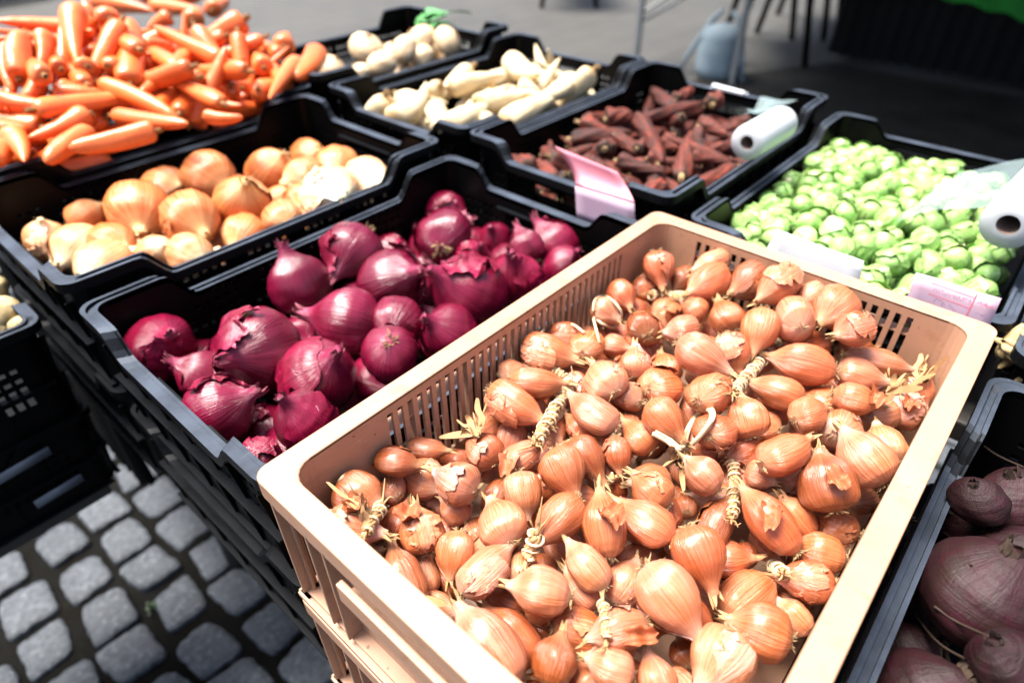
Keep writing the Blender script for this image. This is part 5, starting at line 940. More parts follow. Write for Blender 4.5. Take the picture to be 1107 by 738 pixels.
('SP', 0.7287, -0.2528, -0.0723, -0.851, -0.523, 0.051, 4.5, 0.0192, 0.0431, 17, (0.99, 0.99, 0.99), 'large brussels sprout, number 32 in distance to the blank white card'),
('SP', 0.9847, -0.176, -0.0585, 0.253, -0.752, 0.609, 0.92, 0.0173, 0.0388, 1, (1.129, 1.129, 1.129), 'medium brussels sprout, fourth nearest to the middle of its heap'),
('SP', 0.8274, -0.2703, -0.0662, -0.076, -0.627, 0.775, 4.91, 0.0189, 0.0424, 22, (1.003, 1.003, 1.003), 'large brussels sprout, number 20 in distance to the pink price tag'),
('SP', 1.0979, -0.2191, -0.0697, -0.236, 0.941, 0.243, 4.27, 0.0169, 0.0378, 20, (1.323, 1.164, 1.27), 'medium brussels sprout, sixth nearest to the hand hole in the far side'),
('SP', 1.1916, -0.1529, -0.0827, -0.028, -0.847, 0.531, 2.43, 0.0155, 0.0347, 8, (0.976, 0.976, 0.976), 'small brussels sprout, fifth nearest to the hand hole in the far side'),
('SP', 1.0767, -0.0525, -0.0736, 0.109, -0.867, 0.487, 0.16, 0.0175, 0.0392, 13, (0.843, 0.843, 0.843), 'medium brussels sprout, ninth nearest to the far corner of its crate'),
('SP', 1.1189, -0.1558, -0.0718, 0.128, -0.691, 0.711, 5.59, 0.0169, 0.038, 17, (1.15, 1.15, 1.15), 'medium brussels sprout, twelfth nearest to the hand hole in the far side'),
('SP', 1.1617, -0.1144, -0.0732, -0.103, -0.497, 0.862, 1.67, 0.0162, 0.0362, 11, (1.083, 1.083, 1.083), 'medium brussels sprout, eighth nearest to the far corner of its crate'),
('SP', 0.7717, -0.301, -0.0833, 0.523, -0.03, 0.852, 5.15, 0.0178, 0.0399, 18, (0.823, 0.823, 0.823), 'medium brussels sprout, twelfth nearest to the pink price tag'),
('SP', 1.0331, -0.1836, -0.0614, 0.324, -0.505, 0.8, 4.3, 0.0192, 0.0431, 0, (0.989, 0.989, 0.989), 'large brussels sprout, fourteenth nearest to the hand hole in the far side'),
('SP', 0.7618, -0.2573, -0.0778, 0.77, -0.329, 0.546, 1.52, 0.0161, 0.0361, 19, (0.848, 0.848, 0.848), 'medium brussels sprout, number 34 in distance to the pink price tag'),
('SP', 0.9488, -0.2343, -0.0528, -0.307, -0.9, 0.309, 2.83, 0.0156, 0.0349, 19, (1.084, 1.084, 1.084), 'medium brussels sprout, number 18 in distance to the hand hole in the far side'),
('SP', 1.1906, -0.1894, -0.0799, 0.139, -0.56, 0.817, 5.37, 0.0174, 0.0389, 15, (1.25, 1.1, 1.2), 'medium brussels sprout, nearest to the hand hole in the far side'),
('SP', 0.8481, -0.3671, -0.0707, -0.811, -0.043, 0.584, 3.29, 0.0156, 0.0349, 21, (0.912, 0.912, 0.912), 'medium brussels sprout, fifth nearest to the right rim of its crate'),
('SP', 0.9731, -0.0509, -0.0721, 0.928, -0.124, -0.352, 4.18, 0.0153, 0.0344, 10, (0.866, 0.866, 0.866), 'small brussels sprout, tenth nearest to the dark carrots'),
('SP', 0.9259, -0.0915, -0.0657, -0.645, 0.16, 0.747, 3.07, 0.0145, 0.0326, 11, (1.032, 0.908, 0.99), 'small brussels sprout, sixteenth nearest to the dark carrots'),
('SP', 1.0515, -0.0838, -0.0662, 0.985, 0.12, -0.121, 2.34, 0.0153, 0.0342, 0, (1.091, 1.091, 1.091), 'small brussels sprout, tenth nearest to the far corner of its crate'),
('SP', 0.9124, -0.152, -0.0693, -0.055, 0.046, 0.997, 6.07, 0.0174, 0.0389, 2, (1.1, 0.968, 1.056), 'medium brussels sprout, seventh nearest to the middle of its heap'),
('SP', 1.0649, -0.1432, -0.0596, -0.601, 0.039, 0.798, 5.19, 0.0166, 0.0372, 13, (0.967, 0.967, 0.967), 'medium brussels sprout, fifteenth nearest to the far corner of its crate'),
('SP', 0.7839, -0.1032, -0.0682, 0.198, -0.936, 0.292, 5.04, 0.0163, 0.0365, 0, (1.13, 1.13, 1.13), 'medium brussels sprout, tenth nearest to the tan crate corner'),
('SP', 1.1797, -0.2721, -0.0805, 0.403, 0.49, 0.773, 1.17, 0.0155, 0.0347, 16, (1.141, 1.141, 1.141), 'small brussels sprout, seventeenth nearest to the bag roll'),
('SP', 0.9499, -0.1093, -0.0689, 0.215, -0.516, 0.829, 1.44, 0.0173, 0.0388, 1, (1.14, 1.14, 1.14), 'medium brussels sprout, number 22 in distance to the blank white card'),
('SP', 0.9527, -0.3495, -0.0764, -0.813, -0.577, 0.077, 5.54, 0.0183, 0.041, 18, (1.233, 1.085, 1.184), 'large brussels sprout, fourth nearest to the right rim of its crate'),
('SP', 1.0935, -0.3355, -0.0685, -0.495, 0.098, 0.864, 0.54, 0.0153, 0.0343, 9, (1.235, 1.087, 1.185), 'small brussels sprout, third nearest to the bag roll'),
('SP', 1.1341, -0.2152, -0.0705, -0.334, 0.61, 0.719, 5.85, 0.0172, 0.0385, 4, (1.239, 1.09, 1.189), 'medium brussels sprout, fourth nearest to the hand hole in the far side'),
('SP', 0.9976, -0.0964, -0.0703, -0.885, 0.34, 0.317, 2.83, 0.0172, 0.0385, 14, (0.801, 0.801, 0.801), 'medium brussels sprout, number 18 in distance to the far corner of its crate'),
('SP', 0.7171, -0.1026, -0.08, -0.004, -0.789, 0.614, 1.02, 0.018, 0.0403, 23, (0.971, 0.971, 0.971), 'large brussels sprout, fifth nearest to the tan crate corner'),
('SP', 0.8562, -0.0637, -0.0689, 0.377, -0.748, 0.546, 1.35, 0.016, 0.0358, 3, (0.85, 0.85, 0.85), 'medium brussels sprout, third nearest to the dark carrots'),
('SP', 1.0485, -0.2273, -0.0609, 0.54, 0.698, 0.471, 4.93, 0.017, 0.038, 6, (1.15, 1.012, 1.104), 'medium brussels sprout, eleventh nearest to the hand hole in the far side'),
('SP', 1.1955, -0.1205, -0.0812, -0.959, -0.196, -0.205, 2.97, 0.0186, 0.0417, 17, (0.964, 0.964, 0.964), 'large brussels sprout, thirteenth nearest to the far corner of its crate'),
('SP', 0.889, -0.0513, -0.0798, -0.943, -0.247, 0.225, 5.67, 0.0174, 0.0389, 12, (0.921, 0.921, 0.921), 'medium brussels sprout, second nearest to the dark carrots'),
('SP', 0.7951, -0.2194, -0.0596, 0.409, 0.191, 0.892, 5.2, 0.0191, 0.0427, 14, (0.886, 0.886, 0.886), 'large brussels sprout, sixteenth nearest to the blank white card'),
('SP', 1.0552, -0.3308, -0.0762, -0.713, -0.094, 0.695, 4.11, 0.0177, 0.0396, 22, (1.284, 1.13, 1.233), 'medium brussels sprout, nearest to the bag roll'),
('SP', 1.1178, -0.1199, -0.0708, 0.362, 0.828, 0.427, 1.28, 0.0158, 0.0354, 0, (1.144, 1.006, 1.098), 'medium brussels sprout, eleventh nearest to the far corner of its crate'),
('SP', 0.9344, -0.1803, -0.0671, 0.87, -0.49, 0.053, 5.94, 0.0183, 0.0411, 8, (1.098, 1.098, 1.098), 'large brussels sprout, nearest to the middle of its heap'),
('SP', 0.9742, -0.2934, -0.0651, 0.511, -0.185, 0.839, 3.53, 0.0153, 0.0343, 2, (0.922, 0.922, 0.922), 'small brussels sprout, eighteenth nearest to the bag roll'),
('SP', 1.1541, -0.1508, -0.0716, -0.454, -0.774, 0.442, 1.54, 0.0188, 0.0422, 22, (0.949, 0.949, 0.949), 'large brussels sprout, tenth nearest to the hand hole in the far side'),
('SP', 1.0338, -0.1304, -0.0675, -0.041, 0.585, 0.81, 3.99, 0.0157, 0.0351, 14, (1.178, 1.178, 1.178), 'medium brussels sprout, ninth nearest to the middle of its heap'),
('SP', 0.8005, -0.3362, -0.0758, -0.021, -0.533, -0.846, 2.2, 0.0194, 0.0435, 5, (0.855, 0.855, 0.855), 'large brussels sprout, nearest to the pink price tag'),
('SP', 0.8296, -0.235, -0.0646, 0.041, -0.837, 0.546, 5.36, 0.0189, 0.0423, 20, (0.807, 0.807, 0.807), 'large brussels sprout, number 31 in distance to the middle of its heap'),
('SP', 0.7552, -0.1115, -0.0693, -0.173, -0.214, 0.961, 4.95, 0.0151, 0.0337, 6, (1.161, 1.022, 1.115), 'small brussels sprout, ninth nearest to the tan crate corner'),
('SP', 1.0914, -0.2701, -0.0735, 0.193, -0.651, 0.734, 5.48, 0.0153, 0.0343, 6, (0.86, 0.86, 0.86), 'small brussels sprout, number 18 in distance to the bag roll'),
('SP', 1.0202, -0.2177, -0.0633, -0.464, -0.538, 0.703, 2.5, 0.0148, 0.0332, 11, (1.453, 1.279, 1.395), 'small brussels sprout, thirteenth nearest to the hand hole in the far side'),
('SP', 1.1308, -0.0843, -0.0781, -0.762, -0.365, -0.535, 5.54, 0.0193, 0.0433, 9, (1.199, 1.199, 1.199), 'large brussels sprout, seventh nearest to the far corner of its crate'),
('SP', 0.697, -0.2688, -0.0717, -0.345, 0.193, 0.918, 6.13, 0.0182, 0.0408, 9, (1.165, 1.025, 1.118), 'large brussels sprout, number 38 in distance to the pink price tag'),
('SP', 0.7539, -0.177, -0.0681, -0.543, 0.279, 0.792, 1.36, 0.0145, 0.0325, 5, (0.86, 0.86, 0.86), 'small brussels sprout, nearest to the blank white card'),
('SP', 1.2139, -0.213, -0.0871, 0.792, -0.238, 0.562, 3.22, 0.0185, 0.0413, 12, (1.103, 0.97, 1.059), 'large brussels sprout, eighth nearest to the hand hole in the far side'),
('SP', 0.8511, -0.1356, -0.0654, -0.655, -0.13, 0.744, 2.14, 0.0161, 0.0361, 19, (0.909, 0.909, 0.909), 'medium brussels sprout, eighth nearest to the blank white card'),
('SP', 0.9363, -0.275, -0.0648, -0.058, 0.321, 0.945, 2.05, 0.0194, 0.0434, 4, (0.815, 0.815, 0.815), 'large brussels sprout, number 22 in distance to the pink price tag'),
('SP', 1.1812, -0.086, -0.0852, 0.432, -0.256, 0.865, 1.43, 0.0177, 0.0397, 9, (0.98, 0.98, 0.98), 'medium brussels sprout, sixth nearest to the far corner of its crate'),
('SP', 1.0299, -0.2535, -0.0717, -0.328, 0.777, 0.538, 0.33, 0.0166, 0.0371, 6, (1.005, 1.005, 1.005), 'medium brussels sprout, number 20 in distance to the hand hole in the far side'),
('SP', 1.2123, -0.273, -0.0916, 0.476, 0.097, 0.874, 3.81, 0.0194, 0.0435, 10, (0.873, 0.873, 0.873), 'large brussels sprout, sixteenth nearest to the bag roll'),
('SP', 0.7888, -0.1769, -0.0723, -0.224, 0.075, 0.972, 5.85, 0.0156, 0.0349, 8, (1.003, 1.003, 1.003), 'medium brussels sprout, second nearest to the blank white card'),
('SP', 0.9271, -0.2125, -0.0566, -0.097, -0.985, 0.145, 1.73, 0.0173, 0.0387, 22, (0.932, 0.932, 0.932), 'medium brussels sprout, tenth nearest to the middle of its heap'),
('SP', 0.786, -0.3679, -0.0663, 0.475, -0.593, 0.65, 2.96, 0.0188, 0.0421, 5, (0.836, 0.836, 0.836), 'large brussels sprout, third nearest to the pink price tag'),
('SP', 0.8741, -0.2808, -0.0623, 0.717, -0.49, 0.496, 0.08, 0.018, 0.0404, 6, (1.132, 1.132, 1.132), 'large brussels sprout, eighteenth nearest to the pink price tag'),
('SP', 0.999, -0.2556, -0.0692, -0.716, -0.696, 0.047, 1.0, 0.0164, 0.0367, 8, (0.966, 0.966, 0.966), 'medium brussels sprout, number 24 in distance to the hand hole in the far side'),
('SP', 1.1694, -0.2173, -0.0805, 0.908, -0.175, -0.38, 0.5, 0.0163, 0.0366, 15, (1.187, 1.187, 1.187), 'medium brussels sprout, seventh nearest to the hand hole in the far side'),
('SP', 1.1517, -0.1903, -0.0797, 0.009, -0.832, 0.555, 1.87, 0.0151, 0.0339, 1, (0.847, 0.847, 0.847), 'small brussels sprout, second nearest to the hand hole in the far side'),
('SP', 0.7028, -0.3036, -0.0697, -0.742, -0.608, 0.282, 0.48, 0.0192, 0.0431, 10, (1.176, 1.176, 1.176), 'large brussels sprout, number 18 in distance to the pink price tag'),
('SP', 0.9251, -0.0547, -0.0756, -0.884, -0.129, 0.449, 5.16, 0.0171, 0.0383, 8, (1.186, 1.186, 1.186), 'medium brussels sprout, fifth nearest to the dark carrots'),
('SP', 0.9049, -0.1104, -0.0603, -0.056, -0.745, 0.664, 2.53, 0.0157, 0.0351, 3, (0.948, 0.948, 0.948), 'medium brussels sprout, number 19 in distance to the dark carrots'),
('SP', 0.8376, -0.2035, -0.0603, -0.967, -0.247, 0.054, 3.13, 0.0158, 0.0353, 19, (0.813, 0.813, 0.813), 'medium brussels sprout, thirteenth nearest to the middle of its heap'),
('SP', 0.8132, -0.1037, -0.0713, -0.809, -0.045, 0.587, 5.64, 0.0151, 0.0339, 3, (1.041, 1.041, 1.041), 'small brussels sprout, ninth nearest to the blank white card'),
('SP', 1.212, -0.0911, -0.0807, -0.768, 0.393, 0.506, 0.22, 0.0158, 0.0353, 2, (1.152, 1.152, 1.152), 'medium brussels sprout, fifth nearest to the far corner of its crate'),
('SP', 0.975, -0.1314, -0.0741, -0.437, 0.156, 0.886, 5.47, 0.0151, 0.0339, 23, (1.055, 1.055, 1.055), 'small brussels sprout, eighth nearest to the middle of its heap'),
('SP', 1.0777, -0.297, -0.0671, -0.017, -0.974, -0.225, 1.76, 0.0172, 0.0386, 14, (1.253, 1.103, 1.203), 'medium brussels sprout, sixth nearest to the bag roll'),
('SP', 0.8914, -0.3067, -0.072, -0.588, -0.23, 0.776, 4.92, 0.0157, 0.0351, 19, (0.839, 0.839, 0.839), 'medium brussels sprout, tenth nearest to the pink price tag'),
('SP', 0.9671, -0.2581, -0.0638, -0.93, -0.368, 0.016, 3.09, 0.0179, 0.0401, 4, (0.898, 0.898, 0.898), 'medium brussels sprout, number 29 in distance to the hand hole in the far side'),
('SP', 1.1784, -0.3008, -0.073, 0.343, -0.93, -0.13, 2.26, 0.0161, 0.0361, 14, (0.856, 0.856, 0.856), 'medium brussels sprout, ninth nearest to the bag roll'),
('SP', 0.8148, -0.0758, -0.0806, -0.148, -0.368, -0.918, 5.0, 0.0161, 0.036, 21, (1.135, 0.999, 1.09), 'medium brussels sprout, sixth nearest to the dark carrots'),
('SP', 0.8855, -0.2265, -0.0511, 0.273, -0.51, 0.816, 0.02, 0.0165, 0.037, 3, (1.045, 1.045, 1.045), 'medium brussels sprout, number 18 in distance to the middle of its heap'),
('SP', 0.8867, -0.1346, -0.0583, 0.069, 0.833, 0.549, 2.03, 0.0166, 0.0371, 12, (1.148, 1.148, 1.148), 'medium brussels sprout, twelfth nearest to the blank white card'),
('SP', 1.0761, -0.2439, -0.0734, -0.984, 0.127, -0.129, 2.59, 0.0167, 0.0374, 13, (1.058, 1.058, 1.058), 'medium brussels sprout, fifteenth nearest to the hand hole in the far side'),
('SP', 1.0333, -0.103, -0.0767, -0.739, -0.059, 0.671, 0.39, 0.015, 0.0335, 14, (1.177, 1.177, 1.177), 'small brussels sprout, sixteenth nearest to the far corner of its crate'),
('SP', 1.1107, -0.187, -0.0718, -0.051, -0.468, 0.882, 0.55, 0.017, 0.0382, 4, (1.173, 1.173, 1.173), 'medium brussels sprout, third nearest to the hand hole in the far side'),
('SP', 0.9676, -0.0804, -0.0696, -0.374, -0.246, 0.894, 6.05, 0.0166, 0.0371, 23, (0.801, 0.801, 0.801), 'medium brussels sprout, seventeenth nearest to the dark carrots'),
('SP', 0.8731, -0.3514, -0.0769, 0.024, 0.292, 0.956, 4.18, 0.0163, 0.0364, 11, (1.096, 1.096, 1.096), 'medium brussels sprout, fourth nearest to the pink price tag'),
('SP', 0.9527, -0.3139, -0.0686, 0.387, -0.773, 0.502, 4.43, 0.0158, 0.0354, 23, (1.329, 1.17, 1.276), 'medium brussels sprout, twelfth nearest to the bag roll'),
('SP', 0.8313, -0.3459, -0.0788, -0.028, 0.123, 0.992, 0.66, 0.0145, 0.0326, 0, (1.059, 1.059, 1.059), 'small brussels sprout, second nearest to the pink price tag'),
('SP', 1.1285, -0.3259, -0.0782, 0.089, 0.634, 0.768, 4.09, 0.0156, 0.0349, 7, (1.473, 1.296, 1.414), 'medium brussels sprout, second nearest to the bag roll'),
('SP', 0.8805, -0.0809, -0.0761, -0.568, 0.086, 0.819, 1.56, 0.0155, 0.0347, 9, (0.944, 0.944, 0.944), 'small brussels sprout, ninth nearest to the dark carrots'),
('SP', 1.1346, -0.0521, -0.0754, -0.909, -0.417, 0.024, 1.96, 0.0149, 0.0334, 1, (1.167, 1.027, 1.121), 'small brussels sprout, third nearest to the far corner of its crate'),
('SP', 1.0605, -0.1115, -0.0695, 0.188, -0.819, 0.543, 1.37, 0.0151, 0.0337, 18, (0.928, 0.928, 0.928), 'small brussels sprout, fourteenth nearest to the far corner of its crate'),
('SP', 0.7697, -0.0773, -0.0762, -0.75, -0.548, 0.372, 1.43, 0.0155, 0.0348, 7, (1.107, 1.107, 1.107), 'small brussels sprout, fourth nearest to the tan crate corner'),
('SP', 1.2167, -0.0507, -0.0864, -0.143, -0.76, 0.634, 4.13, 0.016, 0.0359, 13, (1.067, 1.067, 1.067), 'medium brussels sprout, nearest to the far corner of its crate'),
('SP', 0.9776, -0.3686, -0.0767, -0.263, -0.962, -0.071, 2.14, 0.015, 0.0337, 16, (1.398, 1.231, 1.343), 'small brussels sprout, second nearest to the right rim of its crate'),
('SP', 0.8306, -0.0491, -0.0822, 0.78, 0.453, -0.431, 2.92, 0.0167, 0.0374, 20, (0.866, 0.866, 0.866), 'medium brussels sprout, nearest to the dark carrots'),
('SP', 0.7521, -0.2292, -0.0734, -0.707, 0.119, 0.697, 2.69, 0.0161, 0.036, 5, (1.052, 1.052, 1.052), 'medium brussels sprout, fourteenth nearest to the blank white card'),
('SP', 0.9274, -0.1276, -0.0538, 0.018, 0.474, 0.88, 5.15, 0.0151, 0.0338, 8, (0.831, 0.831, 0.831), 'small brussels sprout, fourteenth nearest to the middle of its heap'),
('SP', 0.9279, -0.3674, -0.072, -0.988, 0.151, 0.038, 5.22, 0.0145, 0.0325, 10, (1.438, 1.265, 1.38), 'small brussels sprout, nearest to the right rim of its crate'),
('SH', 0.2387, -0.1808, -0.0845, 0.154, 0.289, 0.945, 4.83, 0.0173, 0.0453, 12, (0.852, 0.724, 0.724), 'half hidden shallot, number 33 in distance to the papery bound neck in the front middle'),
('SH', 0.4334, -0.3556, -0.1111, 0.281, 0.956, 0.085, 4.91, 0.0183, 0.0453, 0, (1.135, 1.48, 1.974), 'half hidden shallot, nearest to the right rim of the tan crate'),
('SH', 0.317, -0.2737, -0.0933, -0.846, -0.362, -0.392, 4.51, 0.0159, 0.0453, 19, (1.112, 0.946, 0.946), 'half hidden shallot with its neck to the bottom, third nearest to the white raffia knot'),
('SH', 0.0617, -0.2429, -0.1192, 0.7, 0.221, -0.679, 1.89, 0.0167, 0.0453, 19, (1.141, 1.141, 1.141), 'medium shallot with its root towards us, seventh nearest to the bottom edge of the photo'),
('SH', 0.3783, -0.1083, -0.0773, 0.487, 0.653, -0.579, 5.18, 0.0185, 0.0453, 9, (0.901, 0.901, 0.901), 'half hidden shallot, number 26 in distance to the middle of the left slotted side'),
('SH', 0.1661, -0.2169, -0.0954, -0.914, -0.352, 0.2, 4.23, 0.0167, 0.0453, 23, (0.98, 1.167, 1.587), 'half hidden shallot, eighteenth nearest to the papery bound neck in the front middle'),
('SH', 0.2942, -0.0459, -0.1017, 0.692, 0.721, 0.038, 3.75, 0.0184, 0.0453, 10, (1.101, 0.936, 0.936), 'half hidden shallot with its neck to the top, second nearest to the plaited bundle'),
('SH', 0.1827, -0.075, -0.0884, -0.049, 0.994, -0.1, 4.72, 0.0161, 0.0453, 9, (1.129, 1.473, 1.964), 'half hidden shallot, fifth nearest to the straw coloured husk tuft'),
('SH', 0.1321, -0.3287, -0.1166, -0.133, -0.991, -0.014, 5.36, 0.0161, 0.0453, 19, (1.041, 1.041, 1.041), 'half hidden shallot, thirteenth nearest to the bottom edge of the photo'),
('SH', 0.0855, -0.0657, -0.0901, 0.895, 0.399, 0.199, 3.04, 0.0182, 0.0453, 16, (1.155, 0.981, 0.981), 'medium shallot with its neck to the upper right, fifth nearest to the looped white string'),
('SH', 0.2462, -0.302, -0.0947, 0.555, -0.813, 0.176, 1.68, 0.0156, 0.0453, 22, (0.995, 0.845, 0.845), 'half hidden shallot, fifteenth nearest to the exposed tan floor at the lower right'),
('SH', 0.1528, -0.1479, -0.0906, 0.997, -0.02, -0.069, 4.41, 0.0158, 0.0453, 3, (1.089, 1.089, 1.089), 'half hidden shallot, third nearest to the papery bound neck in the front middle'),
('SH', 0.4247, -0.2563, -0.0741, 0.113, 0.985, -0.133, 5.4, 0.0163, 0.0453, 9, (0.905, 0.905, 0.905), 'medium shallot with its neck to the upper left, sixth nearest to the long raffia bundle'),
('SH', 0.3078, -0.1537, -0.0821, 0.745, 0.505, -0.436, 2.45, 0.0169, 0.0453, 7, (1.025, 1.22, 1.659), 'half hidden shallot with its root towards us, number 20 in distance to the raffia bow'),
('SH', 0.3177, -0.18, -0.0956, -0.957, -0.183, -0.226, 2.79, 0.0161, 0.0453, 11, (1.025, 1.025, 1.025), 'half hidden shallot with its neck to the lower left, tenth nearest to the raffia bow'),
('SH', 0.4208, -0.1117, -0.0753, -0.58, -0.808, -0.107, 4.89, 0.0169, 0.0453, 12, (0.963, 0.818, 0.818), 'medium shallot with its neck to the lower right, eighteenth nearest to the coil of raffia'),
('SH', 0.0852, -0.1288, -0.1065, 0.209, 0.978, 0.026, 3.55, 0.0167, 0.0453, 20, (0.548, 0.486, 0.398), 'half hidden shallot, sixth nearest to the near rim of the tan crate'),
('SH', 0.4869, -0.2641, -0.0796, 0.711, 0.697, -0.092, 3.91, 0.0178, 0.0453, 18, (1.083, 1.083, 1.083), 'medium shallot with its neck to the upper left, ninth nearest to the long raffia bundle'),
('SH', 0.0806, -0.0913, -0.1146, -0.118, -0.828, 0.549, 1.91, 0.0186, 0.0453, 17, (1.153, 1.373, 1.867), 'half hidden shallot, fifth nearest to the near rim of the tan crate'),
('SH', 0.1644, -0.1121, -0.0886, 0.963, 0.23, 0.139, 0.29, 0.0155, 0.0453, 18, (0.66, 0.585, 0.479), 'half hidden shallot, sixteenth nearest to the papery bound neck in the front middle'),
('SH', 0.219, -0.077, -0.0878, -0.839, -0.424, -0.34, 0.2, 0.016, 0.0453, 21, (1.067, 1.27, 1.727), 'medium shallot with its neck to the bottom, third nearest to the straw coloured husk tuft'),
('SH', 0.1365, -0.0705, -0.1086, -0.727, 0.419, 0.544, 2.41, 0.0156, 0.0453, 7, (1.109, 1.446, 1.928), 'half hidden shallot with its neck to the left, twelfth nearest to the looped white string'),
('SH', 0.2901, -0.3225, -0.1038, -0.603, -0.785, -0.146, 1.75, 0.0162, 0.0453, 1, (0.87, 0.74, 0.74), 'half hidden shallot, tenth nearest to the exposed tan floor at the lower right'),
('SH', 0.2812, -0.1115, -0.0879, -0.891, 0.096, 0.444, 4.11, 0.0166, 0.0453, 3, (0.863, 0.733, 0.733), 'half hidden shallot with its neck to the left, fourth nearest to the plaited bundle'),
('SH', 0.3364, -0.072, -0.0775, -0.917, 0.385, -0.104, 2.54, 0.0172, 0.0453, 4, (1.046, 1.245, 1.693), 'half hidden shallot, seventh nearest to the middle of the left slotted side'),
('SH', 0.0975, -0.1764, -0.1085, -0.213, 0.977, -0.023, 1.9, 0.0165, 0.0453, 12, (0.858, 0.729, 0.729), 'half hidden shallot, fifteenth nearest to the near rim of the tan crate'),
('SH', 0.1045, -0.2882, -0.1085, -0.893, 0.449, 0.025, 4.84, 0.0164, 0.0453, 21, (1.094, 1.094, 1.094), 'half hidden shallot, third nearest to the bottom edge of the photo'),
('SH', 0.2213, -0.3012, -0.118, 0.456, -0.869, -0.189, 1.23, 0.0182, 0.0453, 18, (1.179, 1.403, 1.909), 'half hidden shallot, eleventh nearest to the exposed tan floor at the lower right'),
('SH', 0.2946, -0.233, -0.0744, -0.465, 0.527, 0.711, 5.8, 0.0184, 0.0453, 18, (1.09, 1.297, 1.764), 'half hidden shallot with its neck to the upper left, seventh nearest to the raffia bow'),
('SH', 0.4574, -0.2898, -0.0701, -0.785, 0.568, -0.247, 1.92, 0.0177, 0.0453, 18, (1.174, 0.998, 0.998), 'half hidden shallot, fifteenth nearest to the right far corner of the tan crate'),
('SH', 0.3736, -0.0716, -0.0863, 0.397, -0.898, -0.19, 0.87, 0.0187, 0.0453, 6, (0.918, 0.918, 0.918), 'half hidden shallot, twelfth nearest to the middle of the left slotted side'),
('SH', 0.2237, -0.2712, -0.0891, -0.883, -0.137, -0.449, 5.2, 0.0186, 0.0453, 6, (1.006, 1.006, 1.006), 'half hidden shallot, number 24 in distance to the exposed tan floor at the lower right'),
('SH', 0.1128, -0.1467, -0.0919, -0.833, 0.421, -0.36, 2.29, 0.017, 0.0453, 20, (1.157, 1.51, 2.013), 'half hidden shallot, eighth nearest to the papery bound neck in the front middle'),
('SH', 0.3068, -0.0919, -0.0736, -0.318, -0.899, -0.301, 5.87, 0.0187, 0.0453, 11, (1.036, 1.233, 1.677), 'half hidden shallot with its neck to the lower right, fifth nearest to the plaited bundle'),
('SH', 0.0518, -0.1451, -0.1041, 0.439, -0.824, 0.357, 2.76, 0.0172, 0.0453, 10, (1.191, 1.553, 2.071), 'half hidden shallot, second nearest to the near rim of the tan crate'),
('SH', 0.1106, -0.2139, -0.0882, 0.081, -0.657, 0.749, 3.39, 0.0155, 0.0453, 9, (1.15, 1.15, 1.15), 'half hidden shallot, twelfth nearest to the bottom edge of the photo'),
('SH', 0.2593, -0.2098, -0.0787, -0.848, 0.491, 0.201, 4.25, 0.018, 0.0453, 16, (1.025, 1.22, 1.659), 'medium shallot with its neck to the left, number 22 in distance to the raffia bow'),
('SH', 0.3311, -0.2233, -0.0745, 0.771, 0.549, 0.322, 2.89, 0.0167, 0.0453, 7, (1.157, 1.157, 1.157), 'half hidden shallot with its neck to the top, second nearest to the raffia bow'),
('SH', 0.4143, -0.0765, -0.0869, -0.651, 0.74, 0.168, 5.73, 0.0177, 0.0453, 11, (0.949, 0.807, 0.807), 'half hidden shallot, number 21 in distance to the middle of the left slotted side'),
('SH', 0.2112, -0.1084, -0.0868, -0.999, -0.028, 0.036, 4.48, 0.0185, 0.0453, 11, (1.039, 1.237, 1.682), 'half hidden shallot, thirteenth nearest to the straw coloured husk tuft'),
('SH', 0.3677, -0.1976, -0.0739, 0.415, 0.778, 0.473, 0.8, 0.0177, 0.0453, 15, (1.125, 1.34, 1.822), 'half hidden shallot with its neck to the upper left, nearest to the raffia bow'),
('SH', 0.4718, -0.0895, -0.077, 0.959, 0.044, 0.282, 3.06, 0.0164, 0.0453, 23, (0.994, 1.296, 1.728), 'medium shallot with its neck to the upper right, eighth nearest to the coil of raffia'),
('SH', 0.3009, -0.3519, -0.1179, 0.87, 0.123, 0.478, 3.49, 0.0176, 0.0453, 20, (0.701, 0.622, 0.509), 'half hidden shallot, seventh nearest to the exposed tan floor at the lower right'),
('SH', 0.1757, -0.3084, -0.093, -0.094, -0.965, -0.244, 5.52, 0.0169, 0.0453, 5, (1.033, 0.878, 0.878), 'half hidden shallot, twelfth nearest to the exposed tan floor at the lower right'),
('SH', 0.2709, -0.1568, -0.0781, 0.927, 0.371, -0.06, 0.6, 0.0154, 0.0453, 2, (0.898, 1.069, 1.454), 'small shallot with its neck to the top, number 19 in distance to the plaited bundle'),
('SH', 0.5491, -0.0954, -0.0886, -0.77, -0.425, 0.475, 0.93, 0.0184, 0.0453, 17, (1.029, 1.343, 1.79), 'half hidden shallot with its neck towards us, fourth nearest to the coil of raffia'),
('SH', 0.4375, -0.2206, -0.0677, 0.952, 0.279, -0.126, 2.57, 0.0165, 0.0453, 11, (0.949, 0.949, 0.949), 'half hidden shallot with its root towards us, second nearest to the long raffia bundle'),
('SH', 0.557, -0.3361, -0.1039, -0.955, 0.231, -0.185, 1.24, 0.0165, 0.0453, 15, (1.01, 1.202, 1.635), 'half hidden shallot, fourth nearest to the right far corner of the tan crate'),
('SH', 0.1165, -0.1802, -0.082, 0.697, 0.713, 0.072, 1.26, 0.0173, 0.0453, 21, (1.049, 1.368, 1.824), 'half hidden shallot, second nearest to the papery bound neck in the front middle'),
('SH', 0.1111, -0.2468, -0.0918, 0.546, -0.81, -0.215, 6.28, 0.0161, 0.0453, 4, (1.125, 1.125, 1.125), 'half hidden shallot, sixth nearest to the bottom edge of the photo'),
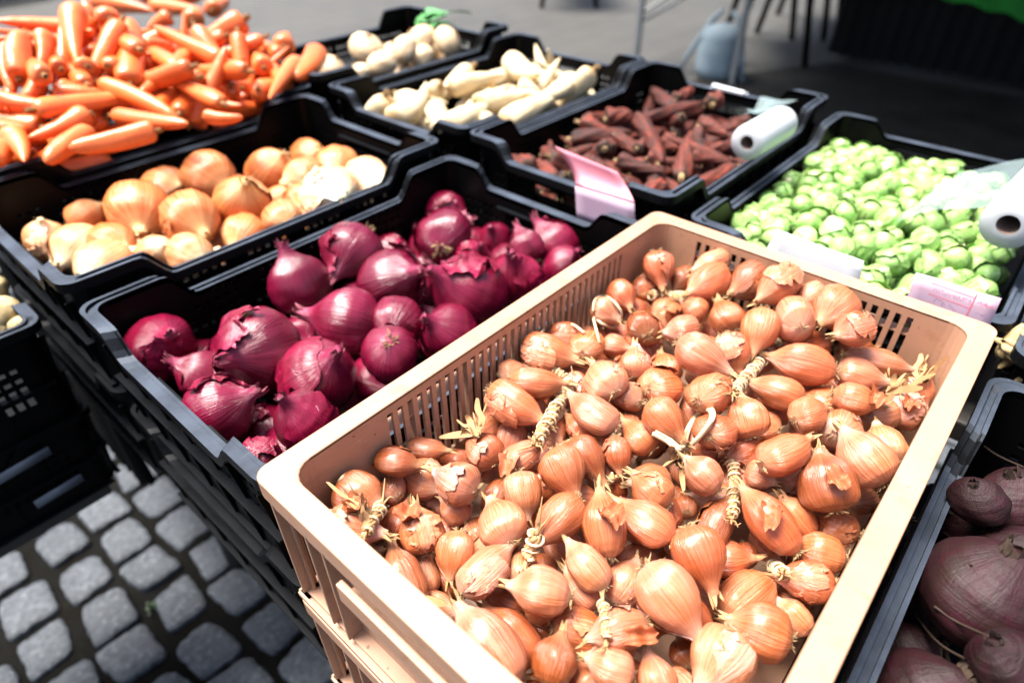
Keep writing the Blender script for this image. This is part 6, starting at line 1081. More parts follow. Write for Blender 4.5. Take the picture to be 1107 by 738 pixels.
('SH', 0.1854, -0.2462, -0.0937, -0.908, 0.392, -0.151, 1.61, 0.017, 0.0453, 3, (1.095, 1.095, 1.095), 'half hidden shallot, number 25 in distance to the bottom edge of the photo'),
('SH', 0.1926, -0.1772, -0.0805, -0.84, 0.542, -0.02, 3.91, 0.0184, 0.0453, 7, (1.036, 1.036, 1.036), 'half hidden shallot, fourteenth nearest to the papery bound neck in the front middle'),
('SH', 0.4143, -0.0421, -0.0867, 0.487, -0.873, -0.023, 3.35, 0.0162, 0.0453, 0, (1.302, 1.698, 2.264), 'half hidden shallot, eleventh nearest to the middle of the left slotted side'),
('SH', 0.1275, -0.0539, -0.0794, 0.059, -0.994, 0.091, 4.03, 0.0181, 0.0453, 22, (1.305, 1.703, 2.27), 'half hidden shallot, seventh nearest to the near left corner of the tan crate'),
('SH', 0.5125, -0.0835, -0.0781, 0.956, -0.284, 0.073, 0.46, 0.0162, 0.0453, 20, (1.058, 1.058, 1.058), 'half hidden shallot with its neck to the upper right, nearest to the coil of raffia'),
('SH', 0.4797, -0.2204, -0.0653, -0.912, -0.274, -0.305, 0.79, 0.0155, 0.0453, 15, (0.87, 0.87, 0.87), 'half hidden shallot with its neck to the bottom, nearest to the long raffia bundle'),
('SH', 0.4235, -0.2928, -0.0855, -0.096, 0.65, 0.754, 3.66, 0.0169, 0.0453, 5, (0.885, 0.885, 0.885), 'half hidden shallot, number 19 in distance to the right rim of the tan crate'),
('SH', 0.221, -0.0431, -0.0888, 0.959, -0.266, 0.101, 1.15, 0.0181, 0.0453, 8, (1.148, 1.367, 1.859), 'medium shallot with its neck to the upper right, nearest to the straw coloured husk tuft'),
('SH', 0.2655, -0.3508, -0.1319, -0.566, 0.818, -0.104, 0.03, 0.0157, 0.0453, 23, (1.206, 1.436, 1.953), 'half hidden shallot, third nearest to the exposed tan floor at the lower right'),
('SH', 0.0463, -0.0596, -0.1078, 0.564, -0.612, 0.555, 3.73, 0.0172, 0.0453, 1, (1.048, 1.248, 1.697), 'half hidden shallot, fourth nearest to the near left corner of the tan crate'),
('SH', 0.3158, -0.3258, -0.0831, -0.202, 0.644, 0.738, 0.15, 0.0172, 0.0453, 23, (1.165, 1.165, 1.165), 'half hidden shallot, sixteenth nearest to the right rim of the tan crate'),
('SH', 0.5273, -0.1209, -0.0697, -0.972, -0.158, 0.176, 1.55, 0.0174, 0.0453, 18, (1.174, 0.997, 0.997), 'half hidden shallot with its neck towards us, ninth nearest to the coil of raffia'),
('SH', 0.2854, -0.2634, -0.0885, -0.428, 0.903, -0.045, 0.83, 0.0167, 0.0453, 3, (1.01, 1.317, 1.756), 'half hidden shallot with its neck to the left, seventh nearest to the white raffia knot'),
('SH', 0.2419, -0.236, -0.0771, 0.318, 0.624, 0.714, 5.93, 0.0155, 0.0453, 1, (1.011, 0.859, 0.859), 'half hidden shallot, number 27 in distance to the white raffia knot'),
('SH', 0.1548, -0.2759, -0.1044, 0.498, -0.828, -0.257, 2.7, 0.0161, 0.0453, 18, (0.865, 0.735, 0.735), 'half hidden shallot, eleventh nearest to the bottom edge of the photo'),
('SH', 0.3548, -0.2858, -0.0979, -0.963, -0.219, 0.157, 6.03, 0.0173, 0.0453, 4, (0.936, 1.114, 1.515), 'half hidden shallot with its neck to the bottom, fifth nearest to the white raffia knot'),
('SH', 0.4769, -0.1216, -0.073, 0.996, 0.07, 0.051, 3.35, 0.016, 0.0453, 0, (0.866, 0.736, 0.736), 'small shallot with its neck to the upper right, eleventh nearest to the coil of raffia'),
('SH', 0.2371, -0.1419, -0.0791, 0.753, -0.657, 0.03, 4.05, 0.017, 0.0453, 8, (0.859, 0.859, 0.859), 'half hidden shallot with its neck to the right, eleventh nearest to the plaited bundle'),
('SH', 0.2602, -0.0704, -0.0862, -0.668, -0.73, -0.147, 4.74, 0.0156, 0.0453, 19, (0.932, 0.932, 0.932), 'half hidden shallot with its neck to the bottom, third nearest to the plaited bundle'),
('SH', 0.3495, -0.2543, -0.1012, 0.972, -0.233, -0.005, 5.45, 0.0166, 0.0453, 7, (0.985, 0.838, 0.838), 'half hidden shallot with its neck to the upper right, nearest to the white raffia knot'),
('SH', 0.321, -0.1228, -0.0874, -0.872, 0.416, 0.258, 5.81, 0.0166, 0.0453, 14, (1.068, 0.908, 0.908), 'half hidden shallot with its neck to the left, twelfth nearest to the plaited bundle'),
('SH', 0.414, -0.1865, -0.0674, 0.022, -0.987, -0.161, 3.52, 0.0164, 0.0453, 19, (1.16, 1.513, 2.017), 'half hidden shallot with its neck to the lower right, ninth nearest to the raffia bow'),
('SH', 0.416, -0.3278, -0.0949, -0.234, 0.971, -0.044, 3.16, 0.0168, 0.0453, 11, (1.124, 1.466, 1.955), 'half hidden shallot, seventh nearest to the right rim of the tan crate'),
('SH', 0.4439, -0.055, -0.0852, 0.62, 0.76, 0.195, 5.57, 0.0157, 0.0453, 22, (1.134, 0.964, 0.964), 'half hidden shallot, number 18 in distance to the far corner of the tan crate'),
('SH', 0.5004, -0.0561, -0.0913, -0.272, -0.924, -0.268, 5.01, 0.0165, 0.0453, 12, (0.665, 0.59, 0.483), 'medium shallot with its neck to the lower right, seventh nearest to the coil of raffia'),
('SH', 0.171, -0.0419, -0.1067, -0.155, 0.895, -0.418, 3.87, 0.0176, 0.0453, 3, (0.993, 0.844, 0.844), 'medium shallot with its neck to the left, sixth nearest to the straw coloured husk tuft'),
('SH', 0.2479, -0.1062, -0.0781, -0.315, -0.924, 0.216, 0.22, 0.0161, 0.0453, 23, (0.953, 0.953, 0.953), 'half hidden shallot with its neck to the lower right, nearest to the plaited bundle'),
('SH', 0.394, -0.2561, -0.0766, 0.059, 0.927, -0.37, 6.1, 0.0161, 0.0453, 16, (1.171, 1.171, 1.171), 'half hidden shallot with its neck to the left, eleventh nearest to the white raffia knot'),
('SH', 0.3819, -0.2977, -0.0815, -0.934, 0.356, 0.04, 3.46, 0.0154, 0.0453, 0, (0.968, 1.152, 1.567), 'small shallot with its neck to the lower left, seventeenth nearest to the white raffia knot'),
('SH', 0.2018, -0.1439, -0.0825, 0.429, -0.864, -0.264, 5.4, 0.0183, 0.0453, 3, (1.103, 1.103, 1.103), 'half hidden shallot, number 18 in distance to the papery bound neck in the front middle'),
('SH', 0.211, -0.2329, -0.078, -0.364, 0.875, -0.32, 3.13, 0.0163, 0.0453, 9, (0.955, 1.136, 1.546), 'half hidden shallot, number 35 in distance to the bottom edge of the photo'),
('SH', 0.4993, -0.293, -0.0756, 0.519, 0.832, 0.196, 0.79, 0.016, 0.0453, 2, (1.092, 1.092, 1.092), 'medium shallot with its neck to the upper left, eleventh nearest to the pink price tag'),
('SH', 0.5064, -0.1503, -0.0737, -0.266, -0.836, 0.48, 4.28, 0.0186, 0.0453, 22, (1.05, 1.05, 1.05), 'half hidden shallot with its neck to the right, fifteenth nearest to the long raffia bundle'),
('SH', 0.1656, -0.1802, -0.0978, -0.071, 0.981, 0.179, 1.38, 0.0164, 0.0453, 13, (1.076, 1.281, 1.743), 'half hidden shallot, fourth nearest to the papery bound neck in the front middle'),
('SH', 0.0428, -0.2192, -0.1035, 0.747, -0.618, 0.245, 3.59, 0.0184, 0.0453, 22, (1.122, 1.122, 1.122), 'half hidden shallot, fourteenth nearest to the bottom edge of the photo'),
('SH', 0.3293, -0.19, -0.0624, 0.455, -0.761, -0.464, 5.81, 0.0178, 0.0453, 5, (0.956, 0.812, 0.812), 'half hidden shallot with its neck to the lower right, fourth nearest to the raffia bow'),
('SH', 0.118, -0.0957, -0.1188, -0.997, -0.007, -0.079, 1.23, 0.018, 0.0453, 19, (0.981, 0.834, 0.834), 'half hidden shallot, eleventh nearest to the near rim of the tan crate'),
('SH', 0.3611, -0.3213, -0.0992, 0.701, 0.633, 0.328, 5.63, 0.0154, 0.0453, 21, (1.151, 1.502, 2.002), 'half hidden shallot, fourteenth nearest to the right rim of the tan crate'),
('RO', 0.178, 0.1751, -0.1432, 0.54, 0.837, -0.093, 4.55, 0.0328, 0.0853, 13, (1.009, 1.009, 1.009), 'half hidden red onion, eighth nearest to the near corner of the tan crate'),
('RO', 0.3941, 0.2624, -0.1388, 0.966, -0.219, 0.134, 3.59, 0.0374, 0.0853, 0, (0.977, 0.977, 0.977), 'half hidden red onion, fifth nearest to the middle of the tan rim'),
('RO', 0.3259, 0.1004, -0.1384, -0.833, 0.29, -0.471, 3.92, 0.0371, 0.0853, 6, (1.2, 1.2, 1.2), 'half hidden red onion, nearest to the middle of the tan rim'),
('RO', 0.3118, 0.2943, -0.1392, 0.488, 0.326, -0.81, 3.27, 0.0325, 0.0853, 10, (0.812, 0.812, 0.812), 'half hidden red onion with its root towards us, third nearest to the yellow onions'),
('RO', 0.1574, 0.2364, -0.1408, 0.624, -0.721, -0.3, 0.31, 0.0341, 0.0853, 18, (1.134, 1.134, 1.134), 'half hidden red onion, seventh nearest to the near corner of the tan crate'),
('RO', 0.0634, 0.2345, -0.1397, -0.91, 0.128, -0.395, 2.8, 0.031, 0.0853, 5, (1.071, 1.071, 1.071), 'half hidden red onion, fourth nearest to the near corner of the tan crate'),
('RO', 0.4457, 0.302, -0.145, -0.89, -0.393, 0.232, 3.41, 0.0309, 0.0853, 9, (0.987, 0.987, 0.987), 'half hidden red onion, eighth nearest to the far corner of its crate'),
('RO', 0.5349, 0.1984, -0.1411, -0.45, -0.872, -0.193, 0.68, 0.035, 0.0853, 16, (0.898, 0.898, 0.898), 'half hidden red onion, fourth nearest to the pink folded card'),
('RO', 0.559, 0.2976, -0.144, 0.649, -0.76, 0.033, 0.74, 0.032, 0.0853, 18, (1.112, 1.112, 1.112), 'half hidden red onion, fourth nearest to the far corner of its crate'),
('RO', 0.0929, 0.1811, -0.1432, 0.326, 0.945, 0.011, 4.39, 0.0328, 0.0853, 18, (0.993, 0.993, 0.993), 'half hidden red onion, second nearest to the near corner of the tan crate'),
('RO', 0.1259, 0.2914, -0.1187, 0.067, 0.579, -0.813, 4.58, 0.036, 0.0853, 3, (0.908, 0.908, 0.908), 'half hidden red onion, fourth nearest to the left corner of its crate'),
('RO', 0.4936, 0.3448, -0.1397, 0.356, 0.563, -0.746, 4.02, 0.0364, 0.0853, 10, (0.911, 0.911, 0.911), 'half hidden red onion, third nearest to the far corner of its crate'),
('RO', 0.1039, 0.3483, -0.1433, -0.791, -0.466, 0.398, 1.48, 0.0326, 0.0853, 12, (0.992, 0.992, 0.992), 'half hidden red onion, third nearest to the left corner of its crate'),
('RO', 0.2312, 0.0633, -0.14, -0.477, 0.827, -0.297, 2.85, 0.0312, 0.0853, 12, (1.09, 1.09, 1.09), 'half hidden red onion, eighth nearest to the middle of the tan rim'),
('RO', 0.2376, 0.2355, -0.1421, 0.713, 0.583, 0.389, 5.77, 0.0339, 0.0853, 6, (0.974, 0.974, 0.974), 'half hidden red onion with its neck to the top, eighth nearest to the yellow onions'),
('RO', 0.3378, 0.1708, -0.1375, 0.375, -0.763, 0.527, 4.63, 0.0373, 0.0853, 8, (1.15, 1.15, 1.15), 'half hidden red onion, third nearest to the middle of the tan rim'),
('YO', 0.2484, 0.5585, -0.1211, -0.796, -0.588, 0.141, 3.26, 0.0349, 0.082, 15, (1.13, 1.627, 2.35), 'medium yellow onion with its neck to the lower left, sixth nearest to the red onions'),
('YO', 0.1596, 0.608, -0.1183, -0.852, -0.264, 0.452, 1.26, 0.0378, 0.082, 21, (1.192, 1.717, 2.48), 'half hidden yellow onion, seventh nearest to the near corner of its crate'),
('CA', 0.5111, 0.9179, -0.0226, -0.964, 0.181, -0.194, 2.97, 0.0165, 0.1883, 20, (0.978, 0.978, 0.978), 'half hidden orange carrot, fifteenth nearest to the right corner of its crate'),
('CA', 0.4316, 1.02, 0.0617, -0.958, 0.199, 0.205, 6.28, 0.0144, 0.1883, 5, (0.99, 0.99, 0.99), 'half hidden orange carrot pointing to the left, sixth nearest to the middle of its heap'),
('CA', 0.4856, 0.9667, 0.0242, 0.995, 0.048, 0.092, 1.57, 0.0152, 0.1883, 11, (1.036, 1.036, 1.036), 'medium orange carrot pointing to the right, seventeenth nearest to the near rim of its crate'),
('CA', 0.1376, 0.8746, 0.0178, 0.941, -0.244, -0.234, 1.43, 0.0165, 0.1883, 14, (0.96, 0.96, 0.96), 'half hidden orange carrot pointing to the right, thirteenth nearest to the yellow onions'),
('CA', 0.4953, 0.9096, -0.0347, 0.272, 0.714, -0.645, 5.49, 0.0157, 0.1883, 6, (0.98, 0.98, 0.98), 'half hidden orange carrot seen end on, thirteenth nearest to the near rim of its crate'),
('CA', 0.6014, 0.9697, -0.0022, 0.91, 0.011, 0.415, 0.81, 0.0148, 0.1883, 5, (0.964, 0.964, 0.964), 'half hidden orange carrot, seventh nearest to the right corner of its crate'),
('CA', 0.579, 0.862, 0.0139, -0.455, -0.89, 0.025, 4.23, 0.0147, 0.1883, 5, (1.012, 1.012, 1.012), 'half hidden orange carrot seen end on, fourth nearest to the right corner of its crate'),
('CA', 0.2925, 1.1128, 0.0988, -0.94, 0.219, 0.262, 0.73, 0.0154, 0.1883, 14, (0.993, 0.993, 0.993), 'half hidden orange carrot, number 21 in distance to the left edge of the photo'),
('CA', 0.3071, 1.0637, 0.0989, 0.107, -0.929, 0.353, 5.93, 0.0147, 0.1883, 4, (1.01, 1.01, 1.01), 'half hidden orange carrot seen end on, sixteenth nearest to the top edge of the photo'),
('CA', 0.3169, 1.1529, 0.1151, -0.953, 0.247, 0.178, 3.1, 0.0166, 0.1883, 18, (1.014, 1.014, 1.014), 'half hidden orange carrot, number 18 in distance to the top edge of the photo'),
('CA', 0.5358, 0.9983, 0.0297, -0.068, -0.812, -0.58, 3.1, 0.0169, 0.1883, 5, (0.993, 0.993, 0.993), 'half hidden orange carrot pointing to the lower right, sixteenth nearest to the turnips'),
('CA', 0.3389, 1.0216, 0.0764, 0.514, -0.85, 0.119, 4.05, 0.0156, 0.1883, 3, (1.041, 1.041, 1.041), 'medium orange carrot pointing to the right, thirteenth nearest to the top edge of the photo'),
('CA', 0.2583, 0.9778, 0.0771, 0.119, 0.992, 0.036, 0.72, 0.0148, 0.1883, 15, (0.948, 0.948, 0.948), 'half hidden orange carrot, number 22 in distance to the left edge of the photo'),
('CA', 0.2559, 0.9921, 0.085, 0.444, 0.727, 0.524, 2.36, 0.0139, 0.1883, 9, (1.054, 1.054, 1.054), 'half hidden orange carrot, number 19 in distance to the left edge of the photo'),
('CA', 0.2161, 1.1235, 0.0891, -0.705, -0.642, -0.3, 1.52, 0.0146, 0.1883, 12, (0.959, 0.959, 0.959), 'half hidden orange carrot, fifth nearest to the left edge of the photo'),
('CA', 0.1358, 0.8505, -0.0282, -0.983, 0.016, 0.184, 1.49, 0.0146, 0.1883, 23, (1.077, 1.077, 1.077), 'half hidden orange carrot pointing to the left, fifth nearest to the yellow onions'),
('CA', 0.5373, 1.1367, 0.0253, -0.622, 0.69, -0.37, 1.53, 0.0163, 0.1883, 14, (0.992, 0.992, 0.992), 'half hidden orange carrot, number 22 in distance to the middle of its heap'),
('CA', 0.2698, 1.0339, 0.1009, -0.872, -0.416, -0.259, 1.21, 0.0163, 0.1883, 17, (1.023, 1.023, 1.023), 'half hidden orange carrot, number 20 in distance to the left edge of the photo'),
('CA', 0.3606, 0.9259, 0.0328, -0.899, 0.302, 0.318, 2.6, 0.0161, 0.1883, 9, (1.045, 1.045, 1.045), 'half hidden orange carrot pointing to the left, third nearest to the middle of its heap'),
('CA', 0.0868, 0.9226, -0.0344, -0.316, 0.861, -0.399, 6.26, 0.0166, 0.1883, 19, (1.014, 1.014, 1.014), 'medium orange carrot pointing to the lower left, number 24 in distance to the yellow onions'),
('CA', 0.2394, 0.8531, 0.0539, 0.959, 0.239, -0.153, 3.89, 0.0147, 0.1883, 15, (1.074, 1.074, 1.074), 'half hidden orange carrot pointing to the right, twelfth nearest to the yellow onions'),
('CA', 0.5048, 1.0488, 0.0357, 0.057, 0.969, -0.239, 1.79, 0.014, 0.1883, 0, (0.96, 0.96, 0.96), 'small orange carrot seen end on, number 26 in distance to the middle of its heap'),
('CA', 0.39, 0.8399, 0.0452, -0.119, 0.986, 0.116, 4.69, 0.0152, 0.1883, 23, (0.977, 0.977, 0.977), 'half hidden orange carrot, fifth nearest to the near rim of its crate'),
('CA', 0.4607, 0.8898, 0.0495, -0.319, 0.944, -0.087, 0.24, 0.0163, 0.1883, 14, (1.012, 1.012, 1.012), 'half hidden orange carrot, number 20 in distance to the near rim of its crate'),
('CA', 0.2909, 0.9742, 0.0619, 0.781, -0.62, -0.069, 2.43, 0.0138, 0.1883, 12, (0.951, 0.951, 0.951), 'half hidden orange carrot pointing to the right, number 25 in distance to the yellow onions'),
('CA', 0.415, 0.9325, 0.0398, -0.015, 0.982, -0.187, 1.82, 0.0138, 0.1883, 16, (0.969, 0.969, 0.969), 'half hidden orange carrot seen end on, twelfth nearest to the middle of its heap'),
('CA', 0.4896, 0.9357, -0.004, -1.0, -0.018, 0.026, 1.84, 0.0169, 0.1883, 20, (0.932, 0.932, 0.932), 'large orange carrot pointing to the left, twelfth nearest to the near rim of its crate'),
('CA', 0.2938, 0.8964, -0.0295, 0.994, -0.055, 0.097, 3.65, 0.0158, 0.1883, 5, (0.928, 0.928, 0.928), 'half hidden orange carrot pointing to the right, ninth nearest to the yellow onions'),
('CA', 0.2924, 0.9397, 0.086, -0.759, -0.341, -0.554, 4.81, 0.0168, 0.1883, 5, (1.046, 1.046, 1.046), 'half hidden orange carrot, number 20 in distance to the top edge of the photo'),
('CA', 0.213, 0.8996, -0.0124, -0.741, 0.666, -0.085, 0.44, 0.0166, 0.1883, 9, (0.94, 0.94, 0.94), 'half hidden orange carrot pointing to the left, nearest to the yellow onions'),
('CA', 0.3021, 0.9635, 0.0079, 0.95, 0.309, -0.052, 5.12, 0.0165, 0.1883, 14, (0.954, 0.954, 0.954), 'half hidden orange carrot pointing to the right, eleventh nearest to the yellow onions'),
('CA', 0.4004, 0.9619, 0.0786, 0.019, 0.997, 0.074, 3.06, 0.0157, 0.1883, 10, (0.948, 0.948, 0.948), 'medium orange carrot pointing to the upper left, fifth nearest to the middle of its heap'),
('CA', 0.5433, 1.0285, 0.0249, 0.914, -0.179, -0.363, 4.68, 0.0147, 0.1883, 3, (1.061, 1.061, 1.061), 'half hidden orange carrot pointing to the right, number 18 in distance to the turnips'),
('CA', 0.1002, 0.9339, 0.0435, -0.538, 0.837, 0.098, 4.97, 0.0168, 0.1883, 19, (0.953, 0.953, 0.953), 'large orange carrot pointing to the left, eleventh nearest to the left edge of the photo'),
('CA', 0.1366, 1.1147, 0.063, -0.92, 0.375, 0.118, 6.25, 0.014, 0.1883, 22, (0.998, 0.998, 0.998), 'small orange carrot pointing to the left, fourth nearest to the left edge of the photo'),
('CA', 0.4065, 1.1483, 0.0743, 0.97, 0.235, 0.058, 1.25, 0.0144, 0.1883, 18, (1.073, 1.073, 1.073), 'small orange carrot pointing to the right, fourth nearest to the top edge of the photo'),
('CA', 0.178, 1.0133, 0.076, -0.499, -0.746, -0.44, 1.94, 0.0147, 0.1883, 5, (0.978, 0.978, 0.978), 'medium orange carrot pointing to the bottom, second nearest to the left edge of the photo'),
('CA', 0.3899, 0.9125, 0.0566, -0.78, -0.617, -0.101, 5.51, 0.0143, 0.1883, 10, (1.042, 1.042, 1.042), 'small orange carrot pointing to the lower left, fourth nearest to the middle of its heap'),
('CA', 0.4698, 0.9794, 0.0837, -0.185, 0.962, 0.201, 3.67, 0.0161, 0.1883, 9, (0.951, 0.951, 0.951), 'half hidden orange carrot, number 27 in distance to the top edge of the photo'),
('CA', 0.1993, 0.9538, 0.0976, 0.124, 0.99, -0.073, 2.36, 0.0162, 0.1883, 6, (1.004, 1.004, 1.004), 'half hidden orange carrot seen end on, tenth nearest to the left edge of the photo'),
('CA', 0.3282, 0.9288, 0.0036, 0.31, 0.917, 0.252, 0.88, 0.0151, 0.1883, 16, (1.004, 1.004, 1.004), 'medium orange carrot pointing to the top, tenth nearest to the near rim of its crate'),
('CA', 0.3573, 0.9969, 0.1118, 0.047, 0.997, 0.054, 0.35, 0.0158, 0.1883, 6, (0.931, 0.931, 0.931), 'half hidden orange carrot seen end on, third nearest to the top edge of the photo'),
('CA', 0.4743, 1.0264, 0.0421, 0.49, 0.327, 0.808, 1.04, 0.0153, 0.1883, 8, (1.079, 1.079, 1.079), 'half hidden orange carrot, number 18 in distance to the middle of its heap'),
('CA', 0.1665, 0.9592, 0.0299, -0.448, -0.838, 0.311, 4.27, 0.014, 0.1883, 18, (0.954, 0.954, 0.954), 'half hidden orange carrot seen end on, twelfth nearest to the left edge of the photo'),
('CA', 0.5309, 0.8595, -0.0129, 0.415, 0.799, -0.435, 5.13, 0.0155, 0.1883, 9, (1.044, 1.044, 1.044), 'half hidden orange carrot seen end on, sixth nearest to the right corner of its crate'),
('CA', 0.5758, 1.0641, 0.0258, -0.863, 0.409, -0.295, 5.79, 0.0151, 0.1883, 5, (0.974, 0.974, 0.974), 'half hidden orange carrot pointing to the lower left, fifteenth nearest to the turnips'),
('CA', 0.1039, 0.9495, 0.0535, -0.504, 0.621, 0.6, 4.03, 0.0157, 0.1883, 0, (1.068, 1.068, 1.068), 'half hidden orange carrot, sixth nearest to the left edge of the photo'),
('CA', 0.4052, 0.9285, -0.024, -0.074, -0.994, -0.084, 3.98, 0.0166, 0.1883, 10, (1.044, 1.044, 1.044), 'medium orange carrot pointing to the lower right, nearest to the near rim of its crate'),
('CA', 0.517, 0.861, -0.0292, 0.958, 0.092, -0.271, 0.66, 0.0168, 0.1883, 18, (0.998, 0.998, 0.998), 'large orange carrot pointing to the right, tenth nearest to the right corner of its crate'),
('CA', 0.3451, 0.9834, 0.0665, 0.51, 0.825, -0.244, 2.46, 0.0158, 0.1883, 20, (0.951, 0.951, 0.951), 'half hidden orange carrot seen end on, ninth nearest to the middle of its heap'),
('CA', 0.3319, 1.0759, 0.1028, -0.431, -0.848, -0.31, 4.5, 0.0143, 0.1883, 10, (0.951, 0.951, 0.951), 'small orange carrot pointing to the bottom, eighth nearest to the top edge of the photo'),
('CA', 0.0722, 0.9218, -0.0086, 0.19, -0.974, 0.127, 5.14, 0.0168, 0.1883, 16, (1.027, 1.027, 1.027), 'half hidden orange carrot, number 27 in distance to the left edge of the photo'),
('CA', 0.3922, 1.071, 0.0703, -0.975, 0.149, -0.165, 3.5, 0.0161, 0.1883, 11, (1.066, 1.066, 1.066), 'medium orange carrot pointing to the left, ninth nearest to the top edge of the photo'),
('CA', 0.1386, 0.8432, -0.0095, 0.008, -0.929, 0.37, 0.87, 0.0151, 0.1883, 15, (0.941, 0.941, 0.941), 'half hidden orange carrot seen end on, seventh nearest to the yellow onions'),
('CA', 0.3251, 0.8433, 0.0238, -0.809, -0.586, -0.042, 2.07, 0.0151, 0.1883, 8, (1.042, 1.042, 1.042), 'half hidden orange carrot, third nearest to the near rim of its crate'),
('CA', 0.2658, 0.9314, 0.0402, 0.573, 0.81, 0.126, 6.07, 0.0167, 0.1883, 10, (0.953, 0.953, 0.953), 'half hidden orange carrot seen end on, fourteenth nearest to the yellow onions'),
('CA', 0.1718, 0.907, -0.0095, -0.82, 0.462, -0.338, 5.88, 0.0159, 0.1883, 5, (1.012, 1.012, 1.012), 'half hidden orange carrot pointing to the lower left, sixth nearest to the yellow onions'),
('CA', 0.3426, 0.8939, 0.0528, -0.624, 0.729, -0.281, 3.32, 0.0161, 0.1883, 10, (0.929, 0.929, 0.929), 'half hidden orange carrot pointing to the left, nearest to the middle of its heap'),
('CA', 0.5397, 0.9142, -0.0399, 0.966, 0.053, 0.254, 6.23, 0.0163, 0.1883, 13, (0.944, 0.944, 0.944), 'half hidden orange carrot, eleventh nearest to the right corner of its crate'),
('CA', 0.133, 1.068, 0.1178, 0.613, -0.771, 0.171, 0.07, 0.0153, 0.1883, 20, (1.033, 1.033, 1.033), 'medium orange carrot pointing to the right, fifteenth nearest to the left edge of the photo'),
('DC', 0.7681, 0.3329, -0.1135, 0.758, 0.646, -0.089, 3.69, 0.0123, 0.1255, 2, (1.101, 1.101, 1.101), 'half hidden soil covered carrot seen end on, eighth nearest to the parsnips'),
('DC', 0.6737, 0.2805, -0.0993, -0.028, 0.965, -0.262, 3.9, 0.014, 0.1255, 14, (1.328, 1.328, 1.328), 'half hidden soil covered carrot pointing to the left, twelfth nearest to the parsnips'),
('DC', 1.0204, 0.2991, -0.0733, 0.234, -0.893, 0.384, 4.95, 0.0132, 0.1255, 22, (0.776, 0.776, 0.776), 'small soil covered carrot pointing to the right, fifth nearest to the middle of its crate'),
('DC', 0.8152, 0.3188, -0.0783, 0.519, -0.762, 0.387, 4.53, 0.0139, 0.1255, 9, (1.061, 1.061, 1.061), 'half hidden soil covered carrot pointing to the right, sixth nearest to the parsnips'),
('DC', 1.1452, 0.3433, -0.0876, -0.856, -0.249, -0.453, 1.19, 0.0131, 0.1255, 5, (0.847, 0.847, 0.847), 'half hidden soil covered carrot, thirteenth nearest to the middle of its crate'),
('DC', 0.778, 0.0985, -0.0807, -0.725, -0.435, -0.534, 3.62, 0.014, 0.1255, 21, (0.768, 0.768, 0.768), 'half hidden soil covered carrot pointing to the bottom, fifth nearest to the blank white card'),
('DC', 0.8823, 0.1974, -0.056, -0.179, -0.966, -0.185, 4.47, 0.0125, 0.1255, 15, (1.026, 1.026, 1.026), 'half hidden soil covered carrot, third nearest to the middle of its crate'),
('DC', 0.9111, 0.1614, -0.0788, -0.04, -0.94, 0.34, 6.13, 0.0139, 0.1255, 0, (1.496, 1.496, 1.496), 'medium soil covered carrot pointing to the right, eleventh nearest to the middle of its crate'),
('DC', 1.0769, 0.2065, -0.0672, 0.996, 0.063, -0.069, 2.92, 0.0147, 0.1255, 7, (0.769, 0.769, 0.769), 'half hidden soil covered carrot seen end on, ninth nearest to the white label clip'),
('DC', 1.1366, 0.1364, -0.0793, 0.27, -0.904, -0.331, 2.28, 0.0142, 0.1255, 19, (1.248, 1.248, 1.248), 'half hidden soil covered carrot pointing to the lower right, third nearest to the bag roll'),
('DC', 0.9039, 0.0915, -0.0832, -0.561, -0.791, -0.245, 6.26, 0.0145, 0.1255, 13, (1.349, 1.349, 1.349), 'medium soil covered carrot pointing to the lower right, second nearest to the blank white card'),
('DC', 1.0155, 0.1025, -0.0655, 0.883, -0.422, -0.204, 3.3, 0.0142, 0.1255, 9, (0.859, 0.859, 0.859), 'half hidden soil covered carrot pointing to the right, second nearest to the bag roll'),
('DC', 0.7188, 0.2095, -0.0903, 0.927, 0.375, 0.024, 2.65, 0.0133, 0.1255, 16, (0.944, 0.944, 0.944), 'medium soil covered carrot pointing to the upper right, ninth nearest to the pink folded card'),
('DC', 0.9385, 0.1152, -0.0457, -0.087, 0.965, 0.247, 0.65, 0.0134, 0.1255, 17, (1.244, 1.244, 1.244), 'half hidden soil covered carrot pointing to the upper left, thirteenth nearest to the bag roll'),
('DC', 0.8873, 0.2508, -0.0805, 0.531, 0.846, 0.057, 4.48, 0.0149, 0.1255, 9, (1.131, 1.131, 1.131), 'large soil covered carrot pointing to the upper left, eighth nearest to the pink folded card'),
('DC', 1.0225, 0.1239, -0.0826, -0.131, -0.988, -0.078, 4.61, 0.0147, 0.1255, 5, (1.182, 1.182, 1.182), 'half hidden soil covered carrot pointing to the lower right, sixth nearest to the bag roll'),
('DC', 0.9645, 0.3074, -0.086, -0.953, 0.283, 0.107, 5.65, 0.0143, 0.1255, 14, (1.325, 1.325, 1.325), 'medium soil covered carrot pointing to the left, sixteenth nearest to the middle of its crate'),
('DC', 0.6988, 0.2298, -0.0792, 0.47, 0.452, -0.758, 1.19, 0.0144, 0.1255, 4, (0.726, 0.726, 0.726), 'half hidden soil covered carrot seen end on, fourteenth nearest to the parsnips'),
('DC', 0.6846, 0.3154, -0.0806, 0.401, 0.916, -0.019, 1.68, 0.0126, 0.1255, 12, (0.701, 0.701, 0.701), 'half hidden soil covered carrot pointing to the upper left, seventh nearest to the parsnips'),
('DC', 0.7455, 0.173, -0.0564, 0.613, -0.784, -0.1, 0.87, 0.0146, 0.1255, 22, (1.331, 1.331, 1.331), 'half hidden soil covered carrot pointing to the right, nearest to the pink folded card'),
('DC', 1.0155, 0.361, -0.0662, 0.974, -0.037, -0.223, 2.28, 0.0125, 0.1255, 22, (1.351, 1.351, 1.351), 'half hidden soil covered carrot pointing to the right, number 21 in distance to the parsnips'),
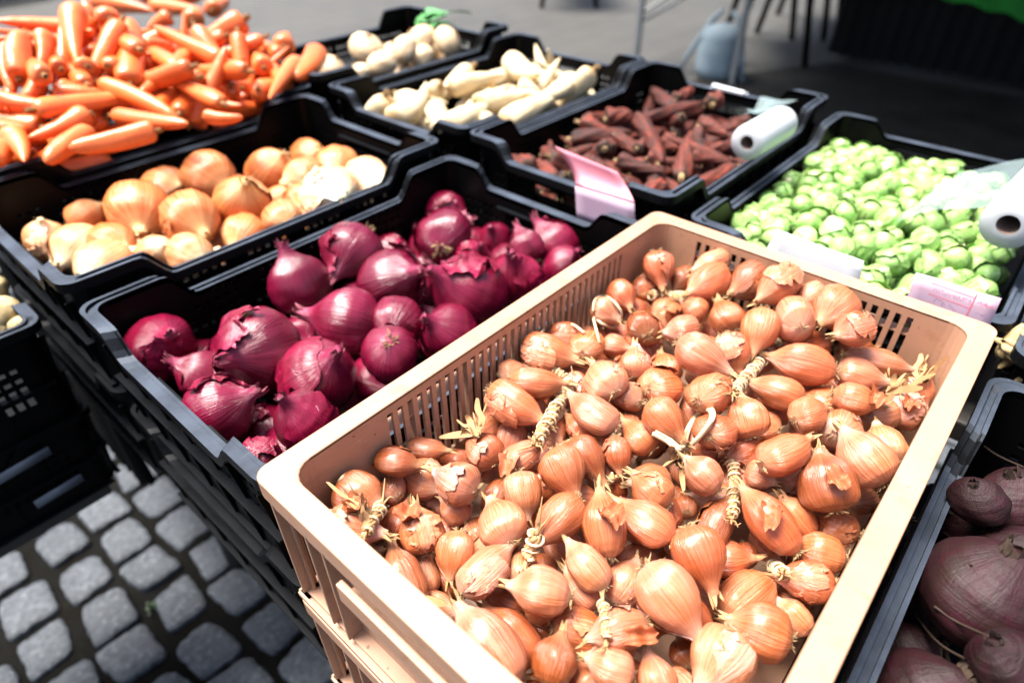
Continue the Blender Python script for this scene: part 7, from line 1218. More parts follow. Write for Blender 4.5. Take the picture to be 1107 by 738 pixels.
('DC', 0.8837, 0.3162, -0.0912, -0.036, 0.942, 0.332, 5.98, 0.0137, 0.1255, 14, (1.477, 1.477, 1.477), 'medium soil covered carrot pointing to the upper left, eleventh nearest to the pink folded card'),
('DC', 0.8065, 0.1969, -0.0748, 0.616, 0.783, 0.084, 4.93, 0.014, 0.1255, 0, (1.277, 1.277, 1.277), 'medium soil covered carrot pointing to the upper left, second nearest to the pink folded card'),
('DC', 0.9081, 0.3017, -0.0894, 0.201, -0.977, 0.068, 0.41, 0.0135, 0.1255, 13, (1.382, 1.382, 1.382), 'half hidden soil covered carrot pointing to the right, tenth nearest to the pink folded card'),
('DC', 0.8884, 0.1482, -0.0867, 0.911, -0.412, 0.012, 3.95, 0.0147, 0.1255, 5, (1.302, 1.302, 1.302), 'half hidden soil covered carrot pointing to the right, eighth nearest to the blank white card'),
('DC', 1.0367, 0.073, -0.0901, 0.592, 0.8, 0.098, 0.69, 0.0137, 0.1255, 15, (0.945, 0.945, 0.945), 'half hidden soil covered carrot pointing to the upper left, nearest to the bag roll'),
('DC', 1.1842, 0.1753, -0.082, 0.205, 0.916, -0.346, 4.76, 0.0133, 0.1255, 18, (0.86, 0.86, 0.86), 'half hidden soil covered carrot pointing to the left, second nearest to the white label clip'),
('DC', 1.0895, 0.1679, -0.0786, -0.61, 0.727, -0.315, 0.79, 0.0127, 0.1255, 7, (1.137, 1.137, 1.137), 'half hidden soil covered carrot pointing to the left, seventh nearest to the white label clip'),
('DC', 0.929, 0.2978, -0.0605, 0.179, -0.966, -0.186, 2.8, 0.0148, 0.1255, 17, (1.478, 1.478, 1.478), 'half hidden soil covered carrot, number 19 in distance to the pink folded card'),
('DC', 0.7721, 0.2529, -0.0678, -0.74, -0.67, 0.048, 3.17, 0.0143, 0.1255, 0, (0.891, 0.891, 0.891), 'half hidden soil covered carrot seen end on, sixth nearest to the pink folded card'),
('DC', 1.0256, 0.1346, -0.0632, -0.529, 0.834, -0.155, 2.62, 0.0142, 0.1255, 20, (0.801, 0.801, 0.801), 'half hidden soil covered carrot pointing to the left, eighth nearest to the white label clip'),
('DC', 0.7842, 0.3211, -0.0883, 0.674, 0.626, 0.391, 3.67, 0.0136, 0.1255, 21, (0.86, 0.86, 0.86), 'half hidden soil covered carrot pointing to the top, fourth nearest to the parsnips'),
('DC', 1.0752, 0.2557, -0.0803, -0.805, -0.362, 0.47, 5.61, 0.0128, 0.1255, 3, (1.415, 1.415, 1.415), 'half hidden soil covered carrot seen end on, sixth nearest to the middle of its crate'),
('DC', 0.83, 0.2001, -0.0652, 0.225, 0.926, -0.303, 5.64, 0.0131, 0.1255, 15, (1.192, 1.192, 1.192), 'half hidden soil covered carrot pointing to the left, fourth nearest to the pink folded card'),
('DC', 0.7603, 0.0891, -0.0777, 0.252, -0.863, -0.439, 2.54, 0.0123, 0.1255, 16, (0.898, 0.898, 0.898), 'small soil covered carrot pointing to the lower right, sixth nearest to the blank white card'),
('DC', 0.8158, 0.0789, -0.0708, 0.368, 0.899, 0.239, 1.44, 0.0151, 0.1255, 11, (1.161, 1.161, 1.161), 'large soil covered carrot pointing to the upper left, third nearest to the blank white card'),
('DC', 1.0531, 0.1884, -0.1039, -0.377, 0.925, -0.045, 1.65, 0.0146, 0.1255, 4, (0.715, 0.715, 0.715), 'half hidden soil covered carrot pointing to the left, fourteenth nearest to the blank white card'),
('DC', 0.7685, 0.2568, -0.0847, 0.608, -0.419, -0.675, 2.69, 0.0141, 0.1255, 21, (1.262, 1.262, 1.262), 'medium soil covered carrot pointing to the lower right, seventh nearest to the pink folded card'),
('DC', 0.976, 0.1345, -0.0739, -0.776, -0.419, -0.471, 6.03, 0.0126, 0.1255, 2, (0.765, 0.765, 0.765), 'half hidden soil covered carrot pointing to the bottom, ninth nearest to the blank white card'),
('DC', 1.052, 0.2315, -0.0673, 0.501, 0.563, -0.657, 3.18, 0.0133, 0.1255, 20, (0.816, 0.816, 0.816), 'half hidden soil covered carrot, twelfth nearest to the middle of its crate'),
('PA', 0.7926, 0.6485, -0.0677, -0.785, -0.53, 0.322, 2.75, 0.0166, 0.1665, 7, (1.037, 1.037, 1.037), 'half hidden parsnip seen end on, sixth nearest to the turnips'),
('PA', 1.14, 0.5705, -0.0593, -0.541, 0.651, 0.533, 3.63, 0.0184, 0.1665, 21, (1.017, 1.017, 1.017), 'half hidden parsnip pointing to the upper left, fifth nearest to the dark carrots'),
('PA', 0.9692, 0.5756, -0.0542, 0.688, 0.703, 0.182, 2.04, 0.0175, 0.1665, 3, (0.973, 0.973, 0.973), 'half hidden parsnip pointing to the top, twelfth nearest to the dark carrots'),
('PA', 0.9807, 0.6718, -0.0519, 0.735, 0.605, -0.307, 3.82, 0.0192, 0.1665, 22, (1.042, 1.042, 1.042), 'half hidden parsnip seen end on, sixteenth nearest to the turnips'),
('PA', 1.0399, 0.4837, -0.0583, -0.353, 0.558, -0.751, 1.4, 0.0174, 0.1665, 2, (0.96, 0.96, 0.96), 'half hidden parsnip pointing to the lower left, nearest to the dark carrots'),
('PA', 1.0431, 0.7096, -0.057, 0.316, -0.785, 0.533, 1.11, 0.0182, 0.1665, 3, (1.024, 1.024, 1.024), 'half hidden parsnip pointing to the upper right, seventeenth nearest to the dark carrots'),
('PA', 1.0157, 0.7117, -0.0726, -0.255, 0.871, -0.421, 5.2, 0.0173, 0.1665, 21, (0.967, 0.967, 0.967), 'half hidden parsnip pointing to the left, fourteenth nearest to the turnips'),
('PA', 1.1832, 0.635, -0.0701, -0.447, -0.419, 0.79, 3.59, 0.02, 0.1665, 14, (1.021, 1.021, 1.021), 'half hidden parsnip pointing to the top, eighth nearest to the dark carrots'),
('PA', 1.185, 0.6689, -0.0698, 0.555, 0.683, 0.474, 4.87, 0.017, 0.1665, 15, (1.012, 1.012, 1.012), 'half hidden parsnip pointing to the top, eleventh nearest to the dark carrots'),
('PA', 0.8914, 0.7132, -0.0559, -0.78, 0.283, -0.557, 4.76, 0.0185, 0.1665, 16, (1.016, 1.016, 1.016), 'half hidden parsnip pointing to the lower left, fifth nearest to the turnips'),
('PA', 0.922, 0.6027, -0.0488, -0.328, -0.902, 0.283, 4.33, 0.0178, 0.1665, 13, (1.055, 1.055, 1.055), 'half hidden parsnip seen end on, twelfth nearest to the red onions'),
('PA', 0.7984, 0.5831, -0.074, -0.897, -0.403, -0.184, 0.34, 0.0169, 0.1665, 19, (0.956, 0.956, 0.956), 'half hidden parsnip pointing to the lower left, nearest to the red onions'),
('PA', 0.8114, 0.6871, -0.061, 0.086, -0.987, -0.133, 2.06, 0.0188, 0.1665, 7, (1.077, 1.077, 1.077), 'half hidden parsnip pointing to the lower right, fourth nearest to the turnips'),
('PA', 0.8322, 0.7189, -0.065, 0.099, 0.782, -0.615, 0.43, 0.0164, 0.1665, 0, (1.027, 1.027, 1.027), 'half hidden parsnip pointing to the lower left, nearest to the turnips'),
('PA', 1.095, 0.5256, -0.0693, 0.322, 0.921, -0.219, 2.73, 0.0166, 0.1665, 17, (0.92, 0.92, 0.92), 'half hidden parsnip pointing to the left, second nearest to the dark carrots'),
('PA', 1.1525, 0.7057, -0.0671, 0.956, -0.282, 0.079, 3.91, 0.0173, 0.1665, 7, (0.958, 0.958, 0.958), 'half hidden parsnip pointing to the right, fourteenth nearest to the dark carrots'),
('PA', 1.0083, 0.5392, -0.0465, 0.587, -0.238, 0.773, 3.16, 0.0182, 0.1665, 0, (0.992, 0.992, 0.992), 'half hidden parsnip pointing to the upper right, seventh nearest to the dark carrots'),
('PA', 0.6807, 0.7251, -0.0772, -0.233, 0.548, -0.804, 1.32, 0.0188, 0.1665, 13, (1.022, 1.022, 1.022), 'half hidden parsnip pointing to the lower left, nearest to the yellow onions'),
('PA', 0.976, 0.496, -0.0544, 0.907, -0.247, -0.34, 2.3, 0.0163, 0.1665, 1, (1.054, 1.054, 1.054), 'half hidden parsnip pointing to the right, fourth nearest to the dark carrots'),
('TU', 0.9796, 0.9693, -0.0932, 0.907, 0.389, -0.161, 5.73, 0.033, 0.0626, 12, (1.059, 1.059, 1.059), 'half hidden turnip, nearest to the parsnips'),
('TU', 1.1479, 0.9654, -0.0942, 0.989, -0.012, -0.147, 1.78, 0.0369, 0.0626, 18, (0.966, 0.966, 0.966), 'half hidden turnip, third nearest to the green leaves'),
('SP', 0.8248, -0.2836, -0.1, -0.929, 0.368, -0.045, 4.71, 0.017, 0.0366, 8, (0.916, 0.916, 0.916), 'half hidden brussels sprout, fifteenth nearest to the pink price tag'),
('SP', 0.8173, -0.234, -0.0961, -0.17, 0.985, -0.042, 5.71, 0.0153, 0.0366, 13, (1.182, 1.182, 1.182), 'half hidden brussels sprout, number 24 in distance to the blank white card'),
('SP', 0.9249, -0.2474, -0.0932, 0.38, -0.88, -0.285, 5.61, 0.0148, 0.0366, 1, (0.938, 0.938, 0.938), 'half hidden brussels sprout, number 28 in distance to the pink price tag'),
('SP', 1.0893, -0.3058, -0.1066, -0.79, -0.577, 0.207, 2.9, 0.0165, 0.0366, 2, (1.032, 1.032, 1.032), 'half hidden brussels sprout, seventh nearest to the bag roll'),
('SP', 0.9329, -0.3725, -0.1091, -0.602, 0.785, -0.142, 4.59, 0.0154, 0.0366, 12, (0.941, 0.941, 0.941), 'half hidden brussels sprout, third nearest to the right rim of its crate'),
('SP', 0.7957, -0.2723, -0.1011, -0.992, -0.109, -0.069, 6.11, 0.0161, 0.0366, 20, (0.944, 0.944, 0.944), 'half hidden brussels sprout, number 25 in distance to the pink price tag'),
('SP', 0.7061, -0.3021, -0.1088, 0.172, 0.984, 0.045, 2.53, 0.0157, 0.0366, 1, (0.953, 0.953, 0.953), 'half hidden brussels sprout, number 31 in distance to the pink price tag'),
('BE', 0.3692, -0.4525, -0.1469, -0.684, 0.721, -0.107, 3.87, 0.0284, 0.062, 20, (0.859, 0.859, 0.859), 'half hidden beetroot, second nearest to the tan crate')]
WRAP = [('R1', [(0.515, -0.2197, -0.0612), (0.466, -0.2237, -0.0504), (0.4269, -0.2249, -0.049), (0.3614, -0.2338, -0.0231)]), ('R2', [(0.2971, -0.0919, -0.0524), (0.2863, -0.0879, -0.0694), (0.2515, -0.1008, -0.0618), (0.2021, -0.1245, -0.0398)]), ('R4', [(0.5109, -0.0576, -0.0647), (0.5459, -0.0566, -0.0887), (0.4936, -0.0961, -0.0444), (0.5437, -0.0888, -0.0704)]), ('R7', [(0.3195, -0.2627, -0.0644), (0.319, -0.2697, -0.0741), (0.3041, -0.277, -0.0783), (0.2611, -0.29, -0.0615)]), ('R8', [(0.129, -0.1852, -0.0441), (0.1264, -0.1819, -0.0593), (0.1173, -0.1858, -0.0618)]), ('R9', [(0.2214, -0.1803, -0.0733), (0.227, -0.1859, -0.0675), (0.2346, -0.1896, -0.0663)]), ('R11', [(0.2716, -0.3339, -0.1023), (0.2445, -0.3437, -0.0708)]), ('R12', [(0.126, -0.2532, -0.0631), (0.1102, -0.2663, -0.052), (0.1026, -0.2714, -0.058)]), ('R13', [(0.0658, -0.0705, -0.0455), (0.0493, -0.0815, -0.0338), (0.0385, -0.088, -0.0347)]), ('R14', [(0.3046, -0.0653, -0.0534), (0.3038, -0.0785, -0.0557)])]
STRING = [('S3', [(0.2761, -0.1995, -0.0371), (0.2807, -0.2119, -0.0417), (0.2827, -0.2254, -0.0447), (0.3264, -0.2116, -0.062), (0.3521, -0.2094, -0.0612), (0.3373, -0.2235, -0.0375), (0.3097, -0.2365, -0.0204), (0.2999, -0.2344, -0.0342), (0.2979, -0.2257, -0.057), (0.2887, -0.2236, -0.0535)]), ('S6', [(0.0337, -0.0703, -0.028), (0.0529, -0.018, -0.0738), (0.0601, -0.007, -0.0731), (0.0585, -0.0305, -0.0353), (0.088, -0.0028, -0.0692), (0.0991, -0.0125, -0.0665)]), ('S10', [(0.3128, -0.0364, -0.0283), (0.3586, -0.0118, -0.0538), (0.3725, -0.0212, -0.053), (0.3611, -0.0461, -0.0371), (0.3445, -0.0714, -0.0253)]), ('S5', [(0.4054, -0.0413, -0.0443), (0.4167, -0.0353, -0.0372), (0.4512, -0.0245, -0.0531), (0.4222, -0.0582, -0.0324), (0.4208, -0.0707, -0.0441), (0.4297, -0.0589, -0.0723), (0.4054, -0.0568, -0.0555), (0.4041, -0.0442, -0.0515), (0.3561, -0.08, -0.0264), (0.3483, -0.0897, -0.0319)]), ('S13', [(0.0364, -0.088, -0.036), (0.0291, -0.0868, -0.0414), (0.0333, -0.0574, -0.0927)])]
TUFT = [((0.1723, -0.0803, -0.0371), (0.0359, 0.047, -0.0207)), ((0.2883, -0.2239, -0.0542), (-0.0514, -0.0106, 0.022)), ((0.0451, -0.1361, -0.0886), (-0.0233, -0.0114, 0.0096)), ((0.5403, -0.3587, -0.056), (0.045, 0.0029, 0.0003)), ((0.0479, -0.0811, -0.0329), (0.0034, 0.0188, -0.0018)), ((0.5038, -0.3412, -0.0582), (0.0413, -0.0132, 0.0055))]
FLAKE = [(0.1732, -0.1187, -0.0504), (0.4521, -0.3395, -0.0317), (0.5004, -0.3649, -0.0604), (0.0751, -0.0913, -0.0514), (0.0287, -0.1229, -0.113), (0.1676, -0.2272, -0.0249), (0.2666, -0.3169, -0.0457), (0.1195, -0.288, -0.0614), (0.3214, -0.3457, -0.0267), (0.0461, -0.0668, -0.0294)]
HAIRS = [[(0.457, -0.3067, -0.1059), (0.4275, -0.3315, -0.1056), (0.3987, -0.3679, -0.106), (0.4067, -0.4102, -0.1051)], [(0.3469, -0.4002, -0.1057), (0.3561, -0.4269, -0.1468), (0.2949, -0.4538, -0.1055), (0.2575, -0.4705, -0.0613)], [(0.2919, -0.4412, -0.0688), (0.2863, -0.4567, -0.065), (0.2699, -0.4721, -0.0431)], [(0.559, -0.4236, -0.106), (0.5447, -0.4473, -0.1055), (0.5436, -0.4735, -0.1058)], [(0.4013, -0.4038, -0.1053), (0.4363, -0.4366, -0.1331), (0.3188, -0.4484, -0.0379)]]
HAIRL = ['long root hair curling from the beetroot rim towards the tan crate', 'wiry root hair looping in front of the largest beetroot', 'short root hair between the two front beetroots', 'thin root hair rising at the far end of the beetroots', 'fine root hair lying across the largest beetroot']

used = {}
rgc = random.Random(4)
for kind, x, y, z, ax, ay, az, roll, r, L, var, tint, label in ITEMS:
    protos = PROTO[kind]; p = protos[var % len(protos)]
    o = p if (kind, var % len(protos)) not in used else copy_tree(p)
    used[(kind, var % len(protos))] = 1
    q = Vector((ax, ay, az)).to_track_quat('Z', 'Y') @ Quaternion((0, 0, 1), roll)
    o.rotation_mode = 'QUATERNION'; o.rotation_quaternion = q; o.location = (x, y, z + G)
    fl = rgc.uniform(.93, 1.07); L *= 1.18 if kind == 'BE' else 1; r *= {'SH': .98, 'CA': 1.06, 'DC': 1.0, 'PA': 1.2, 'RO': .97}.get(kind, 1); o.scale = (r * fl, r / fl, L)
    o.color = (*tint, 1)
    for ch in o.children:
        if ch.name.startswith('loose_skin'): ch.color = (tint[0] * 1.2, tint[1] * (1.55 if kind != 'RO' else 1.1), tint[2] * (2.1 if kind != 'RO' else 1.1), 1)
    tag(o, label, INFO[kind][0], INFO[kind][1])
for kind, ps in PROTO.items():
    for i, p in enumerate(ps):
        if (kind, i) not in used:
            for ch in list(p.children): bpy.data.objects.remove(ch)
            bpy.data.objects.remove(p)

# ------------------------------------------------------------------ raffia, husks and cards in the shallot crate
def up(p): return Vector((p[0], p[1], p[2] + G))
def spline(pts, n=8):
    P = [pts[0]] + list(pts) + [pts[-1]]; out_ = []
    for i in range(1, len(P) - 2):
        for k in range(n):
            t = k / n; a, b, c, d = (Vector(q) for q in P[i-1:i+3])
            out_.append(.5 * ((2*b) + (c - a) * t + (2*a - 5*b + 4*c - d) * t*t + (3*b - a - 3*c + d) * t**3))
    out_.append(Vector(P[-2])); return out_
rg = random.Random(77)
def wrapped(pts, rad, label):
    """bundle of dry necks bound round and round with raffia"""
    ps = [up(p) for p in pts]; n = len(ps)
    ps = [Vector(p) for p in ps]; a, b = ps[0], ps[-1]
    for i in range(1, n - 1): ps[i] = ps[i].lerp(a.lerp(b, i / (n - 1)), .65)    # a stiff bundle runs nearly straight
    sp = spline(ps, 8)
    e = empty('raffia_binding', ps[0], label, 'raffia binding', 'raffia bindings on the shallots')
    inv = -ps[0]
    core = MB(); m = len(sp)
    for q in range(6):
        ph = q * 1.05; pts3 = []
        for i, p in enumerate(sp):
            t_ = (sp[min(i+1, m-1)] - sp[max(i-1, 0)]).normalized(); u1 = (Vector((0, 0, 1)) - t_ * t_.z).normalized(); u2 = t_.cross(u1); an = ph + i * .28
            pts3.append(p + inv + (u1 * math.cos(an) + u2 * math.sin(an)) * rad * .5 * (1 + .25 * math.sin(i * .9 + ph)))
        core.tube(pts3, [rad * (.34 + .10 * math.sin(i * 1.3 + ph)) for i in range(m)], 6)
    for q in range(9):
        d = Vector((rg.uniform(-1, 1), rg.uniform(-1, 1), rg.uniform(-.2, 1))) * rad * .9
        t_ = (sp[-1] - sp[-3]).normalized() * (1 if q % 3 else -1); b_ = sp[-1] if q % 3 else sp[0]
        core.tube(spline([b_ + inv, b_ + inv + t_ * .006 + d * .4, b_ + inv + t_ * rg.uniform(.006, .013) + d * 1.1, b_ + inv + t_ * rg.uniform(.008, .018) + d * 1.9], 3), [rad * .26 * (1 - .085 * z) for z in range(10)], 5)
    core.build('neck_bundle', DRY, e)
    ln = sum((sp[i+1] - sp[i]).length for i in range(m - 1)); turns = max(3, int(ln / (rad * 1.15)))
    w_ = MB(); pts2 = []; N = turns * 12
    for i in range(N + 1):
        f = i / N * (m - 1); k = min(int(f), m - 2); p = sp[k].lerp(sp[k+1], f - k); t_ = (sp[k+1] - sp[k]).normalized()
        u1 = t_.orthogonal().normalized(); u1 = (Vector((0, 0, 1)) - t_ * t_.z); u1 = u1.normalized() if u1.length > .1 else t_.orthogonal().normalized()
        u2 = t_.cross(u1); ang = 2 * math.pi * i / 12; ang += .5 * math.sin(i * .11); rr = rad * (.92 + .13 * math.sin(i * .37) + .08 * math.sin(i * .073 + 1))
        pts2.append(p + inv + (u1 * math.cos(ang) + u2 * math.sin(ang)) * rr)
    w_.tube(pts2, [rad * (.16 + .06 * math.sin(i * .21)) for i in range(len(pts2))], 5); w_.build('winding', RAFFIA, e)
WL = {'R1': ('long raffia bound bundle of necks beside the back right shallots', .0062), 'R2': ('plaited pale bundle running through the middle of the left shallots', .0068),
      'R4': ('coil of raffia under the upright shallot by the far corner', .0062), 'R7': ('white raffia knot above the large shallot right of centre', .0055), 'R8': ('papery bound neck of the tilted shallot in the front middle', .0066),
      'R9': ('short raffia knot at the top of the central root down shallot', .0050), 'R11': ('small raffia binding beside the brown shallots at the right', .0058), 'R12': ('thin raffia binding between the bottom centre shallots', .0042),
      'R13': ('raffia binding on the neck of the shallot by the near rim', .0056), 'R14': ('small raffia tie next to the left slotted side', .0050)}
for k, pts in WRAP: wrapped(pts, WL[k][1], WL[k][0])
SL = {'S3': 'pale raffia bow standing up in the middle of the shallots', 'S6': 'white string looped round the shallot in the near left corner', 'S10': 'thin raffia arc over a shallot by the left slots',
      'S5': 'raffia ring round the papery shallot at the back left', 'S13': 'short white string end beside the near rim'}
for k, pts in STRING:
    mb = MB(); sp = spline([up(p) for p in pts], 7); sp = [p + Vector((0, 0, .002)) for p in sp]
    mb.tube(sp, .0016 if k != 'S3' else .0023, 6)
    if k == 'S3': mb.tube([p + Vector((.003, -.001, .001)) for p in sp], .0016, 6)
    tag(mb.build('raffia_string', RAFFIA), SL[k], 'raffia string', 'raffia strings on the shallots')
TL = ['straw coloured tuft of husk standing up by the left slots', 'frayed brown tuft hanging under the raffia bow', 'shredded husk by the near rim at the front', 'papery husk tuft at the right end of the far side', 'curled dry husk beside the near left corner shallot', 'loose papery husk over the shallots near the price tag corner']
for (p, d), lb in zip(TUFT, TL):
    mb = MB(); d = Vector(d); d = d.normalized() * .024; p = up(p)
    for q in range(17):
        a = Vector((rg.uniform(-1, 1), rg.uniform(-1, 1), rg.uniform(-.3, 1))) * .012; c = Vector((rg.uniform(-1, 1), rg.uniform(-1, 1), rg.uniform(-1, 1))) * .008
        side = Vector((rg.uniform(-1, 1), rg.uniform(-1, 1), rg.uniform(-1, 1))).normalized()
        wv = rg.uniform(.3, 1.3); pts = [p + c * .3, p + d * .35 + a * .7, p + d * .7 + a + c, p + d * rg.uniform(.75, 1.25) + a * 1.5 + c * 1.6]
        mb.ribbon(spline(pts, 4), [.0012 + .0026 * math.sin(3.1 * i / 12) * wv for i in range(13)], side)
    tag(mb.build('husk_tuft', DRY), lb, 'dry husk', 'dry husk tufts on the shallots')
FLB = ['curled copper skin flake beside the left slotted side', 'large pale skin flake lying under the price tag', 'torn skin flake at the right end of the far side', 'crumpled skin flake near the near left corner', 'curled skin flake pressed against the near rim', 'skin flake in the very middle of the shallots', 'skin flake by the brown shallots on the right', 'skin flake among the front shallots', 'orange skin flake right of the facing root tuft', 'papery skin flake by the looped white string']
for i, (p, lb) in enumerate(zip(FLAKE, FLB)):
    mb = MB(); nu = nv = 12; vs = []; cs = []; p = up(p); ph = rg.uniform(0, 6); rot = Matrix.Rotation(rg.uniform(0, 6), 3, 'Z') @ Matrix.Rotation(rg.uniform(-.5, .5), 3, 'X')
    sx, sy = rg.uniform(.011, .018), rg.uniform(.008, .012)
    for a in range(nu + 1):
        for b in range(nv + 1):
            u, v = a / nu * 2 - 1, b / nv * 2 - 1
            k = 1 - .22 * abs(math.sin(3 * math.atan2(v, u) + ph))
            q = Vector((u * sx * k * math.sqrt(1 - v * v * .45), v * sy * k * math.sqrt(1 - u * u * .45), .006 * (v * v) + .003 * math.sin(4 * u + ph) + .002 * math.sin(7 * v + ph)))
            vs.append(p + rot @ q + Vector((0, 0, .002))); cs.append((u, v * 2, .5))
    mb.add(vs, [(a*(nv+1)+b, a*(nv+1)+b+1, (a+1)*(nv+1)+b+1, (a+1)*(nv+1)+b) for a in range(nu) for b in range(nv)], cs)
    o = mb.build('skin_flake', SHALLOT); o.color = (1.15, 1.1, 1.05, 1); tag(o, lb, 'skin flake', 'loose shallot skin flakes')

def sheet(name, mat, rows_, th=.0006, parent=None):
    """thin card through rows of points"""
    mb = MB(); nr, nc = len(rows_), len(rows_[0]); P = [Vector(q) for r_ in rows_ for q in r_]
    n = (P[1] - P[0]).cross(P[nc] - P[0]).normalized() * th
    vs = P + [p + n for p in P]; o = nr * nc
    fs = [(i*nc+j, i*nc+j+1, (i+1)*nc+j+1, (i+1)*nc+j) for i in range(nr-1) for j in range(nc-1)]
    fs += [tuple(q + o for q in reversed(f)) for f in fs]
    ring = [j for j in range(nc)] + [i*nc+nc-1 for i in range(1, nr)] + [(nr-1)*nc+j for j in range(nc-2, -1, -1)] + [i*nc for i in range(nr-2, 0, -1)]
    fs += [(ring[i], ring[i-1], ring[i-1] + o, ring[i] + o) for i in range(len(ring))]
    mb.add(vs, fs); return mb.build(name, mat, parent)
def lerp(a, b, t): return Vector(a).lerp(Vector(b), t)
# price tag with faint red printing, tucked behind the far rim at the right
tagE = empty('price_tag', (.608, -.35, G - .01), 'pink price tag with red print tucked behind the far rim', 'price tag')
A, B, C, D = (.0045, .040, .032), (.0045, -.039, .034), (.0025, -.044, -.03), (.0025, .036, -.03)
sheet('card', LILAC, [[lerp(lerp(A, D, i / 4), lerp(B, C, i / 4), j / 8) + Vector((.0015 * math.sin(j * .8), 0, 0)) for j in range(9)] for i in range(5)], parent=tagE)
REDINK = m_plain('red_ink', (.62, .12, .18), .6, .1, 50, 0); GREYINK = m_plain('grey_ink', (.38, .25, .34), .6, .1, 50, 0)
ink = MB(); gink = MB()
def tp(u, v): 
    i = lerp(lerp(A, B, u), lerp(D, C, u), v); return i + Vector((.0015 * math.sin(u * 8 * .8) - .0004, 0, 0))
def stroke(mb, u0, v0, u1, v1, wd=.0006):
    p, q = tp(u0, v0), tp(u1, v1); d = (q - p).normalized(); s_ = d.cross(Vector((1, 0, 0))).normalized() * wd
    mb.add([p - s_, q - s_, q + s_, p + s_], [(0, 1, 2, 3)], smooth=False)
for v in (.10, .30): stroke(ink, .22, v, .74, v + .01, .0004)
stroke(ink, .74, .04, .72, .46, .0005)
rgw = random.Random(2)
for row, (ua, ub, vv) in enumerate(((.24, .70, .19), (.30, .58, .38), (.78, .95, .18), (.80, .92, .36))):
    u = ua; v = vv
    while u < ub:
        du = rgw.uniform(.006, .016); v2 = vv + rgw.uniform(-.045, .045)
        if rgw.random() > .18: stroke(gink if row != 2 else ink, u, v, u + du, v2, .00028)
        u += du; v = v2
ink.build('red_ruling', REDINK, tagE); gink.build('handwriting', GREYINK, tagE)
# white card leaning behind the far rim
wc = empty('price_card', (.608, -.205, G - .01), 'blank white card standing behind the far rim of the tan crate', 'price card')
A, B, C, D = (.012, .050, .026), (.012, -.052, .022), (.003, -.060, -.03), (.003, .062, -.03)
sheet('card', WHITE, [[lerp(lerp(A, D, i / 4), lerp(B, C, i / 4), j / 8) + Vector((.001 * math.sin(j), 0, 0)) for j in range(9)] for i in range(5)], parent=wc)
# pink folded card over the red onion crate's far rim
pk = empty('price_card', (.607, .10, G - .04), 'pink folded card curling over the red onion crate rim', 'price card')
top0, top1, mid0, mid1, low0, low1 = (.020, .094, .070), (.010, -.024, .066), (.0, .038, .031), (-.002, -.064, .036), (.004, .034, -.022), (.002, -.072, -.022)
rows_ = []
for i in range(9):
    t = i / 8; a0 = lerp(lerp(top0, mid0, t), mid0, t); a0 = lerp(top0, mid0, t) + Vector((.006 * math.sin(t * 3.14), -.008 * math.sin(t * 3.14), -.006 * math.sin(t * 3.14)))
    a1 = lerp(top1, mid1, t) + Vector((.006 * math.sin(t * 3.14), .0, -.004 * math.sin(t * 3.14)))
    rows_.append([lerp(a0, a1, j / 6) for j in range(7)])
sheet('upper_flap', PINKCARD, rows_, parent=pk)
sheet('lower_flap', LILAC, [[lerp(lerp(mid0, low0, i / 4), lerp(mid1, low1, i / 4), j / 6) + Vector((-.0008, 0, -.0005)) for j in range(7)] for i in range(5)], parent=pk)

for (p0, p1, lb) in (((-.150, .5295, -.292), (-.080, .5295, -.287), 'upper white label strip on the dark crate at the far left'), ((-.130, .5295, -.362), (-.065, .5295, -.358), 'lower white label strip on the dark crate at the far left')):
    a, b = up(p0), up(p1); sh = Vector((0, 0, .007)); ys = Vector((0, -.0015, 0))
    tag(sheet('label_strip', GREYLABEL, [[a + sh, b + sh], [a - sh + ys, b - sh + ys]]), lb, 'label', 'white label strips')
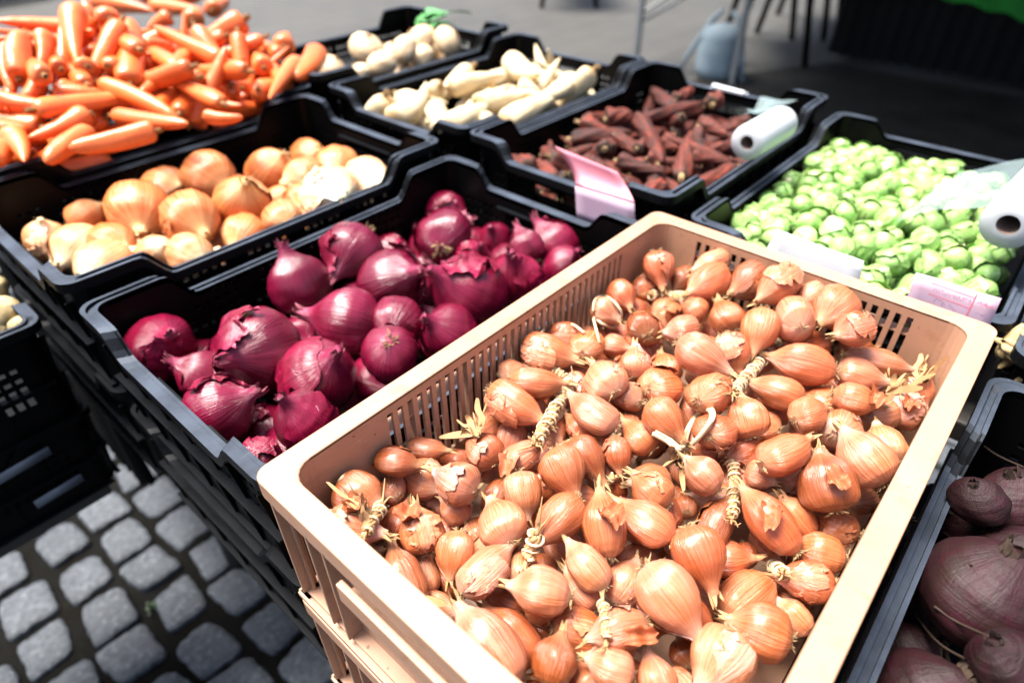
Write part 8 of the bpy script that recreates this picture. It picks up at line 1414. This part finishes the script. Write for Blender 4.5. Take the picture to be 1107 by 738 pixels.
# ------------------------------------------------------------------ rolls of bags, clip, greens
FILM = NT('bag_film'); FILM.set(Base_Color=(.42, .55, .55, 1), Roughness=.3, Transmission_Weight=.3, IOR=1.2, Alpha=.30); FILM = FILM.m
CORE = m_plain('cardboard_core', (.22, .15, .12), .8, .2, 40, .2)
def bag_roll(p0, p1, r, label, film):
    p0, p1 = Vector(p0), Vector(p1); e = empty('bag_roll', p0, label, 'bag roll', 'rolls of plastic bags')
    d = (p1 - p0); q = d.to_track_quat('Z', 'Y'); L = d.length; mb = MB(); ns = 36
    rings = [(r * .40, .0), (r * .97, .0), (r, .004), (r * 1.01, L * .5), (r, L - .004), (r * .97, L), (r * .4, L)]
    vs = [q @ Vector((rr * math.cos(6.2832 * k / ns), rr * math.sin(6.2832 * k / ns), zz)) for rr, zz in rings for k in range(ns)]
    mb.add(vs, [(i*ns+k, i*ns+(k+1) % ns, (i+1)*ns+(k+1) % ns, (i+1)*ns+k) for i in range(len(rings)-1) for k in range(ns)])
    mb.build('rolled_bags', WHITE, e)
    c = MB(); rings = [(r * .40, 0.001), (r * .40, L - .001)]
    vs = [q @ Vector((rr * math.cos(6.2832 * k / ns), rr * math.sin(6.2832 * k / ns), zz)) for rr, zz in rings for k in range(ns)]
    c.add(vs, [(k, k + ns, (k+1) % ns + ns, (k+1) % ns) for k in range(ns)]); c.build('cardboard_core', CORE, e)
    mb = MB(); nu, nv = 16, 14; vs = []; rg2 = random.Random(label)
    ph = [rg2.uniform(0, 6) for _ in range(4)]
    for i in range(nu + 1):
        for j in range(nv + 1):
            u, v = i / nu, j / nv; w_ = Vector(film[0]).lerp(Vector(film[1]), u) ; h_ = Vector(film[2]) * v
            vs.append(w_ + h_ * (1 + .15 * math.sin(5 * u + ph[0])) + Vector((0, 0, .010 * math.sin(9 * u + 4 * v + ph[1]) * v + .006 * math.sin(17 * u + 3 * v + ph[2]) * v)) - p0)
    mb.add(vs, [(i*(nv+1)+j, i*(nv+1)+j+1, (i+1)*(nv+1)+j+1, (i+1)*(nv+1)+j) for i in range(nu) for j in range(nv)])
    mb.build('loose_bag', FILM, e)
    return e
bag_roll((.85, -.006, .020 + G), (.965, -.012, .022 + G), .027, 'white bag roll lying on the dark carrot crate rim', ((.93, .012, .040 + G), (1.05, .000, .036 + G), (.040, .060, -.022)))
bag_roll((.800, -.362, .022 + G), (1.12, -.385, .030 + G), .031, 'large white bag roll lying on the right of the sprouts', ((.82, -.335, .030 + G), (1.03, -.345, .030 + G), (.03, .085, -.055)))
cl = MB(); 
cl.box((1.222, .165, -.036 + G), (1.246, .245, -.030 + G)); cl.tube([(1.225, .165, -.028 + G), (1.228, .24, -.026 + G)], .006, 10)
tag(cl.build('label_clip', WHITE, bevel=.002), 'white label clip on the far rim of the dark carrot crate', 'clip')
gl = empty('leaf_bunch', (1.19, 1.08, -.02 + G), 'bunch of bright green leaves hanging over the turnip crate rim', 'greens')
rg = random.Random(5)
for k in range(9):
    mb = MB(); n = 8; a = rg.uniform(-1, 1); base = Vector((0, rg.uniform(-.06, .06), rg.uniform(-.02, .02))); d = Vector((rg.uniform(.05, .12), a * .07, rg.uniform(-.01, .07)))
    pts = [base + d * (i / n) + Vector((0, 0, -.05 * (i / n) ** 2)) for i in range(n + 1)]
    mb.ribbon(pts, [.004 + .026 * math.sin(math.pi * min(1, i / n * .95 + .02)) for i in range(n + 1)], Vector((-.3 * a, 1, .35 * rg.uniform(-1, 1))).normalized())
    mb.build('leaf', GREENS, gl)
for i, pts in enumerate(HAIRS):
    mb = MB(); mb.tube(spline([up(p) for p in pts], 8), .0011, 5); tag(mb.build('root_hair', DARKROOT), HAIRL[i], 'root hair', 'stray beetroot root hairs')

# ------------------------------------------------------------------ ground: setts near by, the square beyond
def m_stone():
    t = NT('granite_sett'); tc = t.n('ShaderNodeTexCoord').outputs['Object']; co = t.n('ShaderNodeAttribute', attribute_name='co'); 
    n1 = t.noise(tc, 75, 6, .75); n2 = t.noise(tc, 18, 4, .6)
    sep = t.n('ShaderNodeSeparateXYZ'); t.l(co.outputs['Vector'], sep.inputs[0])
    c = t.mix(sep.outputs[0], (.029, .035, .043), (.048, .056, .066))
    c = t.mix(t.ramp(n1, [(.38, (.8,) * 3), (.50, (0, 0, 0))]), c, (.010, .012, .015))
    c = t.mix(t.ramp(n1, [(.54, (0, 0, 0)), (.64, (.8,) * 3)]), c, (.12, .132, .146))
    c = t.mix(t.ramp(n2, [(.3, (.4,) * 3), (.6, (0, 0, 0))]), c, (.034, .038, .043))
    t.l(c, t.p.inputs['Base Color']); t.set(Roughness=.6); t.bump(n1, .8, .006); return t.m
STONE = m_stone()
SOIL = m_plain('joint_soil', (.002, .0017, .0011), .95, .5, 60, .6, spec=.1, speck=(.010, .013, .004))
def m_square():
    t = NT('paved_square'); tc = t.n('ShaderNodeTexCoord').outputs['Object']
    b = t.n('ShaderNodeTexBrick'); b.inputs['Scale'].default_value = 1; b.inputs['Brick Width'].default_value = .42; b.inputs['Row Height'].default_value = .28; b.inputs['Mortar Size'].default_value = .02
    b.inputs['Color1'].default_value = (.027, .026, .022, 1); b.inputs['Color2'].default_value = (.019, .018, .015, 1); b.inputs['Mortar'].default_value = (.010, .009, .008, 1); t.l(tc, b.inputs['Vector'])
    n = t.noise(tc, 1.2, 4, .6); n2 = t.noise(tc, 30, 4, .6)
    c = t.mix(t.ramp(n, [(.35, (.55,) * 3), (.65, (0, 0, 0))]), b.outputs[0], (.036, .034, .028)); c = t.mix(t.ramp(n2, [(.3, (.4,) * 3), (.6, (0, 0, 0))]), c, (.043, .041, .036))
    t.l(c, t.p.inputs['Base Color']); t.set(Roughness=.75); t.bump(n2, .3, .003); return t.m
g0 = MB(); g0.add([(-120, -120, -.012), (120, -120, -.012), (120, 120, -.012), (-120, 120, -.012)], [(0, 1, 2, 3)], smooth=False); tag(g0.build('ground', SOIL), 'dark soil under and between the paving', None, None, 'structure')
pv = MB(); pv.add([(2.2, -60, 0), (80, -60, 0), (80, 80, 0), (2.2, 80, 0)], [(0, 1, 2, 3)], smooth=False); pv.add([(-60, 2.6, 0.0), (2.2, 2.6, 0.0), (2.2, 80, 0.0), (-60, 80, 0.0)], [(0, 1, 2, 3)], smooth=False)
tag(pv.build('paved_square', m_square()), 'pale stone paving of the market square', None, None, 'structure')
ap = MB(); ap.add([(2.25, -12, .004), (5.3, -12, .004), (5.3, 1.2, .004), (4.3, 1.75, .004), (2.25, 1.75, .004)], [(0, 1, 2, 3, 4)], smooth=False)  # dark sheet over the paving, shade painted in as its colour
tag(ap.build('painted_shade_strip', m_plain('painted_shade', (.010, .009, .0075), .8, .35, 25, .4, spec=.2)), 'painted dark shade on the paving in front of the green stall', None, None, 'structure')
sett = MB(); rg = random.Random(8); px, py = .1145, .134
rot = Matrix.Rotation(0, 3, 'Z')
ROWOFF = {0: 0, 1: .036, 2: -.031}
for i in range(-16, 22):
    ro = ROWOFF.get(i, rg.uniform(0, py))
    for j in range(-17, 14):
        cx_, cy_ = -0.147 + i * px + rg.uniform(-.006, .006), 0.928 + j * py + ro + rg.uniform(-.007, .007)
        c = rot @ Vector((cx_, cy_, 0))
        if not (-1.7 < c.x < 2.15 and -1.2 < c.y < 2.55): continue
        hx, hy = px / 2 - .0065 - rg.uniform(0, .006), py / 2 - .0075 - rg.uniform(0, .008); ang = rg.uniform(-.09, .09); tint = rg.random(); tz = rg.uniform(-.004, .004); sxl, syl = rg.uniform(-.03, .03), rg.uniform(-.03, .03)
        vs = []; cs = []; nseg = 40; ph = rg.uniform(0, 6); pw = rg.uniform(4.5, 9); sk = rg.uniform(-.16, .16)
        prof = [(1.03, -.03), (1.0, -.012), (.985, -.004), (.95, .0005), (.7, .0025), (.3, .003)]
        for (s_, z_) in prof:
            for k in range(nseg):
                a = 2 * math.pi * k / nseg; ca, sa = math.cos(a), math.sin(a)
                rr = (abs(ca) ** pw + abs(sa) ** pw) ** (-1 / pw) * (1 + .03 * math.sin(3 * a + ph) + .022 * math.sin(5 * a + 2 * ph) + .02 * math.sin(11 * a + ph) + .012 * math.sin(17 * a + 3 * ph))
                x, y = ca * rr * s_ * hx, sa * rr * s_ * hy; x += y * sk
                zz = z_ + tz + sxl * x + syl * y + (.0018 * math.sin(40 * x + ph) * math.sin(37 * y + ph) if s_ < .95 else 0)
                p = Vector((x * math.cos(ang) - y * math.sin(ang), x * math.sin(ang) + y * math.cos(ang), zz)); vs.append(rot @ (p + Vector((cx_, cy_, 0)))); cs.append((tint, 0, 0))
        n = len(prof); fs = [(q*nseg+k, q*nseg+(k+1) % nseg, (q+1)*nseg+(k+1) % nseg, (q+1)*nseg+k) for q in range(n-1) for k in range(nseg)] + [tuple(range((n-1)*nseg, n*nseg))]
        sett.add(vs, fs, cs)
tag(sett.build('cobblestone_pavement', STONE), 'grey granite setts with dark mossy joints', None, None, 'structure')

wd = MB(); rg = random.Random(3)
for q in range(9):
    a = rg.uniform(0, 6.28); b0 = Vector((-.085 + rg.uniform(-.02, .02), .735 + rg.uniform(-.012, .012), -.004)); dv = Vector((math.cos(a) * .009, math.sin(a) * .009, .008))
    wd.ribbon(spline([b0, b0 + dv * .5 + Vector((0, 0, .004)), b0 + dv], 4), [.0006 + .0022 * math.sin(3.1 * i / 8) for i in range(9)], Vector((-math.sin(a), math.cos(a), 0)))
tag(wd.build('weed_sprig', m_plain('weed_green', (.02, .05, .012), .6, .2, 60, 0)), 'tiny green weed growing in a joint of the granite setts', 'weed')
# ------------------------------------------------------------------ the stall and canopy behind
GREENCLOTH = m_plain('green_cloth', (.015, .16, .02), .8, .2, 40, .2, spec=.2)
PALEBLUE = m_plain('pale_canvas', (.16, .21, .24), .7, .12, 20, .2)
cv = empty('market_canopy', (4.28, -3.4, 0), 'thin metal poles of an unseen canopy, widened for shade, with added black walls', 'canopy')
cm = MB(); nu = 12; vs = []
for i in range(nu + 1):
    for j in range(nu + 1):
        u, v = i / nu, j / nu; vs.append((-1.2 + u * 5.6, v * 5.75, 2.05 + .6 * (1 - max(abs(u - .5), abs(v - .5)) * 2)))
cm.add(vs, [(i*(nu+1)+j, i*(nu+1)+j+1, (i+1)*(nu+1)+j+1, (i+1)*(nu+1)+j) for i in range(nu) for j in range(nu)])
cm.add([(p[0], p[1], p[2] + .004) for p in vs], [(i*(nu+1)+j, (i+1)*(nu+1)+j, (i+1)*(nu+1)+j+1, i*(nu+1)+j+1) for i in range(nu) for j in range(nu)])
cm.build('unseen_canopy_cloth', GREENCLOTH, cv)  # roof out of view, widened to shade the ground below
for nm, (xa, ya), (xb, yb) in (('back_sky_block', (4.35, .0), (4.35, 4.9)), ('side_sky_block', (-.9, .0), (4.35, .0))):
    w2 = MB(); vs = []
    for i in range(81):
        o_ = .03 * math.sin(i * .9); vs += [(xa + (xb - xa) * i / 80 + o_, ya + (yb - ya) * i / 80 + o_, .12), (xa + (xb - xa) * i / 80, ya + (yb - ya) * i / 80, 2.1)]
    w2.add(vs, [(2*i, 2*i+1, 2*i+3, 2*i+2) for i in range(80)]); w2.build(nm, BLACKCLOTH, cv)  # walls added out of view to block skylight
for (x, y) in ((.04, 5.70), (.04, 4.92), (.04, .05), (4.15, 5.7), (4.15, .05)):
    q = MB(); q.box((x - .018, y - .018, 0), (x + .018, y + .018, 2.2)); q.build('pole', STEEL, cv, bevel=.003)
br = MB(); br.tube([(.04, 5.68, .30), (.04, 4.94, .75)], .012, 6); br.tube([(.06, 5.70, .35), (.9, 5.70, .5)], .012, 6); br.build('brace', STEEL, cv)
wt = empty('pole_weight', (4.44, 1.70, 0), 'pale blue canvas weight bag strapped round the canopy pole', 'weight bag')
mb = MB(); lathe(mb, [(0, .55), (.03, .92), (.15, 1), (.5, .96), (.8, .86), (.93, .7), (1, .3)], 61, 20, 28, ell=.08, lob=.04, ridge=.01, bend=.05)
ob = mb.build('bag', PALEBLUE, wt); ob.location = (0, 0, .17); ob.scale = (.155, .155, .34)
for s_ in (-1, 1):
    mb = MB(); mb.tube([(0, .03 * s_, .42), (.02, .10 * s_, .36), (-.06, .19 * s_, .16), (-.10, .24 * s_, .02)], [.014, .02, .018, .014], 8); mb.build('strap', PALEBLUE, wt)
st = empty('market_stall', (5.36, -1.6, 0), 'dark market stall under a green cloth with black skirts', 'stall')
mb = MB(); mb.box((0, 0, .72), (1.2, 2.83, .76)); mb.build('stall_top', DARKWOOD, st)
# skirt: pleated black cloth
mb = MB(); vs = []; n = 160
line = [(0, 2.83 * i / n) for i in range(n + 1)] + [(1.2 * i / 60, 2.83) for i in range(1, 61)]
for i, (x, y) in enumerate(line):
    o_ = .018 * math.sin(i * 1.1) + .01 * math.sin(i * .37)
    nx, ny = (-1, 0) if i <= n else (0, 1)
    vs += [(x + nx * (o_ + .03), y + ny * (o_ + .03), .06), (x + nx * (.02 + .2 * o_), y + ny * (.02 + .2 * o_), .79)]
mb.add(vs, [(2*i, 2*i+1, 2*i+3, 2*i+2) for i in range(len(line) - 1)]); mb.build('skirt', BLACKCLOTH, st)
mb = MB(); vs = []
for i, (x, y) in enumerate(line):
    nx, ny = (-1, 0) if i <= n else (0, 1); o_ = .012 * math.sin(i * .45)
    vs += [(x + nx * (.055 + o_), y + ny * (.055 + o_), .40 + .10 * abs(math.sin(i * .035)) + .01 * math.sin(i * .5)), (x + nx * .04, y + ny * .04, .80)]
mb.add(vs, [(2*i, 2*i+1, 2*i+3, 2*i+2) for i in range(len(line) - 1)]); mb.box((-.04, -.02, .80), (1.24, 2.87, .806)); mb.build('green_cloth', GREENCLOTH, st)
# black folding trestles between the pole and the stall
def trestle(loc, rz, label):
    e = empty('black_trestle', loc, label, 'trestle', 'black trestles beside the stall', rz)
    t_ = MB(); t_.box((-.5, -.28, .70), (.5, .28, .73)); t_.build('board', DARKWOOD, e)
    for x in (-.42, .42):
        for y in (-.22, .22):
            l_ = MB(); l_.tube([(x, y * 1.25, 0), (x * .96, y * .7, .70)], [.024, .028], 8); l_.build('leg', BLACK, e)
    return e
trestle((5.30, 1.75, 0), .5, 'black trestle just behind the canopy pole with the weight bag')
trestle((6.3, 1.85, 0), .2, 'black trestle in the dark beside the green stall')
trestle((5.95, 4.2, 0), .7, 'black trestle out on the pale paving at the top')
bn = empty('black_barrier', (.9, 8.6, 0), 'low black wall of cloth behind the carrots', 'barrier', None, .12)
mb = MB(); vs = []
for i in range(61):
    vs += [(1.6 * i / 60, .02 * math.sin(i * 1.2), .02), (1.6 * i / 60, .01 * math.sin(i * 1.2), .75)]
mb.add(vs, [(2*i, 2*i+1, 2*i+3, 2*i+2) for i in range(60)]); mb.build('cloth', BLACKCLOTH, bn)
mb = MB(); mb.box((-.02, -.02, .75), (1.62, .5, .78)); mb.build('top_board', DARKWOOD, bn)
